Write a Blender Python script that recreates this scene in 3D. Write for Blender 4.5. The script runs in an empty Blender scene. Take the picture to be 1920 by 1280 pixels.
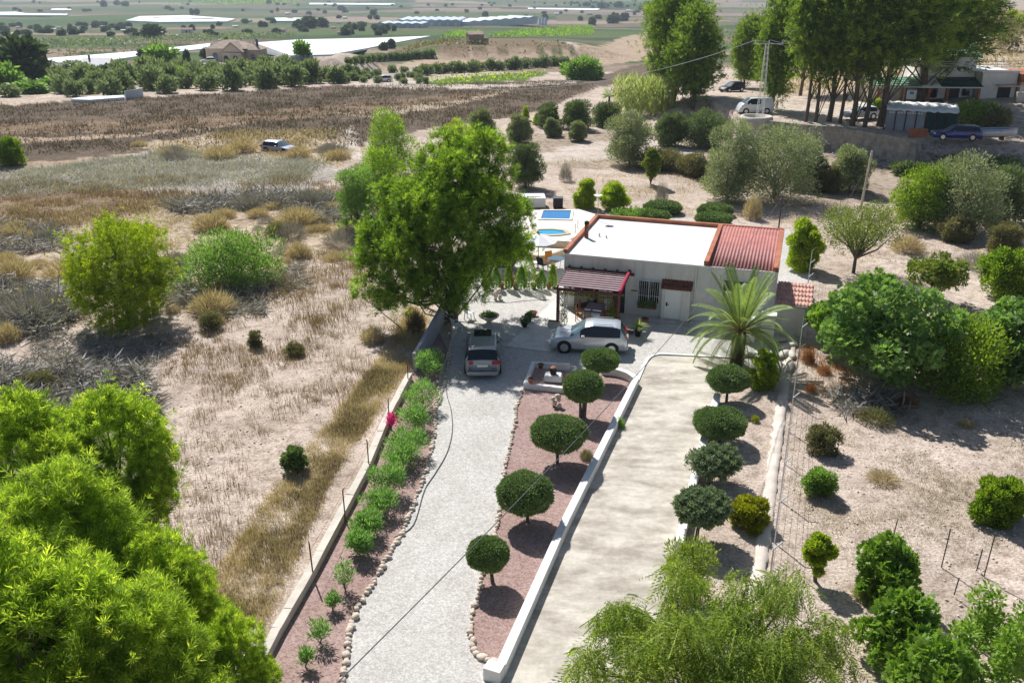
import bpy, math, random
import numpy as np
from mathutils import Vector, Matrix

# ------------------------------------------------------------------ camera, sky, sun, exposure
scene = bpy.context.scene
COL = scene.collection
F_PX, H_CAM = 1700.0, 19.5
PITCH = math.atan(700.0 / F_PX)
cd = bpy.data.cameras.new('camera'); cam = bpy.data.objects.new('camera', cd); COL.objects.link(cam)
cam.location = (0, 0, H_CAM); cam.rotation_euler = (math.pi / 2 - PITCH, 0, 0)
cd.sensor_width = 36.0; cd.lens = 36.0 * F_PX / 1920.0; cd.clip_start = 0.1; cd.clip_end = 30000
scene.camera = cam
HAZE = 0.00015
SUN_EL, SUN_AZ = math.radians(47), math.radians(-25)      # azimuth measured from +Y towards +X
world = bpy.data.worlds.new('World'); scene.world = world; world.use_nodes = True
wn = world.node_tree.nodes; wl = world.node_tree.links
sky = wn.new('ShaderNodeTexSky'); sky.sky_type = 'NISHITA'; sky.sun_disc = False
sky.sun_elevation = SUN_EL; sky.sun_rotation = SUN_AZ; sky.air_density = 1.0; sky.dust_density = 1.0
wl.new(sky.outputs[0], wn['Background'].inputs[0]); wn['Background'].inputs[1].default_value = 0.062
sd = bpy.data.lights.new('sun', 'SUN'); sun = bpy.data.objects.new('sun', sd); COL.objects.link(sun)
sd.energy = 5.0; sd.angle = math.radians(0.55); sd.color = (1.0, 0.98, 0.955)
S_DIR = Vector((math.sin(SUN_AZ) * math.cos(SUN_EL), math.cos(SUN_AZ) * math.cos(SUN_EL), math.sin(SUN_EL)))
sun.rotation_euler = S_DIR.to_track_quat('Z', 'Y').to_euler(); sun.location = S_DIR * 300
vs = scene.view_settings; vs.view_transform = 'Standard'; vs.look = 'None'; vs.exposure = 0.36; vs.gamma = 1.0
scene.render.engine = 'CYCLES'; scene.cycles.use_denoising = True
scene.cycles.max_bounces = 8; scene.cycles.transparent_max_bounces = 12; scene.cycles.volume_bounces = 0

# ------------------------------------------------------------------ terrain height and ground lookup
def sstep(a, b, x):
    t = np.clip((x - a) / (b - a), 0, 1); return t * t * (3 - 2 * t)
_rs = np.random.RandomState(5); _LAT = _rs.rand(256, 256)
def vnoise(x, y):
    xi = np.floor(x).astype(int); yi = np.floor(y).astype(int); fx = x - xi; fy = y - yi
    fx = fx * fx * (3 - 2 * fx); fy = fy * fy * (3 - 2 * fy)
    a = _LAT[xi & 255, yi & 255]; b = _LAT[(xi + 1) & 255, yi & 255]; c = _LAT[xi & 255, (yi + 1) & 255]; d = _LAT[(xi + 1) & 255, (yi + 1) & 255]
    return (a * (1 - fx) + b * fx) * (1 - fy) + (c * (1 - fx) + d * fx) * fy
def fbm(x, y, o=3):
    s = 0; a = 0.5
    for i in range(o): s = s + a * (vnoise(x + 17.3 * i, y - 9.1 * i) - 0.5); x = x * 2.03; y = y * 2.03; a *= 0.5
    return s
def ray(u, v):
    a = (u - 960) / F_PX; b = (640 - v) / F_PX
    return a, math.cos(PITCH) + b * math.sin(PITCH), -math.sin(PITCH) + b * math.cos(PITCH)
def P(u, v, z=0.0):
    d = ray(u, v); t = (z - H_CAM) / d[2]; return Vector((d[0] * t, d[1] * t, z))
def depth_of(p): return p[1] * math.cos(PITCH) - (p[2] - H_CAM) * math.sin(PITCH)
def px(n, p): return n * depth_of(p) / F_PX
PROF_Y = [-4000, 0, 130, 190, 250, 350, 420, 600, 850, 1500, 2300, 4000, 6000, 9000]
PROF_Z = [0, 0, 0, -2.6, -6, -11, -14, -20, -31, -48, -58, -50, 10, 110]
TE = [(1330, 205), (1372, 232), (1400, 246), (1450, 252), (1560, 262), (1700, 286), (1790, 300), (1920, 306), (2200, 330)]
TE = [P(u, v, 1.0) for u, v in TE]; TEX = [p.x for p in TE]; TEY = [p.y for p in TE]
def terr(x, y):
    x = np.asarray(x, float); y = np.asarray(y, float)
    z = np.interp(y, PROF_Y, PROF_Z)
    ye = np.interp(x, TEX, TEY)
    w = np.interp(x, [30, 44, 60], [1.0, 5.0, 8.0])
    side = sstep(16, 27, x - 0.06 * (y - 100)) * (1 - sstep(170, 320, y))
    ter = 2.4 * sstep(0, 1, (y - ye) / w) * side
    hill = np.maximum(0, y - ye - 14) * 0.085 * sstep(0.30, 0.47, x / np.maximum(y, 30)) * (1 - sstep(220, 600, y)) * (y > 60)
    s1 = 5.0 * sstep(0, 5, y - np.interp(x, [-70, -50, -38], [213, 210, 206])) * sstep(-66, -54, x) * (1 - sstep(-41, -33, x)) * (1 - sstep(235, 300, y))
    s2 = 4.5 * sstep(0, 9, y - np.interp(x, [-40, 0, 20], [322, 330, 330])) * sstep(-48, -25, x) * (1 - sstep(22, 48, x)) * (1 - sstep(345, 620, y))
    plot = sstep(-9.5, -6.6, x + (40 - y) * 0.09) * (1 - sstep(12, 16.5, x - (y - 26) * 0.335)) * sstep(15, 18, y) * (1 - sstep(78, 84, y)) * (y > 0)
    rel = (fbm(x * 0.09, y * 0.09, 3) * 1.1 + fbm(x * 0.9, y * 0.9, 3) * 0.22) * (1 - plot) * np.minimum(1, np.maximum(y - 5, 0) / 20)
    rel = rel * (1 - 0.6 * sstep(84, 100, y)) + fbm(x * .004, y * .004, 3) * 16 * sstep(500, 1100, y)
    return z + ter + hill + s1 + s2 + rel - 0.12 * (1 - plot)
def G(u, v, dz=0.0):
    d = np.array(ray(u, v)); o = np.array([0, 0, H_CAM]); lo, hi = 10.0, 9000.0
    for it in range(4):
        ts = lo * (hi / lo) ** np.linspace(0, 1, 500 if it == 0 else 24)
        q = o + ts[:, None] * d; h = q[:, 2] - terr(q[:, 0], q[:, 1])
        i = int(np.argmax(h < 0)) if (h < 0).any() else len(ts) - 1
        lo, hi = ts[max(i - 1, 0)], ts[i]
    q = o + hi * d
    return Vector((q[0], q[1], q[2] + dz))

# ------------------------------------------------------------------ object helpers
def link(o, parent=None):
    COL.objects.link(o)
    if parent is not None: o.parent = parent
    return o
def tag(o, label=None, cat=None, group=None, kind=None):
    if label: o['label'] = label
    if cat: o['category'] = cat
    if group: o['group'] = group
    if kind: o['kind'] = kind
    return o
def thing(name, label, cat, loc=(0, 0, 0), rz=0.0, group=None, scale=1.0):
    o = bpy.data.objects.new(name, None); o.empty_display_size = 0.3; link(o)
    o.location = loc; o.rotation_euler = (0, 0, rz); o.scale = (scale,) * 3 if np.isscalar(scale) else scale
    return tag(o, label, cat, group)
def mesh_obj(name, me, m, parent=None):
    o = bpy.data.objects.new(name, me); link(o, parent)
    if m is not None and len(me.materials) == 0: me.materials.append(m)
    return o
def place(o, loc=(0, 0, 0), rz=0.0, scale=1.0):
    o.location = loc; o.rotation_euler = (0, 0, rz); o.scale = (scale,) * 3 if np.isscalar(scale) else scale; return o
def copy_tree(o, loc, rz=0.0, scale=1.0, label=None, group=None, parent=None):
    c = o.copy(); link(c); c.parent = parent
    c.location = loc; c.rotation_euler = (0, 0, rz); c.scale = (scale,) * 3 if np.isscalar(scale) else scale
    if label: c['label'] = label
    if group: c['group'] = group
    for ch in list(o.children):
        d = ch.copy(); link(d); d.parent = c
        for g in list(ch.children):
            e = g.copy(); link(e); e.parent = d
    return c
def np_mesh(name, V, polys, smooth=False):
    """polys: list of integer arrays (n,k)"""
    me = bpy.data.meshes.new(name); V = np.ascontiguousarray(V, np.float32)
    me.vertices.add(len(V)); me.vertices.foreach_set('co', V.ravel())
    polys = [np.asarray(p, np.int32) for p in polys if len(p)]
    idx = np.concatenate([p.ravel() for p in polys]); cnt = np.concatenate([np.full(len(p), p.shape[1], np.int32) for p in polys])
    me.loops.add(len(idx)); me.loops.foreach_set('vertex_index', idx)
    me.polygons.add(len(cnt)); st = np.zeros(len(cnt), np.int32); st[1:] = np.cumsum(cnt)[:-1]
    me.polygons.foreach_set('loop_start', st)
    if smooth: me.polygons.foreach_set('use_smooth', np.ones(len(cnt), bool))
    me.update(); me.validate(); return me

class MB:
    """collects primitive solids into one mesh"""
    def __init__(s): s.v = []; s.f = []; s.sm = []
    def add(s, V, Fc, smooth=False):
        n = len(s.v); s.v += [tuple(map(float, q)) for q in V]; s.f += [tuple(i + n for i in f) for f in Fc]; s.sm += [smooth] * len(Fc); return s
    def box(s, x0, x1, y0, y1, z0, z1, taper=0.0):
        t = taper
        V = [(x0, y0, z0), (x1, y0, z0), (x1, y1, z0), (x0, y1, z0), (x0 + t, y0 + t, z1), (x1 - t, y0 + t, z1), (x1 - t, y1 - t, z1), (x0 + t, y1 - t, z1)]
        return s.add(V, [(0, 3, 2, 1), (4, 5, 6, 7), (0, 1, 5, 4), (1, 2, 6, 5), (2, 3, 7, 6), (3, 0, 4, 7)])
    def bar(s, a, b, w, h, up=(0, 0, 1)):
        a = Vector(a); b = Vector(b); d = (b - a).normalized(); up = Vector(up)
        if abs(d.dot(up)) > 0.99: up = Vector((0, 1, 0))
        x = d.cross(up).normalized(); y = x.cross(d).normalized()
        V = [p + x * sx * w / 2 + y * sy * h / 2 for p in (a, b) for sx, sy in ((-1, -1), (1, -1), (1, 1), (-1, 1))]
        return s.add(V, [(0, 3, 2, 1)[::-1], (4, 5, 6, 7)[::-1], (0, 1, 5, 4)[::-1], (1, 2, 6, 5)[::-1], (2, 3, 7, 6)[::-1], (3, 0, 4, 7)[::-1]])
    def tube(s, pts, r, k=8, cap=True):
        pts = [Vector(p) for p in pts]; n = len(pts); rr = [r] * n if np.isscalar(r) else list(r)
        V = []; ref = Vector((0.31, 0.95, 0.11))
        for i, p in enumerate(pts):
            d = (pts[min(i + 1, n - 1)] - pts[max(i - 1, 0)]).normalized()
            x = d.cross(ref)
            if x.length < 0.05: x = d.cross(Vector((1, 0, 0)))
            x.normalize(); y = d.cross(x)
            V += [p + (x * math.cos(t * 2 * math.pi / k) + y * math.sin(t * 2 * math.pi / k)) * rr[i] for t in range(k)]
        Fc = [(i * k + t, i * k + (t + 1) % k, (i + 1) * k + (t + 1) % k, (i + 1) * k + t) for i in range(n - 1) for t in range(k)]
        s.add(V, Fc, True)
        if cap: s.add(V[:k], [tuple(range(k))[::-1]]); s.add(V[-k:], [tuple(range(k))])
        return s
    def lathe(s, prof, k=16, c=(0, 0, 0), sx=1.0, sy=1.0):
        V = [(c[0] + r * math.cos(t * 2 * math.pi / k) * sx, c[1] + r * math.sin(t * 2 * math.pi / k) * sy, c[2] + z) for r, z in prof for t in range(k)]
        Fc = [(i * k + t, i * k + (t + 1) % k, (i + 1) * k + (t + 1) % k, (i + 1) * k + t) for i in range(len(prof) - 1) for t in range(k)]
        s.add(V, Fc, True); n = len(prof)
        s.add(V[:k], [tuple(range(k))[::-1]]); s.add(V[(n - 1) * k:], [tuple(range(k))]); return s
    def prism(s, poly, z0, z1):
        n = len(poly); V = [(p[0], p[1], z0) for p in poly] + [(p[0], p[1], z1) for p in poly]
        a = sum(poly[i][0] * poly[(i + 1) % n][1] - poly[(i + 1) % n][0] * poly[i][1] for i in range(n))
        Fc = [tuple(range(n))[::-1], tuple(range(n, 2 * n))] + [(i, (i + 1) % n, n + (i + 1) % n, n + i) for i in range(n)]
        if a < 0: Fc = [f[::-1] for f in Fc]
        return s.add(V, Fc)
    def quad(s, a, b, c, d): return s.add([a, b, c, d], [(0, 1, 2, 3)])
    def mesh(s, name):
        use = sorted({i for f in s.f for i in f})
        if len(use) < len(s.v): mp_ = {k: i for i, k in enumerate(use)}; s.v = [s.v[k] for k in use]; s.f = [tuple(mp_[i] for i in f) for f in s.f]
        me = bpy.data.meshes.new(name); me.from_pydata(s.v, [], s.f); me.polygons.foreach_set('use_smooth', s.sm); me.update(); return me
    def build(s, name, m, parent=None, loc=(0, 0, 0), bevel=0.0):
        o = mesh_obj(name, s.mesh(name), m, parent); o.location = loc
        if bevel:
            b = o.modifiers.new('bevel', 'BEVEL'); b.width = bevel; b.segments = 2; b.limit_method = 'ANGLE'
        return o
def box(name, m, parent, *a, bevel=0.0): return MB().box(*a).build(name, m, parent, bevel=bevel)

# ------------------------------------------------------------------ materials
def new_mat(name):
    m = bpy.data.materials.new(name); m.use_nodes = True; return m, m.node_tree.nodes, m.node_tree.links, m.node_tree.nodes['Principled BSDF']
def mix(nt, links, a, b, fac, mode='MIX'):
    n = nt.new('ShaderNodeMix'); n.data_type = 'RGBA'; n.blend_type = mode
    for sock, val in ((n.inputs[6], a), (n.inputs[7], b), (n.inputs[0], fac)):
        if hasattr(val, 'is_output'): links.new(val, sock)
        elif isinstance(val, (tuple, list)): sock.default_value = (*val[:3], 1)
        else: sock.default_value = val
    return n.outputs[2]
def noise(nt, links, scale, detail=4.0, rough=0.55, coord=None, dist=0.0):
    n = nt.new('ShaderNodeTexNoise'); n.inputs['Scale'].default_value = scale; n.inputs['Detail'].default_value = detail
    n.inputs['Roughness'].default_value = rough; n.inputs['Distortion'].default_value = dist
    if coord is not None: links.new(coord, n.inputs['Vector'])
    return n.outputs['Fac']
def ramp(nt, links, fac, stops):
    r = nt.new('ShaderNodeValToRGB'); links.new(fac, r.inputs[0]); e = r.color_ramp.elements
    while len(e) < len(stops): e.new(0.5)
    for i, (p, c) in enumerate(stops): e[i].position = p; e[i].color = (*c, 1) if len(c) == 3 else c
    return r.outputs[0]
def bump(nt, links, h, strength, dist, bsdf):
    b = nt.new('ShaderNodeBump'); b.inputs['Strength'].default_value = strength; b.inputs['Distance'].default_value = dist
    links.new(h, b.inputs['Height']); links.new(b.outputs[0], bsdf.inputs['Normal'])
def mat(name, c, rough=0.8, var=0.12, scale=3.0, metal=0.0, bmp=0.0, bscale=40.0, c2=None, spec=0.3, coat=0.0):
    m, nt, l, b = new_mat(name); tc = nt.new('ShaderNodeTexCoord').outputs['Object']
    c2 = c2 or tuple(x * (1 - var * 2) for x in c); hi = tuple(min(1, x * (1 + var * 0.5)) for x in c)
    n = noise(nt, l, scale, 6, 0.6, tc)
    l.new(ramp(nt, l, n, [(0.3, c2), (0.62, hi)]), b.inputs['Base Color'])
    b.inputs['Roughness'].default_value = rough; b.inputs['Metallic'].default_value = metal; b.inputs['Specular IOR Level'].default_value = spec
    b.inputs['Coat Weight'].default_value = coat
    if bmp: bump(nt, l, noise(nt, l, bscale, 4, 0.6, tc), bmp, 0.02, b)
    return m
GAIN = 1.55
def leaf_mat(name, cs, trans=0.38, rough=0.55, big=0.6, scale=0.5):
    """cs: colours from dark to light, picked leaf by leaf"""
    m, nt, l, b = new_mat(name)
    if trans > 0.25 or 'olive' in name or 'clipped' in name or 'grove' in name: cs = [tuple(min(0.75, x * GAIN) for x in k) for k in cs]
    g = nt.new('ShaderNodeNewGeometry'); tc = nt.new('ShaderNodeTexCoord').outputs['Object']
    c = ramp(nt, l, g.outputs['Random Per Island'], [(i / max(1, len(cs) - 1), k) for i, k in enumerate(cs)])
    c = mix(nt, l, c, cs[-1], noise(nt, l, scale, 2, 0.5, tc), 'MIX') if big == 0 else mix(nt, l, c, ramp(nt, l, noise(nt, l, scale, 2, 0.5, tc), [(0.35, cs[0]), (0.65, cs[-1])]), 1 - big)
    l.new(c, b.inputs['Base Color']); b.inputs['Roughness'].default_value = rough; b.inputs['Specular IOR Level'].default_value = 0.25
    t = nt.new('ShaderNodeBsdfTranslucent')
    y = mix(nt, l, c, (1.0, 1.0, 0.45), 0.55, 'MULTIPLY'); s2 = mix(nt, l, y, (1.9, 1.9, 1.4), 1.0, 'MULTIPLY'); l.new(s2, t.inputs['Color'])
    ms = nt.new('ShaderNodeMixShader'); ms.inputs[0].default_value = trans
    l.new(b.outputs[0], ms.inputs[1]); l.new(t.outputs[0], ms.inputs[2]); l.new(ms.outputs[0], nt['Material Output'].inputs['Surface'])
    return m
M = {}
M['white'] = mat('white_render', (0.80, 0.79, 0.76), 0.85, 0.06, 0.9, bmp=0.2, bscale=25, c2=(0.68, 0.66, 0.62))
M['wallfront_plain'] = mat('cream_render', (0.76, 0.72, 0.65), 0.9, 0.05, 0.8, bmp=0.25, bscale=30)
M['dado'] = mat('grey_dado', (0.66, 0.65, 0.64), 0.85, 0.05, 1.5)
M['roofwhite'] = mat('white_roof_coat', (0.72, 0.71, 0.69), 0.8, 0.05, 0.7, c2=(0.58, 0.565, 0.54))
M['terracotta'] = mat('terracotta_parapet', (0.44, 0.16, 0.085), 0.8, 0.18, 1.2, bmp=0.2)
M['redroof'] = mat('red_sheet_roof', (0.40, 0.155, 0.135), 0.6, 0.12, 1.2, c2=(0.30, 0.12, 0.105))
M['pinktile'] = mat('faded_clay_tile', (0.60, 0.33, 0.26), 0.8, 0.2, 3)
M['browntile'] = mat('brown_clay_tile', (0.20, 0.07, 0.045), 0.7, 0.2, 4)
M['wood'] = mat('red_brown_wood', (0.20, 0.075, 0.045), 0.7, 0.2, 6, bmp=0.2)
M['darkwood'] = mat('dark_purple_stain', (0.10, 0.045, 0.05), 0.7, 0.2, 6)
M['pinewood'] = mat('orange_pine_wood', (0.38, 0.17, 0.06), 0.6, 0.15, 6)
M['crimson'] = mat('crimson_canvas', (0.35, 0.015, 0.05), 0.8, 0.1, 3)
M['canvas'] = mat('pale_mauve_canvas', (0.50, 0.37, 0.39), 0.9, 0.06, 2)
M['cloth'] = mat('grey_tablecloth', (0.28, 0.26, 0.32), 0.9, 0.1, 3)
M['clothwhite'] = mat('white_cloth', (0.80, 0.80, 0.80), 0.9, 0.04, 3)
M['doorwhite'] = mat('white_door_paint', (0.86, 0.86, 0.85), 0.45, 0.02, 2)
M['iron'] = mat('white_iron', (0.75, 0.75, 0.74), 0.5, 0.05, 4)
M['black'] = mat('black_plastic', (0.015, 0.015, 0.017), 0.5, 0.1, 4)
M['darkdoor'] = mat('dark_doorway', (0.035, 0.04, 0.05), 0.6, 0.1, 2)
M['glass'] = mat('dark_glass', (0.012, 0.016, 0.022), 0.06, 0.1, 1, spec=0.6)
M['glassblue'] = mat('pale_blue_glass', (0.10, 0.16, 0.19), 0.08, 0.1, 1, spec=0.6)
M['rust'] = mat('rusty_steel', (0.16, 0.07, 0.045), 0.8, 0.3, 8)
M['steel'] = mat('galvanised_steel', (0.48, 0.50, 0.52), 0.45, 0.1, 4, metal=0.7)
M['chimney'] = mat('rust_brown_pipe', (0.24, 0.09, 0.055), 0.6, 0.2, 5)
M['pot'] = mat('terracotta_pot', (0.42, 0.17, 0.09), 0.8, 0.15, 6)
M['concrete'] = mat('grey_concrete', (0.50, 0.47, 0.42), 0.9, 0.12, 1.0, bmp=0.4, bscale=12, c2=(0.36, 0.33, 0.29))
M['blockwall'] = mat('blue_grey_block_wall', (0.40, 0.40, 0.42), 0.9, 0.1, 0.8, bmp=0.3, bscale=10)
M['whitewash'] = mat('whitewashed_masonry', (0.82, 0.81, 0.79), 0.85, 0.04, 1.2, bmp=0.3, bscale=12, c2=(0.70, 0.68, 0.64))
M['paleconcrete'] = mat('pale_render_top', (0.62, 0.57, 0.49), 0.9, 0.1, 1.4, bmp=0.4, bscale=14)
M['stone'] = mat('limestone', (0.66, 0.56, 0.46), 0.9, 0.15, 2.5, bmp=0.5, bscale=10)
M['fieldstone'] = mat('grey_field_stone', (0.36, 0.33, 0.29), 0.9, 0.25, 1.2, bmp=0.6, bscale=6)
M['bark'] = mat('pine_bark', (0.17, 0.125, 0.10), 0.95, 0.3, 4, bmp=0.8, bscale=14)
M['barkgrey'] = mat('grey_bark', (0.15, 0.13, 0.11), 0.95, 0.3, 4, bmp=0.8, bscale=14)
M['palmtrunk'] = mat('palm_trunk', (0.11, 0.075, 0.05), 0.95, 0.35, 6, bmp=0.8, bscale=20)
M['cable'] = mat('grey_cable', (0.09, 0.09, 0.10), 0.6, 0.1, 2)
M['tyre'] = mat('rubber', (0.018, 0.018, 0.018), 0.8, 0.1, 4)
M['rim'] = mat('alloy_rim', (0.55, 0.56, 0.58), 0.3, 0.05, 4, metal=0.8)
M['silver'] = mat('silver_car_paint', (0.56, 0.60, 0.64), 0.3, 0.03, 1, metal=0.35, coat=1.0)
M['greycar'] = mat('grey_car_paint', (0.34, 0.35, 0.36), 0.32, 0.03, 1, metal=0.3, coat=1.0)
M['bluecar'] = mat('deep_blue_car_paint', (0.012, 0.02, 0.22), 0.35, 0.03, 1, metal=0.2, coat=1.0)
M['whitecar'] = mat('white_car_paint', (0.75, 0.76, 0.78), 0.35, 0.03, 1, coat=1.0)
M['purplecar'] = mat('purple_grey_car_paint', (0.45, 0.43, 0.52), 0.35, 0.03, 1, metal=0.4, coat=1.0)
M['redlamp'] = mat('red_lamp', (0.38, 0.01, 0.02), 0.25, 0.05, 4)
M['lamp'] = mat('clear_lamp', (0.75, 0.77, 0.8), 0.2, 0.05, 4)
M['plate'] = mat('number_plate', (0.75, 0.75, 0.73), 0.5, 0.03, 4)
M['plasticwhite'] = mat('white_plastic', (0.80, 0.80, 0.82), 0.5, 0.03, 3)
M['cream'] = mat('cream_stucco', (0.60, 0.51, 0.40), 0.9, 0.08, 0.6)
M['tan'] = mat('sand_render', (0.58, 0.46, 0.31), 0.9, 0.1, 1.0)
M['poolpave'] = mat('cream_pool_paving', (0.78, 0.72, 0.61), 0.85, 0.06, 1.2)
M['villaroof'] = mat('pale_brown_roof', (0.42, 0.32, 0.25), 0.9, 0.15, 0.8)
M['greenroof'] = mat('green_roof_tile', (0.14, 0.30, 0.19), 0.6, 0.15, 1.5)
M['darkgreen'] = mat('dark_green_sheet', (0.015, 0.06, 0.05), 0.6, 0.15, 1.5)
M['brick'] = mat('orange_brick', (0.42, 0.15, 0.08), 0.85, 0.15, 2)
M['orange'] = mat('orange_cushion', (0.62, 0.26, 0.04), 0.9, 0.1, 3)
M['shed'] = mat('blue_white_sheet', (0.62, 0.70, 0.76), 0.5, 0.05, 0.05)
M['shedwall'] = mat('blue_grey_cladding', (0.42, 0.52, 0.60), 0.6, 0.08, 0.05)
M['net'] = mat('white_crop_net', (0.80, 0.84, 0.86), 0.9, 0.05, 0.05)
M['earth'] = mat('eroded_earth', (0.36, 0.27, 0.20), 0.95, 0.25, 0.4, bmp=0.8, bscale=1.2)
M['umbrella'] = mat('white_umbrella_cloth', (0.82, 0.82, 0.84), 0.9, 0.03, 2)
M['bluepaint'] = mat('blue_paint', (0.10, 0.30, 0.55), 0.6, 0.1, 2)
M['boatwhite'] = mat('white_hull', (0.60, 0.63, 0.66), 0.4, 0.08, 2)
M['sack'] = mat('pale_sack', (0.62, 0.57, 0.52), 0.9, 0.15, 4, bmp=0.5, bscale=12)
M['soil'] = mat('potting_soil', (0.05, 0.035, 0.02), 0.95, 0.2, 12, bmp=0.6)
m, nt, l, b = new_mat('pool_water')
b.inputs['Base Color'].default_value = (0.015, 0.20, 0.48, 1); b.inputs['Roughness'].default_value = 0.08
bump(nt, l, noise(nt, l, 3.0, 2, 0.5), 0.15, 0.05, b); M['water'] = m
m, nt, l, b = new_mat('spa_water')
b.inputs['Base Color'].default_value = (0.02, 0.36, 0.62, 1); b.inputs['Roughness'].default_value = 0.08
bump(nt, l, noise(nt, l, 4.0, 2, 0.5), 0.15, 0.05, b); M['spawater'] = m

m, nt, l, b = new_mat('streaked_render'); tc = nt.new('ShaderNodeTexCoord').outputs['Object']; mpn = nt.new('ShaderNodeMapping'); mpn.inputs['Scale'].default_value = (2.2, 2.2, 0.22); l.new(tc, mpn.inputs[0])
c = mix(nt, l, ramp(nt, l, noise(nt, l, 1.0, 7, 0.65, mpn.outputs[0]), [(0.34, (0.64, 0.60, 0.54)), (0.52, (0.77, 0.745, 0.70))]), ramp(nt, l, noise(nt, l, 0.8, 6, 0.6, tc), [(0.3, (0.86, 0.85, 0.83)), (0.6, (1.02, 1.02, 1.02))]), 0.8, 'MULTIPLY')
l.new(c, b.inputs['Base Color']); b.inputs['Roughness'].default_value = 0.9; bump(nt, l, noise(nt, l, 30, 4, 0.6, tc), 0.25, 0.02, b); M['wallfront'] = m
M['bank'] = mat('pale_sandy_bank', (0.66, 0.575, 0.50), 0.95, 0.12, 1.2, bmp=0.8, bscale=5)
LM = {}
LM['pine'] = leaf_mat('pine_needles', [(0.02, 0.05, 0.007), (0.06, 0.12, 0.012), (0.13, 0.215, 0.022), (0.25, 0.34, 0.04)], 0.5, big=0.75, scale=0.8)
LM['pinenear'] = leaf_mat('near_pine_needles', [(0.028, 0.065, 0.008), (0.085, 0.155, 0.015), (0.19, 0.28, 0.03), (0.37, 0.44, 0.055)], 0.52, big=0.78, scale=0.8)
LM['pinefar'] = leaf_mat('pine_needles_dark', [(0.022, 0.052, 0.01), (0.06, 0.11, 0.018), (0.12, 0.185, 0.028), (0.22, 0.28, 0.045)], 0.45, big=0.78)
LM['pineyoung'] = leaf_mat('young_pine_needles', [(0.055, 0.10, 0.006), (0.12, 0.18, 0.01), (0.21, 0.27, 0.015), (0.30, 0.34, 0.02)], 0.5, big=0.8)
LM['olive'] = leaf_mat('olive_leaves', [(0.07, 0.09, 0.04), (0.12, 0.15, 0.08), (0.19, 0.22, 0.13), (0.26, 0.29, 0.18)], 0.25)
LM['olivedark'] = leaf_mat('dark_olive_leaves', [(0.045, 0.07, 0.028), (0.08, 0.115, 0.048), (0.14, 0.18, 0.085)], 0.25)
LM['grove'] = leaf_mat('grove_leaves', [(0.07, 0.10, 0.05), (0.13, 0.17, 0.09), (0.19, 0.23, 0.13)], 0.25)
LM['bright'] = leaf_mat('bright_green_leaves', [(0.05, 0.10, 0.02), (0.10, 0.18, 0.04), (0.17, 0.27, 0.07)], 0.4)
LM['lime'] = leaf_mat('lime_leaves', [(0.09, 0.14, 0.01), (0.18, 0.25, 0.02), (0.29, 0.34, 0.04)], 0.42)
LM['citrus'] = leaf_mat('citrus_leaves', [(0.04, 0.085, 0.008), (0.10, 0.17, 0.015), (0.20, 0.26, 0.025)], 0.42)
LM['fig'] = leaf_mat('fig_leaves', [(0.05, 0.10, 0.025), (0.10, 0.18, 0.05), (0.18, 0.27, 0.09)], 0.42, 0.45)
LM['figbright'] = leaf_mat('fig_leaves_yellowish', [(0.04, 0.09, 0.012), (0.10, 0.18, 0.025), (0.18, 0.27, 0.045)], 0.42, 0.45)  # fig leaves in a yellower green
LM['pepper'] = leaf_mat('pepper_tree_leaves', [(0.035, 0.065, 0.012), (0.09, 0.14, 0.02), (0.16, 0.22, 0.035), (0.25, 0.29, 0.06)], 0.42, big=0.8)
LM['topiary'] = leaf_mat('clipped_leaves', [(0.04, 0.075, 0.022), (0.085, 0.14, 0.045), (0.15, 0.21, 0.08)], 0.25)
LM['topiarygrey'] = leaf_mat('grey_clipped_leaves', [(0.055, 0.085, 0.045), (0.10, 0.14, 0.08), (0.17, 0.21, 0.125)], 0.25)
LM['oleander'] = leaf_mat('oleander_leaves', [(0.05, 0.12, 0.03), (0.10, 0.20, 0.06), (0.18, 0.29, 0.10)], 0.4)
LM['palm'] = leaf_mat('palm_leaflets', [(0.07, 0.12, 0.03), (0.13, 0.19, 0.06), (0.23, 0.29, 0.12)], 0.35)
LM['almond'] = leaf_mat('almond_leaves', [(0.05, 0.08, 0.015), (0.10, 0.14, 0.025), (0.17, 0.20, 0.04)], 0.35)
LM['straw'] = leaf_mat('straw', [(0.30, 0.235, 0.15), (0.45, 0.365, 0.25), (0.58, 0.49, 0.36)], 0.25, 0.8)
LM['brown'] = leaf_mat('brown_dry_stalks', [(0.15, 0.105, 0.07), (0.26, 0.19, 0.125), (0.37, 0.28, 0.20)], 0.2, 0.8)
LM['darkstalk'] = leaf_mat('dark_dry_weeds', [(0.085, 0.068, 0.05), (0.14, 0.112, 0.082), (0.22, 0.175, 0.13)], 0.15, 0.8)
LM['twig'] = leaf_mat('grey_twigs', [(0.18, 0.165, 0.15), (0.32, 0.30, 0.28), (0.46, 0.435, 0.41)], 0.1, 0.8)
LM['greyscrub'] = leaf_mat('grey_scrub', [(0.32, 0.305, 0.28), (0.45, 0.435, 0.405), (0.56, 0.545, 0.51)], 0.15, 0.8)
LM['rustbrush'] = leaf_mat('rust_dry_brush', [(0.20, 0.075, 0.03), (0.32, 0.14, 0.06), (0.42, 0.22, 0.11)], 0.25, 0.8)
LM['scrub'] = leaf_mat('dusty_scrub', [(0.10, 0.11, 0.05), (0.18, 0.18, 0.085), (0.28, 0.25, 0.14)], 0.25)
LM['far'] = leaf_mat('far_tree_leaves', [(0.03, 0.06, 0.025), (0.055, 0.095, 0.04), (0.09, 0.135, 0.06)], 0.2)
LM['vine'] = leaf_mat('vine_leaves', [(0.06, 0.12, 0.015), (0.12, 0.21, 0.03), (0.20, 0.29, 0.05)], 0.4)
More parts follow.
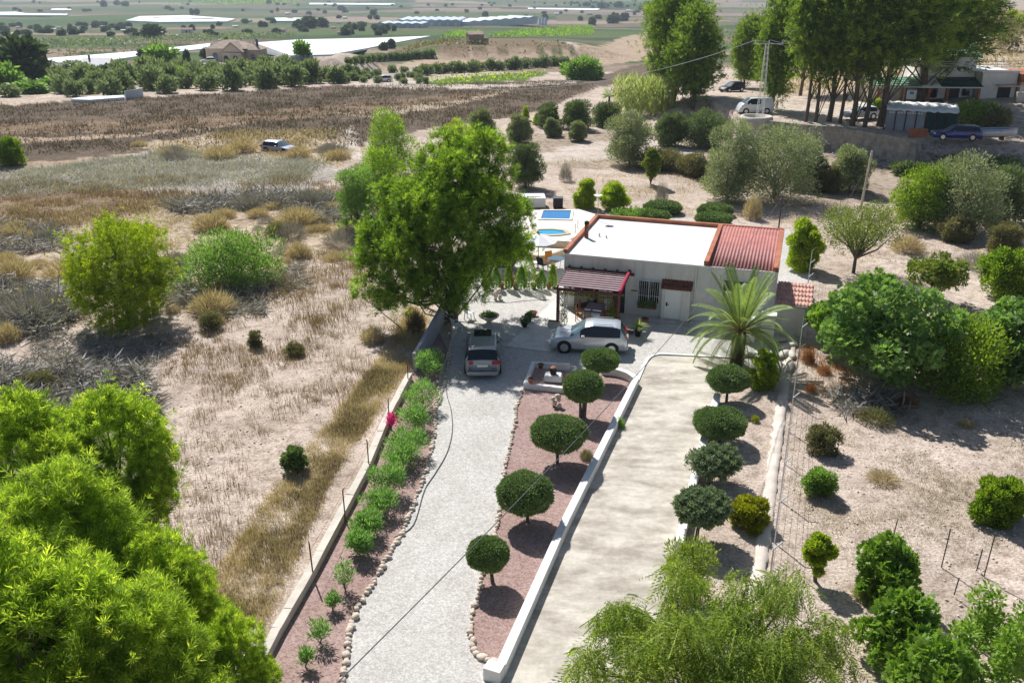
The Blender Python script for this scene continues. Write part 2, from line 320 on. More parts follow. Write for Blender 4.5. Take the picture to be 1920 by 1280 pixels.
LM['magenta'] = leaf_mat('magenta_bracts', [(0.30, 0.01, 0.12), (0.55, 0.03, 0.25)], 0.3)
LM['yellow'] = leaf_mat('yellow_flowers', [(0.06, 0.10, 0.01), (0.15, 0.18, 0.012), (0.30, 0.26, 0.015)], 0.35)
LM['cane'] = leaf_mat('cane_leaves', [(0.12, 0.17, 0.05), (0.22, 0.27, 0.10), (0.34, 0.36, 0.18)], 0.35)
# ------------------------------------------------------------------ terrain sheet
def in_poly(x, y, poly):
    c = np.zeros(x.shape, bool); n = len(poly); j = n - 1
    for i in range(n):
        xi, yi = poly[i]; xj, yj = poly[j]
        if yi != yj: c ^= ((yi > y) != (yj > y)) & (x < (xj - xi) * (y - yi) / (yj - yi) + xi)
        j = i
    return c
def gpoly(pp):
    out = []
    for i, (u, v) in enumerate(pp):
        u2, v2 = pp[(i + 1) % len(pp)]
        n = max(1, int(math.hypot(u2 - u, v2 - v) / 60))
        for k in range(n): q = G(u + (u2 - u) * k / n, v + (v2 - v) * k / n); out.append((q.x, q.y))
    return out
DIRT = (0.56, 0.47, 0.40); PALE = (0.60, 0.525, 0.46); DARK = (0.165, 0.13, 0.10); BROWN = (0.26, 0.19, 0.13)
TAN = (0.50, 0.41, 0.31); GREYS = (0.42, 0.385, 0.34); GREEN = (0.12, 0.19, 0.055); SAND = (0.46, 0.36, 0.27)
COVER = [  # colour, pixel polygon, mottling
    (DIRT, [(-300, 470), (2300, 300), (2300, 1500), (-300, 1500)], 0.6),
    (TAN, [(-300, 400), (300, 360), (640, 350), (700, 440), (640, 480), (420, 520), (250, 560), (-300, 650)], 0.9),
    (GREYS, [(-300, 335), (120, 310), (300, 280), (620, 300), (640, 330), (560, 360), (330, 370), (-300, 400)], 0.6),
    (BROWN, [(-300, 345), (60, 335), (240, 345), (330, 380), (200, 400), (-300, 440)], 1.0),
    (SAND, [(-300, 300), (160, 290), (300, 278), (120, 312), (-300, 335)], 0.9),
    (DARK, [(-300, 205), (190, 188), (640, 160), (1090, 150), (1215, 120), (1230, 140), (1100, 170), (1100, 172), (1033, 202), (947, 222), (880, 230), (767, 250), (700, 262), (640, 285), (560, 290), (280, 282), (120, 300), (-300, 312)], 0.55),
    (BROWN, [(-300, 238), (300, 222), (600, 200), (860, 176), (1000, 164), (860, 188), (640, 218), (300, 244), (-300, 262)], 1.0),
    (SAND, [(-300, 264), (120, 256), (330, 244), (500, 226), (330, 250), (120, 264), (-300, 274)], 1.2),
    (TAN, [(230, 275), (420, 248), (600, 246), (640, 262), (560, 285), (330, 285)], 0.9),
    (TAN, [(600, 214), (700, 204), (880, 186), (965, 162), (960, 172), (860, 196), (700, 222)], 0.8),
    (PALE, [(635, 250), (665, 230), (668, 270), (690, 295), (650, 305), (632, 280)], 0.5),
    (PALE, [(632, 160), (760, 152), (905, 160), (1090, 150), (1090, 156), (905, 166), (760, 166)], 0.5),
    (DIRT, [(-300, 190), (60, 188), (330, 176), (640, 158), (640, 150), (300, 150), (-300, 170)], 0.8),
    (TAN, [(-300, 193), (110, 190), (60, 197), (-300, 202)], 0.6),
    (SAND, [(700, 120), (860, 100), (960, 92), (1060, 100), (1075, 112), (1000, 122), (760, 135)], 0.35),
    (GREEN, [(790, 155), (830, 148), (1020, 134), (1028, 138), (990, 150), (830, 160)], 0.7),
    (GREYS, [(690, 128), (790, 122), (800, 140), (700, 150), (660, 145)], 0.6),
    ((0.22, 0.17, 0.11), [(740, 90), (830, 74), (1000, 72), (1060, 80), (1080, 96), (960, 92), (840, 102), (740, 102)], 1.0),
    (PALE, [(1058, 80), (1075, 80), (1088, 105), (1078, 110)], 0.2),
    (SAND, [(1080, 90), (1220, 60), (1240, 110), (1100, 125)], 1.0),
    (PALE, [(1340, 180), (1400, 195), (1560, 205), (1680, 225), (1600, 240), (1400, 215), (1330, 205)], 0.5),
    (TAN, [(1560, 90), (1700, 60), (1930, 20), (2200, 20), (2200, 150), (1900, 150), (1560, 180), (1420, 180), (1440, 120)], 1.0),
    (SAND, [(1830, 0), (2200, -40), (2200, 30), (1850, 42)], 0.3),
    (PALE, [(1840, 110), (1890, 104), (1895, 135), (1835, 135)], 0.3),
    ((0.42, 0.35, 0.28), [(990, 250), (1250, 240), (1700, 300), (1920, 330), (1920, 420), (1500, 420), (1000, 350)], 0.7),
    (PALE, [(1000, 290), (1090, 270), (1240, 255), (1320, 285), (1150, 300), (1010, 306)], 0.4),
    (DIRT, [(1000, 310), (1330, 330), (1460, 390), (1650, 380), (1660, 420), (1490, 420), (1100, 400), (1000, 350)], 0.4),
    (PALE, [(300, 145), (340, 130), (470, 118), (420, 108), (330, 120)], 0.1),
    (PALE, [(630, 115), (690, 130), (720, 150), (650, 152), (600, 150)], 0.5),
    (TAN, [(770, 565), (820, 590), (760, 670), (560, 1000), (430, 1200), (300, 1200), (480, 960), (700, 680)], 0.7),
    (PALE, [(750, 640), (765, 660), (600, 880), (470, 1100), (445, 1090), (570, 880)], 0.6),
    ((0.20, 0.185, 0.165), [(-100, 700), (250, 700), (300, 780), (200, 830), (-100, 800)], 0.8),  # ground darkened under the twig heap, its shade put into the colour
    ((0.24, 0.22, 0.20), [(-60, 560), (90, 555), (150, 600), (60, 625), (-60, 620)], 0.8),  # same painted shade beneath the dead brush at the left edge
    ((0.22, 0.20, 0.18), [(300, 385), (480, 362), (640, 372), (640, 392), (480, 392), (330, 402)], 0.6),  # dark ground colour as shade beneath the brush row
]
def far_cover(x, y):
    pal = np.array([(0.24, 0.19, 0.15), (0.30, 0.24, 0.19), (0.17, 0.16, 0.10), (0.08, 0.13, 0.05), (0.11, 0.16, 0.06), (0.20, 0.16, 0.12), (0.13, 0.16, 0.08), (0.34, 0.28, 0.22), (0.07, 0.11, 0.05), (0.15, 0.14, 0.09), (0.10, 0.15, 0.06)])
    wx = x + fbm(x * .01, y * .01, 2) * 30; ly = np.log(np.maximum(y + x * 0.10 + fbm(x * .006, y * .006, 2) * 40, 100)) * 14.0
    bi = np.floor(ly + 0.35 * np.sin(x * .004)).astype(int); wid = 60 + 260 * _LAT[bi & 255, 7] * (1 + np.maximum(y, 0) / 1500)
    ci = np.floor(wx / wid + 10 * _LAT[bi & 255, 31]).astype(int)
    h = (_LAT[bi & 255, ci & 255] * len(pal)).astype(int)
    return pal[np.clip(h, 0, len(pal) - 1)]
az = np.radians(np.concatenate([np.linspace(-180, -46, 26)[:-1], np.linspace(-46, -36, 26)[:-1], np.linspace(-36, 36, 330)[:-1], np.linspace(36, 46, 26)[:-1], np.linspace(46, 180, 26)[:-1]]))
rr = np.concatenate([np.linspace(1.5, 16, 10)[:-1], 16 * (170 / 16.0) ** np.linspace(0, 1, 300)[:-1], 170 * (2600 / 170.0) ** np.linspace(0, 1, 130)[:-1], 2600 * (9000 / 2600.0) ** np.linspace(0, 1, 16)])
nA, nR = len(az), len(rr)
RRm, AZm = np.meshgrid(rr, az, indexing='ij'); TX = (RRm * np.sin(AZm)).ravel(); TY = (RRm * np.cos(AZm)).ravel()
TZ = terr(TX, TY)
ids = np.arange(nR * nA).reshape(nR, nA); nxt = np.roll(ids, -1, axis=1)
quads = np.stack([ids[:-1], nxt[:-1], nxt[1:], ids[1:]], -1).reshape(-1, 4)[:, ::-1]
V = np.stack([TX, TY, TZ], 1); V = np.vstack([V, [[0, 0, 0]]]); c0 = len(V) - 1
tri = np.stack([np.full(nA, c0), nxt[0], ids[0]], -1)[:, ::-1]
me = np_mesh('ground', V, [quads, tri], True)
TXc, TYc = V[:, 0], V[:, 1]; dist = np.hypot(TXc, TYc)
col = np.ones((len(V), 4)); col[:, :3] = DIRT; col[:, 3] = 0.7
far = TYc > 250; col[far, :3] = far_cover(TXc, TYc)[far]; col[far, 3] = 0.7
wx = TXc + fbm(TXc * .5, TYc * .5, 3) * 0.02 * dist; wy = TYc + fbm(TXc * .5 + 50, TYc * .5, 3) * 0.03 * dist
for c, pp, mo in COVER:
    ins = in_poly(wx, wy, gpoly(pp)); col[ins, :3] = c; col[ins, 3] = mo
at = me.attributes.new('cover', 'FLOAT_COLOR', 'POINT'); at.data.foreach_set('color', col.astype(np.float32).ravel())
m, nt, l, b = new_mat('soil_and_fields')
a = nt.new('ShaderNodeAttribute'); a.attribute_name = 'cover'
tc = nt.new('ShaderNodeTexCoord').outputs['Object']
n1 = noise(nt, l, 0.22, 5, 0.6, tc); n2 = noise(nt, l, 1.6, 5, 0.65, tc); n3 = noise(nt, l, 9.0, 4, 0.6, tc)
f1 = ramp(nt, l, n1, [(0.30, (0.72, 0.68, 0.64)), (0.66, (1.18, 1.18, 1.18))])
f2 = ramp(nt, l, n2, [(0.36, (0.46, 0.42, 0.38)), (0.50, (1, 1, 1)), (0.70, (1.25, 1.25, 1.25))])
f3 = ramp(nt, l, n3, [(0.36, (0.58, 0.55, 0.52)), (0.6, (1.08, 1.08, 1.08))])
c = mix(nt, l, a.outputs['Color'], f1, 0.8, 'MULTIPLY'); c = mix(nt, l, c, f2, a.outputs['Alpha'], 'MULTIPLY'); c = mix(nt, l, c, f3, 0.8, 'MULTIPLY')
l.new(c, b.inputs['Base Color']); b.inputs['Roughness'].default_value = 1.0; b.inputs['Specular IOR Level'].default_value = 0.05
bump(nt, l, n3, 0.6, 0.12, b)
tag(mesh_obj('ground', me, m), 'dry sandy ground and fields reaching to the hills', kind='structure')

# ------------------------------------------------------------------ plot surfaces (sheets stacked a few millimetres apart)
def sheet(name, label, pts, z, m, skirt=0.05, kind='structure'):
    """filled polygon with a short skirt"""
    import bmesh
    bm = bmesh.new(); vs_ = [bm.verts.new((p[0], p[1], z)) for p in pts]
    f = bm.faces.new(vs_); bm.normal_update()
    if f.normal.z < 0: f.normal_flip()
    r = bmesh.ops.triangulate(bm, faces=[f])
    me = bpy.data.meshes.new(name); bm.to_mesh(me); bm.free()
    o = mesh_obj(name, me, m); tag(o, label, kind=kind); return o
def smooth_line(pp, n=6):
    out = []
    for i in range(len(pp) - 1):
        p0 = pp[max(i - 1, 0)]; p1 = pp[i]; p2 = pp[i + 1]; p3 = pp[min(i + 2, len(pp) - 1)]
        for k in range(n):
            t = k / n
            out.append(tuple(0.5 * (2 * p1[j] + (p2[j] - p0[j]) * t + (2 * p0[j] - 5 * p1[j] + 4 * p2[j] - p3[j]) * t * t + (3 * p1[j] - p0[j] - 3 * p2[j] + p3[j]) * t ** 3) for j in (0, 1)))
    out.append(tuple(pp[-1])); return out
def W(pp): return [(P(u, v).x, P(u, v).y) for u, v in pp]
def gravel_mat(name, c, c2, sc, dark, patch=None):
    m, nt, l, b = new_mat(name); tc = nt.new('ShaderNodeTexCoord').outputs['Object']
    v = nt.new('ShaderNodeTexVoronoi'); v.inputs['Scale'].default_value = sc; l.new(tc, v.inputs['Vector'])
    k = nt.new('ShaderNodeSeparateColor'); l.new(v.outputs['Color'], k.inputs[0])
    g = ramp(nt, l, k.outputs[0], [(0.0, c2), (0.5, c), (1.0, tuple(min(.9, x * 1.2) for x in c))])
    n = noise(nt, l, 0.5, 6, 0.62, tc); g = mix(nt, l, g, ramp(nt, l, n, [(0.32, dark), (0.62, (1.05, 1.05, 1.05))]), 0.75, 'MULTIPLY')
    n2 = noise(nt, l, 5.0, 6, 0.7, tc); g = mix(nt, l, g, ramp(nt, l, n2, [(0.30, (0.72, 0.70, 0.68)), (0.6, (1.05, 1.05, 1.05))]), 0.7, 'MULTIPLY')
    l.new(g, b.inputs['Base Color']); b.inputs['Roughness'].default_value = 0.95; b.inputs['Specular IOR Level'].default_value = 0.1
    bump(nt, l, v.outputs['Distance'], 0.35, 0.02, b); return m
M['gravel'] = gravel_mat('pale_gravel', (0.53, 0.51, 0.48), (0.42, 0.40, 0.37), 20, (0.86, 0.85, 0.83))
M['redgravel'] = gravel_mat('red_gravel', (0.37, 0.265, 0.24), (0.25, 0.17, 0.15), 18, (0.82, 0.76, 0.72))
m, nt, l, b = new_mat('stained_concrete'); tc = nt.new('ShaderNodeTexCoord').outputs['Object']
mpn = nt.new('ShaderNodeMapping'); mpn.inputs['Scale'].default_value = (0.6, 1.2, 1.0); mpn.inputs['Rotation'].default_value = (0, 0, 0.3); l.new(tc, mpn.inputs[0]); n1 = noise(nt, l, 0.8, 9, 0.66, mpn.outputs[0], 0.15); n2 = noise(nt, l, 3.5, 6, 0.7, tc); n3 = noise(nt, l, 30, 3, 0.6, tc)
c = ramp(nt, l, n1, [(0.40, (0.36, 0.32, 0.265)), (0.47, (0.46, 0.415, 0.35)), (0.53, (0.53, 0.485, 0.41)), (0.60, (0.62, 0.57, 0.49))])
c = mix(nt, l, c, ramp(nt, l, n2, [(0.30, (0.80, 0.78, 0.74)), (0.55, (1, 1, 1)), (0.72, (1.12, 1.10, 1.06))]), 0.8, 'MULTIPLY')
c = mix(nt, l, c, ramp(nt, l, n3, [(0.3, (0.85, 0.85, 0.85)), (0.6, (1.04, 1.04, 1.04))]), 0.7, 'MULTIPLY')
l.new(c, b.inputs['Base Color']); b.inputs['Roughness'].default_value = 0.9; bump(nt, l, n2, 0.25, 0.02, b); M['ramp'] = m
m, nt, l, b = new_mat('white_patio_tile'); tc = nt.new('ShaderNodeTexCoord').outputs['Object']
bt = nt.new('ShaderNodeTexBrick'); bt.offset = 0.0; bt.inputs['Scale'].default_value = 1.0; bt.inputs['Brick Width'].default_value = 0.40; bt.inputs['Row Height'].default_value = 0.40; bt.inputs['Mortar Size'].default_value = 0.006
bt.inputs['Color1'].default_value = (0.66, 0.63, 0.58, 1); bt.inputs['Color2'].default_value = (0.60, 0.575, 0.53, 1); bt.inputs['Mortar'].default_value = (0.42, 0.40, 0.37, 1); l.new(tc, bt.inputs['Vector'])
l.new(mix(nt, l, bt.outputs['Color'], ramp(nt, l, noise(nt, l, 1.5, 5, 0.6, tc), [(0.3, (0.85, 0.84, 0.82)), (0.6, (1.03, 1.03, 1.03))]), 0.8, 'MULTIPLY'), b.inputs['Base Color']); b.inputs['Roughness'].default_value = 0.6; M['patio'] = m

LEFT_EDGE = [(600, 1500), (635, 1330), (652, 1210), (668, 1150), (705, 1085), (745, 1015), (775, 950), (800, 880), (812, 830), (816, 790), (820, 740), (828, 700), (842, 660), (848, 620), (846, 585)]
RIGHT_EDGE = [(960, 1247), (925, 1242), (895, 1228), (884, 1195), (888, 1150), (903, 1090), (925, 1010), (938, 950), (946, 880), (958, 830), (964, 800), (970, 760), (978, 735)]
LE = smooth_line(W(LEFT_EDGE)); RE = smooth_line(W(RIGHT_EDGE))
WALL_L = W([(440, 1345), (520, 1192), (580, 1088), (640, 975), (690, 880), (725, 795), (768, 712)]); WALL_H = W([(778, 697), (800, 660), (822, 620), (838, 590), (848, 560), (870, 520), (905, 470), (950, 430)])
RAMPL = W([(938, 1268), (1060, 990), (1192, 722)]); RAMP_OUT = W([(860, 1440), (938, 1268)])
sheet('gravel_driveway', 'pale grey gravel driveway and forecourt beside the house', LE + W([(852, 565), (875, 520), (910, 470), (955, 425), (985, 400), (1100, 398), (1200, 400), (1480, 430), (1522, 520), (1495, 640), (1480, 690), (1400, 690), (1225, 662), (1195, 712), (1130, 700), (985, 725)]) + RE[::-1] + W([(1000, 1320), (960, 1500)]), 0.012, M['gravel'])
sheet('red_gravel_bed', 'reddish gravel bed between low wall and driveway', LE[:-12] + WALL_H[2:0:-1] + WALL_L[::-1] + W([(330, 1560)]), 0.016, M['redgravel'])
sheet('red_gravel_bed', 'reddish gravel bed under the clipped trees', RE + W([(985, 728), (1000, 690), (1130, 702), (1165, 705), (1192, 722), (1060, 990), (950, 1255)]), 0.020, M['redgravel'])
sheet('concrete_ramp', 'stained pale concrete ramp between white kerbs', W([(870, 1450), (940, 1270), (1060, 992), (1194, 724), (1205, 690), (1213, 675), (1222, 669), (1240, 667), (1385, 674), (1372, 700), (1350, 745), (1312, 890), (1272, 1040), (1225, 1190), (1150, 1450)]), 0.026, M['ramp'])
MB_ = MB()
pts = smooth_line(W([(1194, 718), (1207, 688), (1216, 673), (1228, 667), (1245, 665), (1300, 668), (1390, 672)]), 4)
for i in range(len(pts) - 1): MB_.bar((*pts[i], 0.05), (*pts[i + 1], 0.05), 0.16, 0.07)
tag(MB_.build('concrete_edge', M['whitewash']), 'thin white concrete edge across the top of the ramp', kind='structure')
HA = math.radians(-17.49); HO = Vector((3.1755, 52.984, 0)); E1 = Vector((math.cos(HA), math.sin(HA), 0)); E2 = Vector((-math.sin(HA), math.cos(HA), 0))
def HL(x, y, z=0.0): return HO + E1 * x + E2 * y + Vector((0, 0, z))
pat = sheet('patio', 'white tiled patio under the wooden pergola', W([(948, 650), (1036, 566)]) + [tuple(HL(0.2, 0.1)[:2]), tuple(HL(5.9, 0.1)[:2]), tuple(HL(5.9, -1.0)[:2]), tuple(HL(5.2, -1.05)[:2])] + W([(1145, 640), (1100, 655), (1040, 662)]), 0.034, M['patio'])
sheet('front_path', 'shaded paved strip along the house front', [tuple(HL(a, b)[:2]) for a, b in [(5.9, 0.1), (12.5, 0.1), (12.5, -0.75), (5.9, -1.0)]], 0.030, M['patio'])
# ------------------------------------------------------------------ the villa
def corrugated(name, m, parent, x0, x1, ya, za, yb, zb, pitch=0.19, amp=0.035, rows=1, thick=0.03):
    """ridges run from (ya,za) to (yb,zb); rows > 1 gives overlapping tile courses"""
    n = int((x1 - x0) / pitch * 6); V = []; Fq = []
    xs = np.linspace(x0, x1, n + 1)
    for r in range(rows):
        t0, t1 = r / rows, (r + 1) / rows; o = len(V)
        for t, lift in ((t0, 0.0), (t1, 0.018 if rows > 1 else 0)):
            for x in xs:
                V.append((x, ya + (yb - ya) * t, za + (zb - za) * t + amp * (0.5 + 0.5 * math.cos((x - x0) / pitch * 2 * math.pi)) + (0.02 * (rows > 1) * (t == t0))))
        Fq += [(o + i, o + i + 1, o + n + 2 + i, o + n + 1 + i) for i in range(n)]
    if yb < ya: Fq = [f[::-1] for f in Fq]
    o = MB().add(V, Fq, True).build(name, m, parent)
    s = o.modifiers.new('thickness', 'SOLIDIFY'); s.thickness = thick; s.offset = -1; return o
house = thing('villa', 'single storey white villa with terracotta roof edge and flat roof', 'house', HO, HA)
W_, D_ = 12.52, 8.75; XD = 8.38
box('wall', M['wallfront'], house, 0, W_, 0, 0.25, 0, 3.42)
box('wall', M['white'], house, 0, 0.25, 0.25, D_, 0, 3.42)
box('wall', M['white'], house, W_ - 0.25, W_, 0.25, D_, 0, 3.42)
box('wall', M['white'], house, 0.25, W_ - 0.25, D_ - 0.25, D_, 0, 3.42)
box('dado', M['dado'], house, 3.9, 6.15, -0.012, -0.002, 0, 1.5)
box('dado', M['dado'], house, 7.75, W_, -0.012, -0.002, 0, 1.25)
box('tile_band', M['browntile'], house, 4.2, 4.6, -0.016, -0.003, 1.50, 1.58)
box('flat_roof', M['roofwhite'], house, -0.02, XD, -0.06, D_ - 0.02, 3.424, 3.50)
box('eave', M['white'], house, -0.05, W_ + 0.03, -0.10, -0.065, 3.36, 3.50)
for nm, a in (('parapet', (-0.06, 0.20, 0.02, D_ - 0.1, 3.504, 3.72)), ('parapet', (-0.06, W_ + 0.06, D_ - 0.1, D_ + 0.16, 3.504, 3.74)), ('parapet', (XD - 0.02, XD + 0.26, 0.02, D_ - 0.1, 3.424, 3.76)), ('parapet', (W_ - 0.24, W_ + 0.06, 0.02, D_ - 0.1, 3.424, 3.74))):
    box(nm, M['terracotta'], house, *a, bevel=0.02)
box('roof_base', M['white'], house, XD + 0.26, W_ - 0.24, 0.0, D_ - 0.1, 3.30, 3.36)
corrugated('red_sheet_roof', M['redroof'], house, XD + 0.27, W_ - 0.25, D_ - 0.12, 3.66, 0.0, 3.40, 0.20, 0.05, rows=1)
ch = MB().tube([(0.52, 3.65, 3.5), (0.52, 3.65, 4.42)], 0.13, 12).build('chimney', M['chimney'], house)
MB().lathe([(0.155, 4.40), (0.155, 4.55), (0.10, 4.60)], 12, (0.52, 3.65, 0)).build('cap', M['black'], ch)
MB().tube([(1.25, 4.2, 3.5), (1.25, 4.2, 3.72)], 0.05, 8).build('roof_vent', M['steel'], house)
MB().tube([(1.75, 4.0, 3.5), (1.75, 4.0, 3.68)], 0.05, 8).build('roof_vent', M['steel'], house)
an = MB().tube([(0.25, 8.2, 3.7), (0.25, 8.2, 5.6)], 0.022, 6).build('aerial_mast', M['steel'], house)
MB().lathe([(0.02, -0.07), (0.18, -0.02), (0.30, 0.07)], 14, (0.25, 8.05, 5.2)).build('dish', M['iron'], an)
wi = box('window', M['glass'], house, 4.66, 5.88, -0.02, -0.004, 0.86, 2.22)
fr = MB()
for a in ((4.60, 4.66, -0.06, -0.004, 0.82, 2.28), (5.88, 5.94, -0.06, -0.004, 0.82, 2.28), (4.66, 5.88, -0.06, -0.004, 2.22, 2.28), (4.66, 5.88, -0.06, -0.004, 0.82, 0.86), (5.25, 5.29, -0.05, -0.022, 0.86, 2.22)): fr.box(*a)
fr.build('frame', M['iron'], wi)
gr = MB()
for i in range(11): x = 4.62 + i * 0.13; gr.tube([(x, -0.17, 0.80), (x, -0.17, 2.30)], 0.012, 6)
for z in (0.82, 1.35, 2.28): gr.tube([(4.58, -0.17, z), (5.96, -0.17, z)], 0.012, 6)
for z in (0.82, 2.28):
    for x in (4.58, 5.96): gr.tube([(x, -0.17, z), (x, 0, z)], 0.012, 6)
gr.build('window_bars', M['iron'], wi)
pch = MB(); pch.box(6.12, 6.30, -0.45, 0, 0.10, 1.98).box(7.25, 7.78, -0.45, 0, 0.10, 1.98).box(6.30, 7.25, -0.45, 0, 1.93, 1.98)
po = pch.build('porch', M['wallfront'], house)
corrugated('porch_roof', M['browntile'], po, 6.05, 7.85, 0.0, 2.42, -0.58, 2.02, 0.18, 0.05, rows=2)
MB().add([(6.06, 0, 1.985), (6.06, -0.5, 1.985), (6.06, 0, 2.38), (7.84, 0, 1.985), (7.84, -0.5, 1.985), (7.84, 0, 2.38)], [(0, 1, 2), (3, 5, 4), (1, 4, 5, 2)]).build('gable', M['wallfront'], po)
dr = box('door', M['doorwhite'], house, 6.30, 7.25, -0.36, -0.31, 0.12, 1.93, bevel=0.01)
MB().tube([(6.42, -0.44, 1.02), (6.56, -0.44, 1.02)], 0.018, 6).build('handle', M['black'], dr)
MB().box(6.38, 6.47, -0.372, -0.361, 0.90, 1.14).build('lock_plate', M['black'], dr)
box('doorstep', M['concrete'], house, 6.05, 7.85, -0.95, -0.02, 0.0, 0.10)
box('side_doorway', M['darkdoor'], house, 3.10, 3.85, -0.03, -0.004, 0.03, 2.0)
box('side_doorway', M['glass'], house, 0.7, 2.2, -0.03, -0.004, 0.03, 1.9)
MB().tube([(7.98, -0.06, 0.05), (7.98, -0.06, 3.35)], 0.05, 8).build('downpipe', M['iron'], house)
MB().box(2.9, 3.15, -0.03, -0.003, 2.72, 2.90).build('vent_grille', M['dado'], house)
MB().tube([(0.06, -0.05, 0.05), (0.06, -0.05, 3.35)], 0.045, 8).build('downpipe', M['iron'], house)
wr = box('wide_window', M['glass'], house, 9.6, 11.3, -0.02, -0.004, 1.45, 2.75)
f2 = MB(); f2.box(9.5, 9.6, -0.06, -0.003, 1.4, 2.8).box(11.3, 11.4, -0.06, -0.003, 1.4, 2.8).box(9.6, 11.3, -0.06, -0.003, 2.75, 2.8).box(9.6, 11.3, -0.06, -0.003, 1.4, 1.45); f2.build('frame', M['iron'], wr)

# mast with service cable at the back corner
mp = HL(12.2, 8.95)
t = thing('service_mast', 'slim dark electricity mast at the back corner of the red roof', 'mast', (mp.x, mp.y, 0))
MB().tube([(0, 0, 0), (0, 0, 5.9)], 0.05, 8).build('pole', M['cable'], t)
MB().bar((-0.45, 0, 5.6), (0.45, 0, 5.6), 0.06, 0.06).build('crossarm', M['cable'], t)
for x in (-0.4, 0, 0.4): MB().lathe([(0.03, 0), (0.06, 0.05), (0.04, 0.12), (0.05, 0.16)], 8, (x, 0, 5.64)).build('insulator', M['chimney'], t)
MB().bar((0, 0, 4.8), (0.5, 0, 5.5), 0.03, 0.03).build('stay', M['cable'], t)
a = Vector((mp.x, mp.y, 5.75)); b2 = P(470, 1440, 8.0)
pts = [a.lerp(b2, i / 24.0) - Vector((0, 0, 0.9 * 4 * (i / 24.0) * (1 - i / 24.0))) for i in range(25)]
tag(MB().tube(pts, 0.013, 5).build('overhead_cable', M['cable']), 'thin grey overhead cable slanting across the driveway', 'cable')
pts = [mp + Vector((0, 0, 5.7)), P(1560, 430, 4.6), P(1616, 330, 5.4)]
tag(MB().tube([tuple(p) for p in pts], 0.012, 5).build('overhead_cable', M['cable']), 'short service cable from the roof mast to the wooden pole', 'cable')

# pergola, everything in house coordinates
pg = thing('pergola', 'red brown wooden pergola with slatted roof against the villa', 'pergola', HO, HA)
PX0, PX1, PY0, PY1, PZ0, PZ1 = 0.35, 4.12, -0.12, -3.05, 2.62, 2.30
def pz(y): return PZ0 + (PZ1 - PZ0) * (y - PY0) / (PY1 - PY0)
for x in (PX0 + 0.08, PX1 - 0.08):
    MB().box(x - 0.07, x + 0.07, PY1 - 0.02, PY1 + 0.12, 0.04, PZ1 - 0.12).build('post', M['wood'], pg)
MB().bar((PX0 - 0.2, PY1 + 0.05, PZ1 - 0.06), (PX1 + 0.2, PY1 + 0.05, PZ1 - 0.06), 0.10, 0.13).build('front_beam', M['wood'], pg)
MB().bar((PX0 - 0.2, PY0, PZ0 - 0.06), (PX1 + 0.25, PY0, PZ0 - 0.06), 0.12, 0.13).build('wall_plate', M['darkwood'], pg)
for i in range(6):
    x = PX0 + 0.04 + (PX1 - PX0 - 0.08) * i / 5
    MB().bar((x, PY0 + 0.0, PZ0 + 0.05), (x, PY1 - 0.12, PZ1 + 0.03), 0.075, 0.11).build('rafter', M['wood' if i in (0, 5) else 'darkwood'], pg)
    MB().bar((x, PY0 + 0.03, PZ0 + 0.12), (x, PY0 - 0.10, PZ0 + 0.10), 0.12, 0.10).build('rafter_end', M['darkwood'], pg)
for i in range(10):
    y = PY0 - 0.25 - (PY0 - PY1 - 0.3) * i / 9
    MB().bar((PX0, y, pz(y) + 0.145), (PX1, y, pz(y) + 0.145), 0.10, 0.03).build('slat', M['darkwood'], pg)
ys = np.linspace(PY0 - 0.7, PY1 + 0.1, 9); V = []
for y in ys: V += [(PX0 + 0.05, y, pz(y) + 0.115), (PX1 - 0.05, y, pz(y) + 0.115)]
cv = MB().add(V, [(2 * i, 2 * i + 1, 2 * i + 3, 2 * i + 2) for i in range(8)]).build('canvas_shade', M['canvas'], pg)
s_ = cv.modifiers.new('t', 'SOLIDIFY'); s_.thickness = 0.012
MB().tube([(PX1 - 0.02, PY0 - 0.05, PZ0 + 0.17), (PX1 - 0.02, PY1 - 0.1, PZ1 + 0.16)], 0.11, 10).build('rolled_awning', M['crimson'], pg)
tr = MB()
for z in (PZ1 - 0.16, PZ1 - 0.27, PZ1 - 0.36): tr.bar((PX0, PY1 + 0.05, z), (PX1, PY1 + 0.05, z), 0.03, 0.025)
for i in range(30): x = PX0 + (PX1 - PX0) * i / 29; tr.bar((x, PY1 + 0.085, PZ1 - 0.12), (x, PY1 + 0.085, PZ1 - 0.38), 0.025, 0.02)
tr.build('fretwork', M['wood'], pg)
for x0, x1, mm in ((PX0 + 0.18, PX0 + 0.65, 'iron'), (PX1 - 0.72, PX1 - 0.20, 'wood')):
    tl = MB()
    for i in range(4): x = x0 + (x1 - x0) * i / 3; tl.bar((x, PY1 + 0.05, 0.06), (x, PY1 + 0.05, PZ1 - 0.4), 0.03, 0.02)
    for i in range(11): z = 0.2 + i * 0.16; tl.bar((x0, PY1 + 0.075, z), (x1, PY1 + 0.075, z), 0.025, 0.02)
    tl.build('trellis', M[mm], pg)
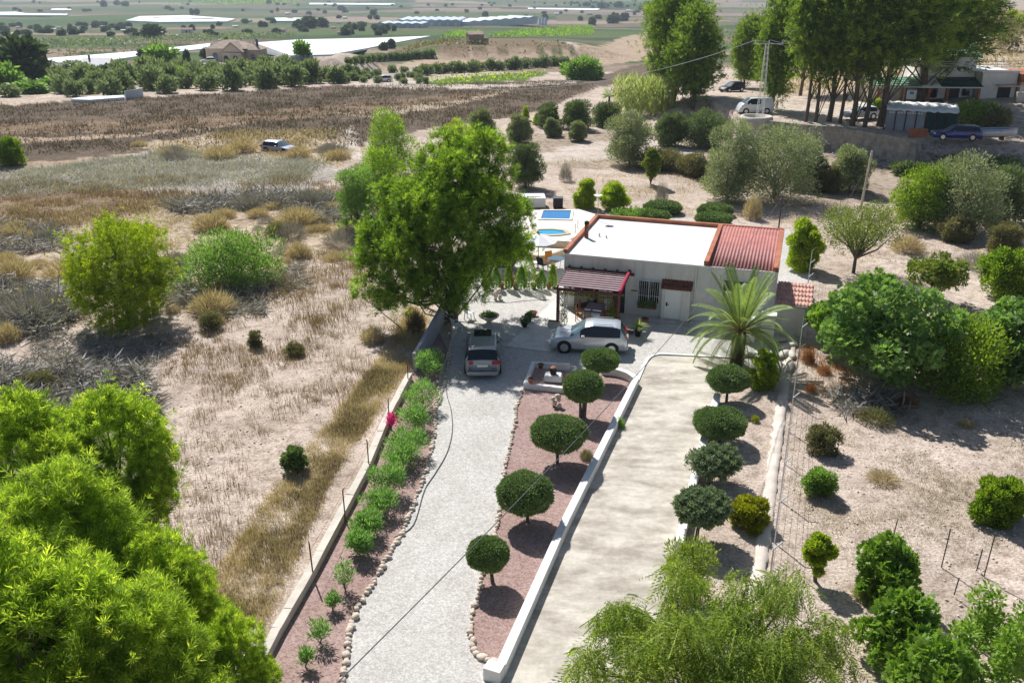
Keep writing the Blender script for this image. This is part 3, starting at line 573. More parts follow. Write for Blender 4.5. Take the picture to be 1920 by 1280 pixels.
# table and chairs
def wooden_chair(label, p, rz):
    c = thing('wooden_chair', label, 'chair', p, HA + rz, 'wooden chairs at the pergola table')
    MB().box(-0.21, 0.21, -0.21, 0.21, 0.42, 0.46).build('seat', M['pinewood'], c, bevel=0.01)
    for x in (-0.19, 0.19):
        MB().box(x - 0.02, x + 0.02, -0.21, -0.17, 0, 0.42).build('leg', M['pinewood'], c)
        MB().box(x - 0.02, x + 0.02, 0.17, 0.21, 0, 0.42).build('leg', M['pinewood'], c)
        MB().bar((x, 0.19, 0.46), (x, 0.26, 0.98), 0.04, 0.04).build('back_post', M['pinewood'], c)
    for z in (0.60, 0.74, 0.88): MB().bar((-0.19, 0.20 + (z - 0.46) * 0.13, z), (0.19, 0.20 + (z - 0.46) * 0.13, z), 0.02, 0.08).build('back_slat', M['pinewood'], c)
    return c
tp = HL(2.35, -1.65, 0.038)
t = thing('dining_table', 'wooden table with grey cloth under the pergola', 'table', tp, HA)
MB().box(-0.5, 0.5, -0.85, 0.85, 0.70, 0.74).build('table_top', M['pinewood'], t)
for x in (-0.43, 0.43):
    for y in (-0.78, 0.78): MB().box(x - 0.035, x + 0.035, y - 0.035, y + 0.035, 0, 0.70).build('leg', M['pinewood'], t)
tcx = thing('tablecloth', 'grey tablecloth with white hanging ends on the pergola table', 'tablecloth', tp, HA)
MB().box(-0.52, 0.52, -0.87, 0.87, 0.743, 0.752).build('cloth_top', M['cloth'], tcx)
for k, sy in enumerate((-1, 1)):
    V = []; n = 14
    for i in range(n + 1):
        x = -0.52 + 1.04 * i / n; w = 0.03 * math.sin(i * 1.7)
        V += [(x, sy * 0.874, 0.752), (x, sy * (0.885 + w), 0.42 - 0.03 * math.cos(i * 1.1))]
    o = MB().add(V, [(2 * i, 2 * i + 2, 2 * i + 3, 2 * i + 1) for i in range(n)], True).build('cloth_end', M['clothwhite'], tcx)
    s_ = o.modifiers.new('t', 'SOLIDIFY'); s_.thickness = 0.006
wooden_chair('wooden chair at the near end of the pergola table', HL(2.25, -2.85, 0.036), math.pi)
wooden_chair('wooden chair at the house end of the pergola table', HL(2.4, -0.45, 0.036), 0)
wooden_chair('wooden chair on the left side of the pergola table, nearer the drive', HL(1.55, -2.1, 0.036), math.pi / 2)
wooden_chair('wooden chair on the left side of the pergola table, nearer the wall', HL(1.55, -1.2, 0.036), math.pi / 2)
wooden_chair('wooden chair on the right side of the pergola table, nearer the drive', HL(3.12, -2.1, 0.036), -math.pi / 2)
wooden_chair('wooden chair on the right side of the pergola table, nearer the wall', HL(3.12, -1.2, 0.036), -math.pi / 2)
pl = HL(0.35, -3.45, 0.036)
t = thing('planter_trough', 'rectangular pale stone planter by the left pergola post', 'planter', pl, HA)
MB().box(-0.38, 0.38, -0.16, 0.16, 0, 0.34, 0.02).build('trough', M['stone'], t, bevel=0.015)
MB().box(-0.32, 0.32, -0.11, 0.11, 0.342, 0.352).build('soil', M['soil'], t)

# small outbuilding with faded tile roof and service boxes
ob = thing('outbuilding', 'small pale outbuilding with faded pink tile roof', 'shed', HL(12.75, -0.75), HA)
box('wall', M['wallfront'], ob, 0, 1.75, 0, 2.1, 0, 1.85)
corrugated('tile_roof', M['pinktile'], ob, -0.12, 1.88, 2.25, 2.45, -0.18, 1.88, 0.19, 0.055, rows=5)
MB().add([(0, 0, 1.85), (0, 2.1, 1.85), (0, 2.1, 2.38), (1.75, 0, 1.85), (1.75, 2.1, 1.85), (1.75, 2.1, 2.38)], [(0, 2, 1), (3, 4, 5), (1, 2, 5, 4)]).build('gable', M['wallfront'], ob)
box('roof_trim', M['concrete'], ob, -0.14, 1.90, -0.22, -0.17, 1.80, 1.90)
for k, (x, y, h, lb) in enumerate([(11.35, -2.2, 1.35, 'shorter grey utility cabinet beside the palm trunk'), (12.35, -1.95, 1.6, 'taller grey utility cabinet in front of the outbuilding')]):
    p = HL(x, y); t = thing('utility_cabinet', lb, 'cabinet', p, HA)
    MB().box(-0.38, 0.38, -0.3, 0.3, 0, h).build('casing', M['dado'], t, bevel=0.01)
    MB().box(-0.42, 0.42, -0.34, 0.34, h + 0.002, h + 0.06).build('lid', M['white'], t, bevel=0.01)
    MB().box(-0.32, 0.32, -0.312, -0.302, 0.12, h - 0.1).build('door', M['dado'], t)
def sack(label, p, l_, r_, rz, tilt=0.0):
    V = []; Fq = []; k = 10; n = 8; rg = random.Random(int(l_ * 1000 + p[0] * 7))
    for i in range(n + 1):
        t_ = i / n; s = math.sin(math.pi * min(max(t_, 0.04), 0.96)) ** 0.4
        for j in range(k):
            a = 2 * math.pi * j / k; q = r_ * s * (1 + rg.uniform(-.13, .13))
            V.append((l_ * (t_ - 0.5), q * math.cos(a), r_ * 0.62 + q * 0.62 * math.sin(a)))
    Fq = [(i * k + j, i * k + (j + 1) % k, (i + 1) * k + (j + 1) % k, (i + 1) * k + j) for i in range(n) for j in range(k)] + [tuple(range(k))[::-1], tuple(range(n * k, n * k + k))]
    o = MB().add(V, Fq, True).build('sack', M['sack']); place(o, p, rz); o.rotation_euler.y = tilt; return tag(o, label, 'sack', 'pale sacks heaped by the fence')
for i, (u, v, l_, r_, rz, lb) in enumerate([(1478, 652, 1.3, .22, .5, 'long pale sack farthest up the heap by the fence'), (1468, 668, 1.2, .24, .9, 'pale folded sack in the middle of the heap by the fence'), (1480, 690, 1.5, .22, 1.2, 'long pale tarpaulin roll nearest the camera by the fence'), (1462, 640, 0.9, .2, .1, 'small white sack lying by the utility cabinet'), (1484, 668, 1.0, .2, 1.4, 'pale sack leaning against the fence post'), (1405, 668, 0.8, .2, .2, 'white sack lying at the foot of the palm')]):
    sack(lb, P(u, v, 0.02), l_, r_, rz)

# ------------------------------------------------------------------ walls, kerbs, edging stones
def resample(pts, step):
    out = []; acc = 0
    for i in range(len(pts) - 1):
        a, b = Vector(pts[i]), Vector(pts[i + 1]); L = (b - a).length; s = -acc if i else 0
        s = step - acc if i else 0
        while s < L: out.append(a.lerp(b, s / L)); s += step
        acc = L - (s - step)
    return out
def wall_run(name, label, pts, th, h0, h1, m, cat='wall', z0=-0.3, jit=0.0, parts='section'):
    t = thing(name, label, cat, (pts[0][0], pts[0][1], 0)); o = Vector((pts[0][0], pts[0][1], 0)); n = len(pts) - 1; rg = random.Random(3)
    L = [];
    for i, p in enumerate(pts):
        a = Vector((*pts[max(i - 1, 0)], 0)); b = Vector((*pts[min(i + 1, n)], 0)); d = (b - a).normalized(); L.append(Vector((-d.y, d.x, 0)))
    for i in range(n):
        ha = h0 + (h1 - h0) * i / n; hb = h0 + (h1 - h0) * (i + 1) / n
        p, q = Vector((*pts[i], 0)) - o, Vector((*pts[i + 1], 0)) - o
        q = p + (q - p) * 0.9985
        V = [p + L[i] * th / 2, p - L[i] * th / 2, q - L[i + 1] * th / 2, q + L[i + 1] * th / 2]
        Vb = [(v.x, v.y, z0) for v in V] + [(v.x, v.y, h + rg.uniform(-jit, jit)) for v, h in zip(V, (ha, ha, hb, hb))]
        MB().add(Vb, [(3, 2, 1, 0), (4, 5, 6, 7), (0, 1, 5, 4), (1, 2, 6, 5), (2, 3, 7, 6), (3, 0, 4, 7)]).build(parts, m, t, bevel=0.012)
    return t
wl_pts = []
for i in range(len(WALL_L) - 1):
    for k in range(3): wl_pts.append(tuple(WALL_L[i][j] + (WALL_L[i + 1][j] - WALL_L[i][j]) * k / 3 for j in (0, 1)))
wl_pts.append(WALL_L[-1])
wall_run('boundary_wall', 'low pale boundary wall with rusty posts beside the red gravel bed', wl_pts, 0.30, 0.32, 0.40, M['paleconcrete'], jit=0.02)
wall_run('boundary_wall', 'taller blue grey boundary wall in the shade of the big pine', WALL_H, 0.20, 1.05, 1.35, M['blockwall'])
for i, (u, v, h, lb) in enumerate([(588, 1085, 1.45, 'nearest the camera'), (648, 978, 1.4, 'second from the camera'), (692, 882, 1.4, 'third from the camera'), (730, 800, 1.35, 'beside the magenta flowers'), (765, 722, 1.2, 'next to the tall wall')]):
    p = P(u, v, 0); t = thing('fence_post', 'rusty steel fence post on the low wall, ' + lb, 'fence post', p, 0, 'rusty posts on the low wall')
    MB().tube([(0, 0, 0), (0.015 * (i - 2), 0, h)], 0.028, 6).build('rod', M['rust'], t)
    MB().tube([(0.015 * (i - 2), 0, h), (-0.05 + 0.1 * (i % 2), 0.02, h + 0.08)], 0.02, 6).build('hook', M['rust'], t)
def fence_wire(p, q, name, label):
    p, q = Vector(p), Vector(q); tag(MB().tube([p.lerp(q, k / 6) - Vector((0, 0, 0.10 * math.sin(math.pi * k / 6))) for k in range(7)], 0.006, 4).build(name, M['rust']), label, 'wire')
fence_wire(P(588, 1085, 0) + Vector((0, 0, 1.2)), P(692, 882, 0) + Vector((0, 0, 1.2)), 'fence_wire', 'thin sagging wire between the rusty posts nearest the camera')
fence_wire(P(692, 882, 0) + Vector((0, 0, 1.2)), P(765, 722, 0) + Vector((0, 0, 1.05)), 'fence_wire', 'thin sagging wire between the farther rusty posts')
ll = [tuple(Vector(RAMPL[0]).lerp(Vector(RAMPL[1]), k / 6)) for k in range(6)] + [tuple(Vector(RAMPL[1]).lerp(Vector(RAMPL[2]), k / 7)) for k in range(8)]
curve = smooth_line(W([(1192, 722), (1180, 713), (1165, 707), (1148, 703), (1128, 701)]), 3)
wall_run('white_kerb_wall', 'long low white wall between red gravel bed and ramp', ll + curve[1:], 0.30, 0.42, 0.42, M['whitewash'])
e0 = Vector((*RAMPL[0], 0)); MB_ = MB().box(-0.32, 0.22, -0.24, 0.20, -0.2, 0.46); t_ = MB_.build('wall_pier', M['whitewash'], None, bevel=0.015); place(t_, e0 + Vector((-0.12, -0.05, 0)), -0.4); tag(t_, 'square white pier ending the long low white wall', 'pier')
rk = W([(1272, 1035), (1298, 920), (1318, 840), (1344, 752)])
rk = [tuple(Vector(rk[i]).lerp(Vector(rk[i + 1]), k / 3)) for i in range(3) for k in range(4)] + [rk[-1]]
wall_run('white_kerb_wall', 'low white wall along the right side of the ramp', rk, 0.30, 0.45, 0.45, M['whitewash'])
bedbox = W([(1068, 692), (1000, 688), (985, 728), (1075, 738)])
wall_run('planter_wall', 'low white wall framing the corner flower bed', bedbox, 0.26, 0.30, 0.30, M['whitewash'])
rs = W([(1502, 610), (1490, 680), (1480, 760), (1468, 860), (1456, 960), (1444, 1060), (1430, 1180), (1410, 1330)])
rs = [tuple(Vector(rs[i]).lerp(Vector(rs[i + 1]), k / 3)) for i in range(7) for k in range(3)] + [rs[-1]]
fp = resample(rs, 0.35); V = []; Fq = []; rgf = random.Random(17)
for q in fp:
    w1, w2 = rgf.uniform(.26, .44), rgf.uniform(.22, .32); hh = rgf.uniform(.07, .17); V += [(q.x - .34 - w1, q.y, -.05), (q.x - .34 - w1 * .6, q.y, hh * .8), (q.x - .34, q.y + rgf.uniform(-.05, .05), hh), (q.x - .34 + w2 * .7, q.y, hh * .9), (q.x - .34 + w2, q.y, -.05)]
Fq = [(a * 5 + b, a * 5 + b + 1, (a + 1) * 5 + b + 1, (a + 1) * 5 + b) for a in range(len(fp) - 1) for b in range(4)]
tag(MB().add(V, [f[::-1] for f in Fq], True).build('fence_footing', M['bank']), 'rough pale earth covered footing below the wire fence', 'footing')
# wire fence
f0, f1 = P(1520, 492, 0), P(1440, 1110, 0); fv = (f1 - f0); fl = fv.length; fd = fv.normalized()
t = thing('wire_fence', 'wire fence with angled white tipped posts right of the ramp', 'fence', f0)
nP = int(fl / 3.0)
for i in range(nP + 1):
    p = fv * (i / nP); q = MB().tube([p + Vector((0, 0, -0.1)), p + Vector((0, 0, 1.75))], 0.028, 6).build('post', M['steel'], t)
    MB().tube([p + Vector((0, 0, 1.75)), p + Vector((0.30, 0.10, 1.95))], 0.026, 6).build('angled_arm', M['iron'], q)
mesh_ = MB()
for z in (0.1, 0.45, 0.8, 1.15, 1.5, 1.74): mesh_.tube([Vector((0, 0, z)), fv + Vector((0, 0, z))], 0.006, 4, False)
for i in range(int(fl / 0.3)): p = fd * (i * 0.3); mesh_.tube([p + Vector((0, 0, 0.1)), p + Vector((0, 0, 1.74))], 0.004, 3, False)
mesh_.build('wire_mesh', M['steel'], t)
# stones
def stone_mesh(seed):
    rg = np.random.RandomState(seed); k, n = 7, 4; V = [(0, 0, -0.5)]
    for i in range(1, n):
        th = math.pi * i / n
        for j in range(k): a = 2 * math.pi * j / k; r = 1 + rg.uniform(-.2, .2); V.append((.5 * r * math.sin(th) * math.cos(a), .5 * r * math.sin(th) * math.sin(a), -.5 * r * math.cos(th)))
    V.append((0, 0, 0.5)); e = len(V) - 1
    Fc = [(0, 1 + (j + 1) % k, 1 + j) for j in range(k)] + [(e, 1 + (n - 2) * k + j, 1 + (n - 2) * k + (j + 1) % k) for j in range(k)]
    Fc += [(1 + i * k + j, 1 + i * k + (j + 1) % k, 1 + (i + 1) * k + (j + 1) % k, 1 + (i + 1) * k + j) for i in range(n - 2) for j in range(k)]
    me = MB().add(V, Fc, True).mesh('stone'); me.materials.append(M['stone']); return me
STONES = [stone_mesh(i) for i in range(8)]
def edging(label, pts, step, seed, n_max=300):
    rg = random.Random(seed); t = thing('stone_edging', label, 'edging', (0, 0, 0.0), 0)
    for p in resample(pts, step)[:n_max]:
        near = max(0, min(1, (32 - p.y) / 10)); s = rg.uniform(0.11, 0.22) * (1 + 0.3 * near)
        o = bpy.data.objects.new('stone', rg.choice(STONES)); link(o, t)
        o.location = (p.x + rg.uniform(-.05, .05), p.y + rg.uniform(-.05, .05), 0.02 + s * 0.22); o.scale = (s * rg.uniform(.9, 1.5), s * rg.uniform(.8, 1.2), s * rg.uniform(.6, .9)); o.rotation_euler = (rg.uniform(-.3, .3), rg.uniform(-.3, .3), rg.uniform(0, 6.3))
    return t
edging('row of rounded pale stones edging the left gravel bed', [q for q in LE if 19 < q[1] < 50], 0.21, 1)
edging('row of rounded pale stones edging the middle gravel bed', RE[2:], 0.21, 2)
edging('short row of stones along the tree bed by the shaded wall', smooth_line(W([(845, 650), (842, 680), (832, 720), (824, 760)])), 0.22, 5)

# ------------------------------------------------------------------ pots and small garden things
def pot_mesh(m, r=0.18, h=0.3): return [(r * 0.65, 0), (r * 0.95, h * 0.8), (r * 1.08, h * 0.82), (r * 1.08, h), (r * 0.9, h), (r * 0.88, h * 0.88), (0.01, h * 0.88)]
def pot(label, p, r=0.18, h=0.3, m='pot', group=None):
    t = thing('flower_pot', label, 'pot', p, 0, group)
    MB().lathe(pot_mesh(None, r, h), 14).build('pot_body', M[m], t); MB().lathe([(r * 0.86, 0), (r * 0.86, 0.01)], 12, (0, 0, h * 0.89)).build('soil', M['soil'], t); return t
pot('terracotta pot on the near corner of the white framed bed', P(996, 718, 0.302), 0.16, 0.26)
pot('dark pot on the far corner of the white framed bed', P(1014, 690, 0.302), 0.15, 0.24, 'rust')
pot('orange terracotta pot behind the yucca by the front path', P(1209, 606, 0.02), 0.22, 0.32)
pot('orange terracotta pot at the edge of the patio, farthest from the wagon', P(1000, 592, 0.02), 0.24, 0.28)
pot('black pot with plant at the edge of the patio, second from the terracotta one', P(992, 602, 0.02), 0.2, 0.28, 'black')
pot('black pot with plant at the edge of the patio, nearest the wagon', P(984, 612, 0.02), 0.22, 0.28, 'black')
for i, (u, v, lb, mm) in enumerate([(941, 539, 'terracotta pot left of the cypress row, second gap', 'pot'), (966, 541, 'terracotta pot in the middle of the cypress row', 'pot'), (1001, 541, 'dark pot right of the wide cypress in the row', 'black'), (961, 527, 'terracotta dish behind the cypress row', 'pot'), (1029, 541, 'small terracotta pot at the right end of the cypress row', 'pot'), (1006, 527, 'clay pot behind the wide cypress', 'pot')]):
    pot(lb, P(u, v, 0.014), 0.19, 0.34, mm, 'pots along the cypress row')
bp = P(917, 606, 0.014); t = thing('bowl_planter', 'wide pale stone bowl planter on a foot in the pine shade', 'planter', bp)
MB().lathe([(0.18, 0), (0.14, 0.12), (0.30, 0.26), (0.56, 0.42), (0.62, 0.52), (0.56, 0.53), (0.50, 0.46), (0.01, 0.45)], 24).build('bowl', M['paleconcrete'], t)
MB().lathe([(0.49, 0.462), (0.01, 0.48)], 20).build('soil', M['soil'], t)
wp = P(1037, 712, 0.03); t = thing('white_pedestal', 'low white rounded block with dark barrel inside the flower bed', 'planter', wp, -0.15)
MB().box(-0.48, 0.48, -0.34, 0.34, 0, 0.34, 0.05).build('block', M['whitewash'], t, bevel=0.07)
MB().lathe([(0.16, 0.34), (0.19, 0.5), (0.17, 0.68)], 12).build('barrel', M['black'], t)
MB().lathe([(0.155, 0.685), (0.10, 0.74), (0.01, 0.76)], 10).build('straw_top', M['pot'], t)
def rock_ornament(label, p, s, seed):
    rg = random.Random(seed); t = thing('rock_ornament', label, 'ornament', p)
    for i in range(7):
        o = bpy.data.objects.new('rock', STONES[i % 8]); link(o, t); q = s * rg.uniform(.3, .5)
        o.location = (rg.uniform(-.3, .3) * s, rg.uniform(-.2, .2) * s, s * (0.1 + 0.12 * i)); o.scale = (q, q * .8, q * 1.1); o.rotation_euler = (rg.random(), rg.random(), rg.random() * 6)
    return t
rock_ornament('knotted brown rock ornament on the red gravel', P(1042, 762, 0.02), 0.62, 2)
rock_ornament('knotted driftwood ornament on the forecourt gravel', P(934, 562, 0.02), 0.7, 4)
# white plastic chairs
def plastic_chair(label, p, rz):
    c = thing('plastic_chair', label, 'chair', p, rz, 'white plastic chairs by the wall')
    MB().box(-0.22, 0.22, -0.22, 0.22, 0.40, 0.43).build('seat', M['plasticwhite'], c, bevel=0.01)
    for x in (-0.2, 0.2):
        for y in (-0.2, 0.2): MB().bar((x, y, 0.40), (x * 1.15, y * 1.15, 0), 0.05, 0.04).build('leg', M['plasticwhite'], c)
        MB().bar((x * 1.1, -0.2, 0.64), (x * 1.1, 0.22, 0.66), 0.05, 0.03).build('armrest', M['plasticwhite'], c)
    for i in range(5): x = -0.17 + i * 0.085; MB().bar((x, 0.22, 0.43), (x * 1.1, 0.33, 0.85), 0.05, 0.02).build('back_slat', M['plasticwhite'], c)
    MB().bar((-0.22, 0.33, 0.86), (0.22, 0.33, 0.86), 0.03, 0.06).build('back_rail', M['plasticwhite'], c); return c
plastic_chair('white plastic chair turned sideways beside the shaded wall', P(880, 598, 0.014), 1.2)
plastic_chair('white plastic chair nearer the wagon in deep shade', P(857, 622, 0.014), 2.2)
# garden hose
hs = smooth_line(W([(842, 645), (836, 700), (838, 740), (846, 770), (848, 810), (838, 850), (815, 890), (796, 920), (775, 985), (740, 1008)]), 5)
tag(MB().tube([(x, y, 0.035) for x, y in hs], 0.022, 6).build('garden_hose', M['cable']), 'dark garden hose winding down the left edge of the driveway', 'hose')
hs = smooth_line(W([(905, 566), (950, 568), (990, 564), (1030, 563)]), 5)
tag(MB().tube([(x, y, 0.03) for x, y in hs], 0.014, 6).build('garden_hose', M['cable']), 'thin hose lying across the sunlit forecourt', 'hose')
dg = P(1174, 622, 0.045); o = MB().box(-0.45, 0.45, -0.3, 0.3, 0, 0.02).build('door_mat', M['cable'], None); place(o, dg, HA); tag(o, 'dark grey mat on the tiled path near the yucca', 'mat')

# ------------------------------------------------------------------ pool terrace
pt = thing('pool_terrace', 'raised cream pool terrace with round edged lower step', 'terrace', (0, 0, 0))
def PL(u, v, z=0.55): q = P(u, v, z); return (q.x, q.y)
deck = [PL(988, 394), (PL(1085, 392)), PL(1118, 402), PL(1085, 440), PL(1062, 452), PL(972, 448)]
# pool and spa basins sit in the deck as water sheets inside raised copings
MB().prism(deck, -0.1, 0.55).build('deck', M['poolpave'], pt)
def basin(label, quad, z, wm, cm):
    t = thing('swimming_pool' if wm == 'water' else 'spa_pool', label, 'pool', (0, 0, 0)); q = [Vector((*p, 0)) for p in quad]
    c = sum(q, Vector()) / len(q); inn = [p + (c - p) * 0.0 for p in q]; out = [p + (p - c).normalized() * 0.35 for p in q]
    n = len(q); V = [(p.x, p.y, z + 0.08) for p in out] + [(p.x, p.y, z + 0.08) for p in inn] + [(p.x, p.y, z - 0.5) for p in out] + [(p.x, p.y, z + 0.012) for p in inn]
    Fc = []
    for i in range(n): j = (i + 1) % n; Fc += [(i, j, n + j, n + i), (2 * n + i, 2 * n + j, j, i), (n + i, n + j, 3 * n + j, 3 * n + i)]
    MB().add(V, Fc).build('coping', M[cm], t)
    MB().add([(p.x, p.y, z + 0.03) for p in inn], [tuple(range(n))]).build('water_surface', M[wm], t); return t
basin('rectangular blue swimming pool on the cream terrace', [PL(1014, 411), PL(1068, 412), PL(1071, 396), PL(1019, 396)], 0.55, 'water', 'poolpave')
spa = [PL(1006 + 56 * i / 6, 439 + 2 * math.sin(math.pi * i / 6)) for i in range(7)] + [PL(1056, 434), PL(1035, 431.5), PL(1010, 432)]
basin('small turquoise spa pool with curved edge below the swimming pool', spa, 0.55, 'spawater', 'tan')
lw = smooth_line([PL(965, 462, 0), PL(980, 480, 0), PL(1005, 492, 0), PL(1030, 490, 0), PL(1056, 480, 0)], 4)
wall_run('curved_terrace_wall', 'curved sand coloured wall below the pool terrace', lw, 0.25, 0.55, 0.55, M['tan'])
sheet('lower_terrace', 'sunlit cream paving below the pool', [PL(966, 455, 0), PL(980, 479, 0), PL(1005, 491, 0), PL(1056, 479, 0), PL(1062, 453, 0)], 0.05, M['poolpave'])
for k, (u, v, lb) in enumerate([(980, 482, 'left end of the pool fence'), (990, 452, 'behind the parasol'), (1078, 448, 'right end of the pool fence'), (1083, 440, 'beside the roof parapet')]):
    p = P(u, v, 0.05); tag(place(MB().tube([(0, 0, 0), (0, 0, 1.2)], 0.025, 6).build('railing_post', M['cable']), p), ('thin dark railing post at the ' if 'end' in lb else 'thin dark railing post ') + lb, 'post')
dw = P(966, 472, 0); t = thing('garden_gate', 'pale blue gate panel left of the pool terrace', 'gate', dw, 0.9)
MB().box(-0.5, 0.5, -0.03, 0.03, 0.05, 1.7).build('panel', M['bluepaint'], t); MB().box(0.502, 0.68, -0.08, 0.08, 0, 1.85).build('gate_post', M['white'], t)
up = P(1009, 506, 0.02); t = thing('parasol', 'large white parasol on a thin pole beside the cypress row', 'parasol', up)
MB().tube([(0, 0, 0), (0, 0, 2.55)], 0.03, 8).build('pole', M['cable'], t)
k = 8; V = [(0, 0, 2.62)] + [(1.32 * math.cos(2 * math.pi * i / k), 1.32 * math.sin(2 * math.pi * i / k), 2.12) for i in range(k)] + [(1.25 * math.cos(2 * math.pi * (i + .5) / k), 1.25 * math.sin(2 * math.pi * (i + .5) / k), 2.06) for i in range(k)]
o = MB().add(V, [f for i in range(k) for f in ((0, 1 + i, 1 + k + i), (0, 1 + k + i, 1 + (i + 1) % k))]).build('canopy', M['umbrella'], t); s_ = o.modifiers.new('t', 'SOLIDIFY'); s_.thickness = 0.01
MB().lathe([(0.08, 2.63), (0.02, 2.72)], 8).build('finial', M['cable'], t); MB().lathe([(0.3, 0), (0.3, 0.08), (0.06, 0.12)], 14).build('base', M['concrete'], t)
gp = P(1042, 503, 0.02); t = thing('glass_table', 'round pale glass garden table beside the house corner', 'table', gp)
MB().lathe([(0.62, 0.72), (0.62, 0.735)], 24).build('glass_top', M['glassblue'], t)
for a in range(4): MB().bar((0.4 * math.cos(a * 1.57 + .7), 0.4 * math.sin(a * 1.57 + .7), 0), (0.5 * math.cos(a * 1.57 + .7), 0.5 * math.sin(a * 1.57 + .7), 0.718), 0.03, 0.03).build('leg', M['steel'], t)
def lounge(label, p, rz, sm, fm):
    c = thing('garden_chair', label, 'chair', p, rz)
    MB().box(-0.27, 0.27, -0.25, 0.25, 0.38, 0.46).build('cushion', M[sm], c, bevel=0.02)
    o = MB().bar((0, 0.25, 0.42), (0, 0.40, 0.98), 0.54, 0.07).build('backrest', M[sm], c)
    for x in (-0.26, 0.26):
        for y in (-0.22, 0.24): MB().box(x - .02, x + .02, y - .02, y + .02, 0, 0.378).build('leg', M[fm], c)
    return c
lounge('garden chair with orange cushion by the glass table', P(1032, 498, 0.02), 0.4, 'orange', 'tan')
lounge('dark garden chair between parasol and glass table', P(1018, 506, 0.02), 2.4, 'black', 'black')
lounge('white garden lounger under the parasol', P(1002, 503, 0.02), 1.7, 'plasticwhite', 'steel')
hp = P(1000, 385, 0.1); t = thing('hot_tub', 'white boxy hot tub behind the swimming pool', 'hot tub', hp, 0.05)
MB().box(-1.0, 1.0, -0.9, 0.9, 0, 0.75).build('cabinet', M['dado'], t, bevel=0.04); MB().box(-1.04, 1.04, -0.94, 0.94, 0.752, 0.86).build('cover', M['plasticwhite'], t, bevel=0.04); MB().box(-0.6, 0.6, -0.5, 0.5, 0.862, 0.92).build('cover_panel', M['dado'], t, bevel=0.02)
hp = P(1046, 388, 0.1); t = thing('pump_housing', 'black boxy pump housing behind the swimming pool', 'box', hp)
MB().box(-0.42, 0.42, -0.35, 0.35, 0, 0.8).build('casing', M['black'], t, bevel=0.02); MB().box(-0.45, 0.45, -0.38, 0.38, 0.802, 0.86).build('lid', M['cable'], t)
t = thing('white_planter_box', 'square pale planter box in the shade left of the cypress row', 'planter', P(938, 516, 0.02), 0.1)
for a in ((-.6, .6, -.6, -.5, 0, .7), (-.6, .6, .5, .6, 0, .7), (-.6, -.5, -.5, .5, 0, .7), (.5, .6, -.5, .5, 0, .7)): MB().box(*a).build('side', M['blockwall'], t)
MB().box(-.5, .5, -.5, .5, 0.5, 0.55).build('soil', M['soil'], t)
t = thing('garden_bench', 'small tiled bench with grey pads on the lower pool terrace', 'bench', P(1052, 462, 0.05), -0.1)
MB().box(-0.9, 0.9, -0.3, 0.3, 0, 0.42).build('plinth', M['tan'], t, bevel=0.01)
for x in (-.6, 0, .6): MB().box(x - .24, x + .24, -.24, .24, .422, .47).build('pad', M['dado'], t)

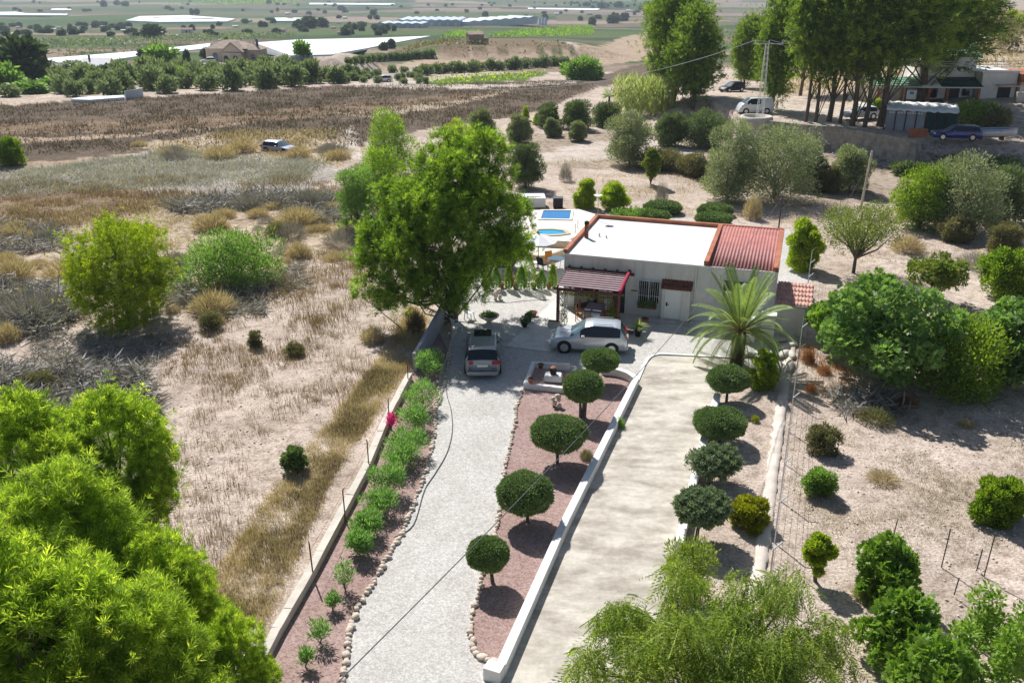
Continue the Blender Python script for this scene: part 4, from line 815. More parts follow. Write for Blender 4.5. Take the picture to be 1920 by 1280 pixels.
# ------------------------------------------------------------------ vehicles
def car(name, label, loc, rz, L=4.5, Wd=1.85, Hh=1.6, paint='silver', wagon=0.75, cat='car', hood=0.26, van=False, group=None):
    """car pointing along local -X (front at negative x)"""
    t = thing(name, label, cat, loc, rz, group); h = L / 2; w = Wd / 2
    hb = 0.62 * Hh
    hoodz = hb * 0.98
    if van: st = [(-h, .55), (-h + .12, .75), (-h + .35, hoodz * 1.0), (-h + .55, hoodz * 1.1), (-h + 1.35, Hh * .98), (-h + 1.9, Hh), (0, Hh), (h - .5, Hh * .99), (h - .1, Hh * .96), (h - .02, Hh * .7), (h, .55)]
    else:
        xh = -h + hood * L
        st = [(-h, .50), (-h + .08, .66), (-h + .35, hoodz * .88), (xh, hoodz), (xh + 0.80, Hh * .95), (xh + 1.15, Hh * .995), (0.25, Hh), (h - .62, Hh * .975), (h - .40, Hh * .93), (h - .10, hb * 1.04), (h - .04, hb * .86), (h, .52)]
    def wid(x): e = abs(x) / h; return w * (1 - 0.10 * max(0, e - 0.72) / 0.28 - 0.08 * max(0, e - 0.93) / 0.07)
    def belt(x, zt): return min(hb * (0.96 + 0.05 * (x + h) / L), zt)
    xs = sorted(set([s[0] for s in st] + list(np.linspace(-h, h, 19)))); rings = []
    for x in xs:
        zt = float(np.interp(x, [s[0] for s in st], [s[1] for s in st])); wb = wid(x); bz = belt(x, zt); cab = max(0, zt - bz)
        wt = wb * (1 - 0.20 * min(1, cab / (Hh - hb + 1e-6)))
        rings.append([(x, s * a, z) for s, a, z in [(1, wb * .90, .24), (1, wb * .985, .38), (1, wb, .62 * bz + .1), (1, wb * .965, bz), (1, wt * .93, max(zt - .05, bz)), (1, wt * .78, zt - .005), (1, 0, zt + .02), (-1, wt * .78, zt - .005), (-1, wt * .93, max(zt - .05, bz)), (-1, wb * .965, bz), (-1, wb, .62 * bz + .1), (-1, wb * .985, .38), (-1, wb * .90, .24)]])
    n = 13; body = MB(); V = [p for r in rings for p in r]; Fb = []; cabx0 = st[3][0]; roof0 = st[4][0] if not van else st[4][0]; roof1 = st[-4][0] if not van else h; rearg = st[-3][0]
    gl = {'windscreen': [], 'rear_window': [], 'side_window': []}
    for i in range(len(xs) - 1):
        xm = (xs[i] + xs[i + 1]) / 2
        for j in range(n - 1):
            f = (i * n + j, i * n + j + 1, (i + 1) * n + j + 1, (i + 1) * n + j)
            if 4 <= j <= 7 and cabx0 < xm < roof0: gl['windscreen'].append(f)
            elif not van and 4 <= j <= 7 and roof1 < xm < rearg: gl['rear_window'].append(f)
            elif j in (3, 8) and cabx0 + .45 < xm < (rearg - .22 if not van else -h + 2.6): gl['side_window'].append(f)
            else: Fb.append(f)
    Fb += [tuple(range(n)), tuple(range((len(xs) - 1) * n, len(xs) * n))[::-1], ]
    Fb = [f[::-1] for f in Fb]
    bo = MB().add(V, Fb, True).build('body', M[paint], t)
    for k_, fs in gl.items():
        if not fs: continue
        if k_ == 'side_window':
            for sgn in (0, 1):
                ff = [f[::-1] for f in fs if (V[f[0]][1] > 0) == (sgn == 0)]; g = MB().add(V, ff, True).build(k_, M['glass'], t)
        else: MB().add(V, [f[::-1] for f in fs], True).build(k_, M['glassblue' if k_ == 'windscreen' else 'glass'], t)
    for sx in (-h + 0.19 * L, h - 0.20 * L):
        for sy in (-1, 1):
            r = 0.34; MB().tube([(sx, sy * (w - .03), r + .02), (sx, sy * (w + .004), r + .02)], r + .06, 20).build('wheel_arch', M['black'], t)
            wh = MB().tube([(sx, sy * (w - .2), r), (sx, sy * (w + .012), r)], r, 20).build('wheel', M['tyre'], t)
            MB().tube([(sx, sy * (w - .05), r), (sx, sy * (w + .02), r)], r * .66, 14).build('rim', M['rim'], wh)
    zl = .62 * hb + .22
    for sy in (-1, 1):
        MB().box(h - .16, h - .005, sy * w * .62 - .13 * (sy > 0) * 0 - .11, sy * w * .62 + .24 * (sy > 0) + .11 - .24 * (sy < 0) * 0 - 0, zl - .02, zl + .16).build('tail_light', M['redlamp'], t, bevel=.02)
        MB().box(-h + .03, -h + .22, sy * w * .70 - .15, sy * w * .70 + .15, .62, .75).build('headlight', M['lamp'], t, bevel=.02)
        MB().box(cabx0 + .62, cabx0 + .80, sy * (w + .10) - .09, sy * (w + .10) + .09, hb * .98, hb * .98 + .14).build('mirror', M[paint], t, bevel=.03)
    MB().box(h - .03, h + .05, -w * .86, w * .86, .30, .46).build('rear_bumper', M['black'] if paint == 'bluecar' else M[paint], t, bevel=.03)
    MB().box(-h - .05, -h + .03, -w * .8, w * .8, .28, .46).build('front_bumper', M[paint], t, bevel=.03)
    MB().box(h + .0, h + .035, -.27, .27, zl - .12, zl).build('number_plate', M['plate'], t)
    if not van and Hh > 1.55:
        for sy in (-1, 1): MB().tube([(cabx0 + 1.2, sy * w * .66, Hh + .035), (h - .8, sy * w * .64, Hh + .015)], .02, 6).build('roof_rail', M['steel'], t)
    return t
wg = car('parked_car', 'grey estate car seen from behind on the shaded driveway', (-1.55, 44.55, 0.014), -math.pi / 2 + 0.02, 4.75, 1.90, 1.62, 'greycar')
MB().box(-0.45, 0.45, -0.46, 0.46, 1.632, 1.648).build('glass_sunroof', M['glass'], wg)
car('parked_car', 'silver sport utility car parked side on in front of the pergola', (4.25, 46.35, 0.02), math.radians(-7), 4.2, 1.80, 1.62, 'silver')
# ------------------------------------------------------------------ vegetation builders
def unit(v): return v / np.maximum(np.linalg.norm(v, axis=-1, keepdims=True), 1e-9)
def rdir(rg, n): return unit(rg.normal(size=(n, 3)))
def frames(rg, d):
    r = rdir(rg, len(d)); x = unit(np.cross(r, d)); y = np.cross(d, x); return np.stack([x, y, d], -1)   # columns
def frames_n(rg, g, nrm):
    y = unit(nrm - g * (nrm * g).sum(-1, keepdims=True)); x = np.cross(y, g); return np.stack([x, y, g], -1)
def inst(tv, tf, pos, R, s):
    s = np.asarray(s); s = s[:, None] if s.ndim == 1 else s
    V = np.einsum('nij,nkj->nki', R, tv[None] * s[:, None, :]) + pos[:, None, :]
    Fc = tf[None] + (np.arange(len(pos)) * len(tv))[:, None, None]
    return V.reshape(-1, 3), Fc.reshape(-1, tf.shape[1])
def t_leaf(l, w, bend=0.15): return np.array([(0, 0, 0), (w / 2, bend * l * .3, l * .45), (0, bend * l, l), (-w / 2, bend * l * .3, l * .45)]), np.array([(0, 1, 2, 3)])
def t_tuft(rg, n, l, w, cone=1.0):
    """needle spray; all needles share the base point so that a spray is one island of one colour"""
    V = [np.zeros(3)]; Fc = []
    for i in range(n):
        th = cone * math.sqrt(rg.rand()); ph = rg.rand() * 6.283; d = np.array([math.sin(th) * math.cos(ph), math.sin(th) * math.sin(ph), math.cos(th)])
        x = unit(np.cross(d, rdir(rg, 1)[0])); L = l * (0.7 + 0.5 * rg.rand()); k = len(V)
        V += [d * L * .62 + x * w * .8, d * L]; Fc.append((0, k, k + 1))
    return np.array(V), np.array(Fc)
def t_star(n, l, w):
    """lobed leaf: n narrow blades fanning out in one plane"""
    V = []; Fc = []
    for i in range(n):
        a = (i / (n - 1) - 0.5) * 2.4; L = l * (1 - 0.25 * abs(a) / 1.2); d = np.array([math.sin(a), 0, math.cos(a)]); x = np.array([math.cos(a), 0, -math.sin(a)])
        k = len(V); V += [(0, 0, 0), d * L * .55 + x * w / 2 + np.array([0, .05 * L, 0]), d * L, d * L * .55 - x * w / 2 + np.array([0, .05 * L, 0])]; Fc.append((k, k + 1, k + 2, k + 3))
    return np.array(V, float), np.array(Fc)
def clumps_in(rg, n, c, rad, rc, zmin=-1.0, fill=0.45, tries=24):
    out = np.zeros((0, 3)); rs_ = []
    for i in range(n):
        d = rdir(rg, tries) * (fill + (1 - fill) * rg.rand(tries, 1) ** 0.5); d = d[d[:, 2] >= zmin]
        if not len(d): d = np.array([[0, 0, .5]])
        q = d * rad
        dd = (np.sqrt(((q[:, None] - out[None]) ** 2).sum(-1)).min(1) if len(out) else np.ones(len(q))) * (0.6 + 0.4 * rg.rand(len(q)))
        out = np.vstack([out, q[int(np.argmax(dd))]]); rs_.append(rc * (0.6 + 0.75 * rg.rand() ** 1.3))
    return np.column_stack([out + np.array(c), rs_])
def foliage(rg, cl, n, tv, tf, up=0.4, jit=0.6, shell=0.55, flat=0.85, size=(0.75, 1.25), droop=0.0):
    w = cl[:, 3] ** 2; k = rg.choice(len(cl), n, p=w / w.sum()); d = rdir(rg, n); d[:, 2] = d[:, 2] * 0.9 + 0.12; d = unit(d)
    r = cl[k, 3] * (1 - shell * rg.rand(n) ** 1.6) * np.where(rg.rand(n) < .14, 1 + .32 * rg.rand(n), 1.0)
    pos = cl[k, :3] + d * r[:, None] * np.array([1, 1, flat])
    g = unit(d + np.array([0, 0, up - droop]) + jit * rdir(rg, n))
    fr_ = frames(rg, g) if jit < .5 else frames_n(rg, g, d + np.array([0, 0, .55]) + .65 * rdir(rg, n))
    return inst(tv, tf, pos, fr_, size[0] + (size[1] - size[0]) * rg.rand(n))
def shoots(rg, cl, n, L, per, tv, tf, up=0.6, flat=.9, size=(.7, 1.2), shell=.5):
    """needle sprays strung along outward and upward shoots"""
    w = cl[:, 3] ** 2; k = rg.choice(len(cl), n, p=w / w.sum()); d = rdir(rg, n); d[:, 2] = d[:, 2] * .9 + .1; d = unit(d)
    o = cl[k, :3] + d * (cl[k, 3] * (1 - shell * rg.rand(n) ** 1.3))[:, None] * np.array([1, 1, flat]); g = unit(d + np.array([0, 0, up]) + .35 * rdir(rg, n)); ln = L * (.5 + .8 * rg.rand(n)) * np.where(rg.rand(n) < .16, 2.3, 1.0)
    t_ = (np.arange(per) + .6) / per; pos = (o[:, None] + g[:, None] * (ln[:, None] * t_)[..., None]).reshape(-1, 3); gg = unit(np.repeat(g, per, 0) + .25 * rdir(rg, n * per))
    s = (size[0] + (size[1] - size[0]) * rg.rand(n * per)) * np.tile(1.1 - .35 * t_, n)
    return inst(tv, tf, pos, frames(rg, gg), s)
def wood(rg, base_pts, base_r, targets, r_b=0.05, k=7):
    mb = MB(); mb.tube(base_pts, base_r, k)
    bp = [np.array(p) for p in base_pts]
    for q in targets:
        q = np.array(q); c = [p for p in bp if p[2] < q[2] + 0.2] or bp[-1:]
        a = c[int(rg.randint(max(0, len(c) - 4), len(c)))]; m_ = (a + q) / 2 + rg.normal(size=3) * 0.08 * np.linalg.norm(q - a) + np.array([0, 0, -0.06 * np.linalg.norm(q - a)])
        mb.tube([a, m_, q], [r_b, r_b * .7, r_b * .3], 5, False)
    return mb
MESHES = {}
def plant(name, label, cat, loc, rz, parts, group=None, scale=1.0):
    """parts: list of (part name, mesh, material)"""
    t = thing(name, label, cat, loc, rz, group, scale)
    for pn, me, m_ in parts: mesh_obj(pn, me, m_, t)
    return t
def fol_mesh(name, vf, smooth=False): return np_mesh(name, vf[0], [vf[1]], smooth)

def make_pine(seed, h, r, tr=0.22, low=0.25, n_cl=60, n_t=5000, needle=0.22, nw=0.03, k=9, rc=None, lean=(0, 0), sh=0.0):
    rg = np.random.RandomState(seed); rc = rc or r * 0.30
    zc = h * (low + (1 - low) * 0.5); rad = np.array([r, r, h * (1 - low) * 0.5]) - rc * 0.6
    cl = clumps_in(rg, n_cl, (lean[0], lean[1], zc), rad, rc, zmin=-0.9, fill=0.4 if needle != .26 else .72)
    tv, tf = t_tuft(rg, k, needle, nw, 1.25 if not sh else .95 if needle != .26 else 1.2)
    f = fol_mesh('needles', shoots(rg, cl, n_t // 4, sh, 4, tv, tf)) if sh else fol_mesh('needles', foliage(rg, cl, n_t, tv, tf, up=0.5, jit=0.38, shell=0.5))
    tp = [(lean[0] * t_ + rg.normal() * 0.05, lean[1] * t_ + rg.normal() * .05, h * 0.9 * t_) for t_ in (0, .15, .3, .45, .6, .75, .9)]
    w = wood(rg, tp, [tr * (1 - 0.85 * i / 6) for i in range(7)], cl[rg.permutation(len(cl))[:max(10, n_cl // 2)], :3], tr * 0.25).mesh('trunk')
    return [('crown', f), ('trunk', w)]
def make_bush(seed, rad, n_cl, n, l, w, rc, trunk=0.1, lift=0.0, up=0.4, jit=0.7, shell=0.7, star=0, tz=None, wide_top=False):
    """crown ellipsoid with radii rad, its bottom lifted by lift"""
    rg = np.random.RandomState(seed); rad = np.array(rad, float); cz = lift + rad[2] * (1.0 if lift else .72); rad[2] = rad[2] * (1.0 if lift else 1.25)
    cl = clumps_in(rg, n_cl, (0, 0, cz), np.maximum(rad - rc * 0.6, 0.05), rc, zmin=-0.95 if lift else -0.5, fill=0.3)
    tv, tf = t_star(star, l, w) if star else t_leaf(l, w)
    f = fol_mesh('leaves', foliage(rg, cl, n, tv, tf, up, jit, shell))
    tp = [(rg.normal() * .03, rg.normal() * .03, cz * t_) for t_ in (0, .3, .6, .9)]
    wd = wood(rg, tp, [trunk, trunk * .85, trunk * .6, trunk * .35], cl[:min(len(cl), 14), :3], trunk * 0.4).mesh('trunk')
    return [('crown', f), ('trunk', wd)]
def mk(parts, leafm, barkm): return [(n, me, leafm if n == 'crown' else barkm) for n, me in parts]

# ------------------------------------------------------------------ big pine over the wagon and its neighbours
pb = P(850, 602, 0); rg = np.random.RandomState(11)
def at_px(u, v, base, off=0.0):     # point seen at pixel (u, v) in the plane y = base.y + off
    d = ray(u, v); t_ = (base.y + off) / d[1]; return np.array([d[0] * t_, d[1] * t_, H_CAM + d[2] * t_]) - np.array(base)
blobs = [(690, 545, 24, -1), (745, 570, 24, -1), (712, 575, 18, -1.2), (800, 575, 26, -1), (770, 420, 62, 0), (830, 370, 65, .5), (720, 470, 52, -.5), (800, 470, 60, -1.5), (740, 385, 42, .5), (880, 340, 60, 1), (840, 300, 52, 1.5), (910, 300, 45, 2), (790, 320, 42, 1), (930, 370, 52, 2), (945, 430, 55, 2), (900, 420, 60, 1), (860, 480, 58, -.5), (705, 500, 38, -1), (760, 520, 48, -1.5), (820, 530, 45, -1), (730, 540, 30, -1.2), (885, 520, 42, 0), (930, 480, 45, 1.5), (970, 410, 30, 2), (850, 420, 60, -1.2), (770, 455, 50, -2), (815, 415, 50, -1.8), (870, 280, 38, 1.5), (900, 265, 30, 2), (690, 490, 26, -.5), (860, 330, 50, -.5), (790, 365, 45, -1.2), (960, 460, 32, 2.2), (840, 560, 30, -.5), (700, 440, 34, -.5), (920, 330, 45, .5)]
cl = []
for u, v, r, off in blobs:
    c = at_px(u, v, pb, off); rm = r * depth_of(Vector(c) + pb) / F_PX
    for _ in range(4): cl.append([*(c + rdir(rg, 1)[0] * rm * 0.66), rm * rg.uniform(.34, .56)])
cl = np.array(cl); tv, tf = t_tuft(rg, 12, 0.32, 0.045, 1.15)
f = fol_mesh('needles', shoots(rg, cl, 6000, .4, 3, tv, tf, shell=.4))
tp = [(0, 0, 0), (.05, 0, 1.5), (-.1, .1, 3), (-.15, .2, 4.5), (-.3, .3, 6), (-.3, .4, 7.5), (-.2, .5, 9)]
w = wood(rg, tp, [.30, .27, .24, .20, .16, .11, .06], cl[rg.permutation(len(cl))[:45], :3], .06)
w.tube([(0, 0, 1.2), (-.9, -.3, 3.2), (-1.8, -.5, 5.2)], [.17, .12, .06], 6)
plant('pine_tree', 'large bright green pine shading the grey estate car', 'pine tree', pb, 0, [('crown', f, LM['pine']), ('trunk', w.mesh('trunk'), M['bark'])])
# near pines, lower left
near = [(60, 905, 7.6, 2.1, 'near pine at the left edge, topmost of the foreground pines'), (215, 870, 7.4, 1.9, 'near pine with the crown standing highest beside the grass strip'), (110, 1080, 8.0, 2.2, 'bushy near pine in the middle of the lower left corner'), (315, 1155, 6.2, 1.75, 'near pine leaning toward the low boundary wall'), (40, 1240, 8.6, 2.1, 'nearest pine in the very lower left corner'), (250, 1280, 7.4, 1.9, 'near pine at the bottom edge left of the red gravel bed'), (440, 1275, 5.0, 1.5, 'low bright pine at the bottom edge touching the boundary wall')]
NP = [make_pine(31 + i, 7.6, 2.1, 0.16, 0.15, 50, 10400, 0.26, 0.03, 12, rc=0.46, sh=.3) for i in range(3)]
for i, (u, v, z, r, lb) in enumerate(near):
    c = P(u, v, z * 0.62); s = z / 7.6; g = terr(c.x, c.y)
    plant('pine_tree', lb, 'pine tree', (c.x, c.y, float(g) - 0.1), i * 1.3, mk(NP[i % 3], LM['pinenear'], M['bark']), 'foreground pines', (s * r / 2.1, s * r / 2.1, s))
# young pine and bush in the left field
b0 = G(240, 605); s = px(180, b0) / 2
plant('pine_tree', 'lone yellow green young pine in the dry left field', 'pine tree', b0, 0.4, mk(make_pine(51, px(190, b0) / .93, s, 0.11, -0.18, 56, 11500, 0.22, 0.03, 13, rc=s * .24, sh=.5), LM['pineyoung'], M['bark']))
b0 = G(440, 532)
plant('shrub', 'spreading bright green shrub in the dry left field', 'shrub', b0, 0.4, mk(make_bush(52, (px(98, b0), px(80, b0), px(56, b0)), 40, 10000, .26, .075, px(30, b0), .08, 0, up=.8, jit=.6), LM['bright'], M['barkgrey']))
for i, (u, v, wp, hp, lm, l, w_, lb, nm) in enumerate([
    (735, 330, 95, 115, 'pine', .24, .05, 'slender green tree behind the big pine, left of its top', 'tree'),
    (718, 400, 90, 120, 'pine', .24, .05, 'mid green tree directly behind the left flank of the big pine', 'tree'),
    (672, 432, 85, 118, 'bright', .22, .045, 'light green feathery tree left of the big pine', 'tree'),
    (860, 300, 70, 75, 'lime', .22, .06, 'yellow green tree top just behind the big pine', 'tree'),
    (985, 352, 72, 85, 'olivedark', .22, .06, 'dense dark olive right of the big pine', 'olive tree'),
    (905, 258, 52, 45, 'olive', .26, .08, 'grey olive tree at the dark field edge, nearest the big pine', 'olive tree'),
    (973, 268, 50, 50, 'olive', .26, .08, 'round olive tree second from the big pine', 'olive tree'),
    (1026, 238, 50, 42, 'olivedark', .26, .08, 'round olive tree far up the row by the dark field', 'olive tree'),
    (1080, 242, 62, 52, 'olivedark', .26, .08, 'broad dark olive tree beside the small palm', 'olive tree'),
    (1036, 256, 32, 32, 'olive', .24, .08, 'small young olive in front of the broad dark one', 'olive tree'),
    (1083, 264, 34, 34, 'olive', .24, .08, 'smallest young olive beside the dirt track', 'olive tree'),
    (1138, 236, 58, 42, 'olivedark', .26, .08, 'low dark olive at the foot of the cane thicket', 'olive tree'),
    (1180, 312, 96, 100, 'olive', .24, .08, 'tall grey olive standing at the dirt track bend', 'olive tree'),
    (1258, 274, 62, 62, 'olivedark', .24, .08, 'round very dark tree left of the stone terrace', 'tree'),
    (1322, 276, 90, 68, 'olivedark', .24, .08, 'dark green olive below the white van', 'olive tree'),
    (1362, 376, 112, 145, 'olive', .24, .075, 'tall grey leaved olive, left one of the big pair', 'olive tree'),
    (1450, 372, 165, 140, 'olive', .24, .075, 'big spreading olive, right one of the big pair', 'olive tree'),
    (1505, 352, 75, 85, 'olive', .24, .075, 'slanting olive behind the big pair', 'olive tree'),
    (1592, 356, 80, 82, 'olive', .22, .07, 'dusty olive in front of the stone bank', 'olive tree'),
    (1548, 360, 50, 50, 'scrub', .22, .07, 'low dusty scrub bush left of the olive at the stone bank', 'shrub'),
    (1722, 428, 120, 120, 'citrus', .22, .08, 'fresh green carob, left part of the big thicket', 'tree'),
    (1795, 432, 160, 135, 'olive', .24, .075, 'broad grey olive in the middle of the big thicket', 'olive tree'),
    (1868, 418, 110, 100, 'olivedark', .22, .08, 'dark tree at the right end of the big thicket', 'tree'),
    (1790, 452, 60, 45, 'scrub', .22, .06, 'low grey green scrub below the big thicket', 'shrub'),
    (1878, 470, 70, 55, 'scrub', .22, .06, 'grey green scrub at the right edge below the thicket', 'shrub'),
    (1885, 556, 112, 90, 'citrus', .20, .09, 'dark glossy orange tree at the right edge', 'citrus tree'),
    (1502, 505, 62, 92, 'lime', .22, .07, 'bright lime shrub behind the right house corner', 'shrub'),
    (1097, 390, 42, 50, 'lime', .22, .08, 'lime green shrub behind the swimming pool', 'shrub'),
    (1152, 392, 58, 50, 'lime', .20, .06, 'thin yellow green shrub right of the pool terrace', 'shrub'),
    (1786, 735, 205, 150, 'citrus', .17, .08, 'large dark orange tree between the two fig trees', 'citrus tree'),
    (1428, 725, 56, 72, 'lime', .15, .07, 'bright lime shrub beside the clipped tree and sacks', 'shrub'),
    (1868, 975, 100, 85, 'citrus', .15, .06, 'small dark shrub on the dry ground at the right edge', 'shrub'),
    (555, 880, 46, 50, 'topiary', .12, .05, 'small dark green shrub alone on the stubble', 'shrub'),
    (1532, 925, 60, 55, 'bright', .14, .04, 'small fresh green weed bush beside the wire fence', 'shrub'),
    (1540, 845, 65, 55, 'scrub', .14, .04, 'grey green weed bush under the wire fence', 'shrub'),
    (1528, 1090, 52, 85, 'lime', .13, .05, 'yellow tipped sapling behind the pepper tree', 'sapling'),
    (940, 505, 80, 70, 'olivedark', .20, .06, 'dark bush hanging over the garden wall beside the pine', 'shrub'),
    (20, 310, 60, 50, 'citrus', .24, .07, 'green bush at the left edge by the ploughed field', 'shrub'),
    (1400, 985, 75, 60, 'yellow', .13, .06, 'yellow flowering bush right of the grey clipped tree', 'shrub'),
    (555, 665, 40, 22, 'scrub', .16, .03, 'low dry green tussock on the stubble field', 'tussock'),
    (480, 650, 28, 32, 'scrub', .16, .03, 'upright dry green tussock on the stubble field', 'tussock'),
    (396, 615, 46, 32, 'scrub', .16, .03, 'dry green tussock right of the young pine', 'tussock'),
    (75, 735, 60, 40, 'scrub', .16, .03, 'dry yellow green tussock above the twig heap', 'tussock'),
    (985, 226, 14, 24, 'lime', .22, .08, 'small yellow green cypress at the dark field edge, left one', 'cypress'),
    (1006, 234, 14, 18, 'lime', .22, .08, 'small yellow green cypress at the dark field edge, right one', 'cypress'),
    (1090, 150, 60, 40, 'bright', .5, .2, 'bright green tree cluster at the end of the dark field', 'tree'),
    (1420, 150, 50, 75, 'lime', .4, .14, 'yellow green tree behind the white van', 'tree'),
    (1240, 318, 95, 36, 'scrub', .22, .06, 'long low scrub strip left of the big olives', 'scrub'),
    (1300, 330, 70, 42, 'scrub', .22, .06, 'dusty scrub between the olives and the track', 'scrub'),
    (1220, 345, 34, 50, 'almond', .22, .06, 'small brownish sapling by the scrub strip', 'sapling'),
]):
    b0 = G(u, v); W2, H2 = px(wp, b0) / 2, px(hp, b0) / .93 / 2; n = int(min(17000, 1200 + 4.6 * wp * hp * (1 if v < 600 else .45) * (1.2 if lm == 'olive' else .9)))
    flat = cat = nm
    tr_ = 0.06 + 0.03 * W2
    parts = make_bush(100 + i, (W2, W2 * .9, H2), int(14 + W2 * 8), n, l, w_, W2 * .34, tr_, 0.0 if nm != 'sapling' else H2 * .4, up=.45, jit=.75)
    plant('shrub' if nm in ('shrub', 'tussock', 'scrub', 'sapling') else nm.replace(' ', '_'), lb, nm, b0, i * .7, mk(parts, LM[lm], M['barkgrey']))
# almond with visible forked trunk, small fig, big figs, bottom right fig and vines
def forked(seed, label, u, v, wp, hp, leafm, l, w_, n, lift, name, cat, star=0, lean=0.0):
    b0 = G(u, v); W2, Hm = px(wp, b0) / 2, px(hp, b0) / .93; rg = np.random.RandomState(seed); rz_ = (Hm - lift * Hm) / 2
    rc = W2 * .30; cl = clumps_in(rg, 26, (lean, 0, lift * Hm + rz_), np.array([W2, W2, rz_]) - rc * .6, rc, fill=.35)
    tv, tf = t_star(star, l, w_) if star else t_leaf(l, w_)
    f = fol_mesh('leaves', foliage(rg, cl, n, tv, tf, up=.3, jit=.7, shell=.6))
    mb = MB(); a = (0, 0, 0); b_ = (lean * .3, 0, lift * Hm * .7); mb.tube([a, b_], [.13, .11], 7)
    for q in cl[:16, :3]: m_ = (np.array(b_) + q) / 2 + rg.normal(size=3) * .12; mb.tube([b_, m_, q], [.08, .055, .02], 6, False)
    return plant(name, label, cat, b0, 0, [('crown', f, LM[leafm]), ('trunk', mb.mesh('trunk'), M['barkgrey'])])
forked(7, 'almond tree with forked dark trunk right of the red roof', 1600, 512, 150, 128, 'almond', .17, .06, 9000, .30, 'almond_tree', 'almond tree')
forked(8, 'small fig tree with thick bare trunk on the sandy plot', 1750, 563, 115, 80, 'almond', .20, .12, 2200, .35, 'fig_tree', 'fig tree', 3)
forked(9, 'big spreading fig tree with large leaves beside the outbuilding', 1662, 722, 240, 200, 'fig', .25, .10, 6500, .02, 'fig_tree', 'fig tree', 5)
forked(19, 'low fig branch mass reaching toward the wire fence', 1568, 655, 130, 90, 'figbright', .22, .09, 2400, .15, 'fig_tree', 'fig tree', 5)
forked(10, 'fig tree at the right edge beside the orange tree', 1892, 722, 150, 155, 'fig', .25, .10, 3800, .02, 'fig_tree', 'fig tree', 5)
for i, (u, v, z, r, hgt, lb) in enumerate([(1665, 1075, 2.0, 1.0, 2.4, 'bright fig bush, uppermost in the lower right corner'), (1690, 1190, 1.8, 1.2, 2.3, 'bright fig bush in the middle of the lower right corner'), (1760, 1270, 1.8, 1.3, 2.3, 'broad bright fig bush at the bottom edge')]):
    c = P(u, v, z * .5); plant('fig_tree', lb, 'fig tree', (c.x, c.y, float(terr(c.x, c.y))), i, mk(make_bush(300 + i, (r, r, hgt / 2), 26, 3000, .17, .07, r * .36, .06, 0, up=.3, jit=.7, star=5), LM['figbright'], M['barkgrey']))
for i, (u, v, lb) in enumerate([(1850, 1140, 'tall vine shoots at the thin stakes'), (1888, 1230, 'vine shoots at the right bottom corner'), (1800, 1215, 'vine shoots between the fig and the stakes'), (1925, 1180, 'vine shoots cut by the right edge')]):
    c = P(u, v, 1.0); plant('vine', lb, 'vine', (c.x, c.y, float(terr(c.x, c.y))), i, mk(make_bush(320 + i, (.6, .55, 1.15), 18, 1300, .15, .09, .26, .03, 0, up=.2, jit=.8), LM['vine'], M['barkgrey']))
# pepper tree at the bottom centre: hanging feathery strands
rg = np.random.RandomState(77); pc = P(1320, 1190, 3.6); pbz = float(terr(pc.x, pc.y))
blobs = [(1140, 1170, 65), (1110, 1230, 60), (1200, 1130, 62), (1290, 1075, 50), (1275, 1120, 60), (1340, 1150, 75), (1420, 1130, 70), (1480, 1110, 55), (1250, 1210, 80), (1350, 1230, 85), (1450, 1200, 80), (1530, 1180, 60), (1180, 1260, 70), (1480, 1260, 80), (1400, 1290, 90), (1290, 1290, 90), (1560, 1240, 45), (1300, 1170, 60)]
cl = []
for u, v, r in blobs:
    zz = 3.9 - (abs(u - 1320) / 280.0) ** 2 * 1.6 - max(0, (v - 1200)) / 80.0 * 0.5; c = P(u, v, zz); rm = px(r, c)
    for _ in range(3): cl.append([*(np.array(c) - np.array([pc.x, pc.y, pbz]) + rdir(rg, 1)[0] * rm * .6), rm * rg.uniform(.45, .65)])
cl = np.array(cl)
V = []; Fc = []
for i in range(16):     # strand template: alternate narrow leaflets along a drooping stem
    z = -0.045 * i; x = 0.10 * math.sin(i * .12); s = 1 if i % 2 else -1; k_ = len(V)
    V += [(x, 0, z), (x + s * .05, .012, z - .035), (x + s * .10, 0, z - .085), (x + s * .045, -.012, z - .055)]; Fc.append((k_, k_ + 1, k_ + 2, k_ + 3))
tv, tf = np.array(V), np.array(Fc); n = 4000
w = cl[:, 3] ** 2; k_ = rg.choice(len(cl), n, p=w / w.sum()); d = rdir(rg, n); d[:, 2] = np.abs(d[:, 2]) * .8 + .05; pos = cl[k_, :3] + d * (cl[k_, 3] * (1 - .6 * rg.rand(n) ** 1.5))[:, None]
g = unit(np.array([0, 0, 1.0]) + .55 * rdir(rg, n) - d * .25)
f = fol_mesh('strands', inst(tv, tf, pos, frames(rg, g), .7 + .7 * rg.rand(n)))
mb = MB(); tp = [(0, 0, 0), (.1, 0, .8), (.15, .1, 1.6), (.1, .1, 2.4)]; mb.tube(tp, [.22, .18, .15, .12], 8)
for q in cl[rg.permutation(len(cl))[:34], :3]:
    a = np.array(tp[rg.randint(1, 4)]); m_ = (a + q) / 2 + np.array([0, 0, .3]) + rg.normal(size=3) * .15; mb.tube([a, m_, q], [.07, .045, .015], 5, False)
plant('pepper_tree', 'feathery drooping pepper tree at the bottom edge over the ramp', 'pepper tree', (pc.x, pc.y, pbz), 0, [('crown', f, LM['pepper']), ('trunk', mb.mesh('trunk'), M['barkgrey'])])
b0 = P(1288, 1120, 0); plant('shrub', 'rounded bright green shrub at the near end of the white kerb', 'shrub', b0, 0, mk(make_bush(340, (.85, .8, .95), 24, 4200, .16, .035, .32, .07, .2, up=.7, jit=.6), LM['pepper'], M['barkgrey']))

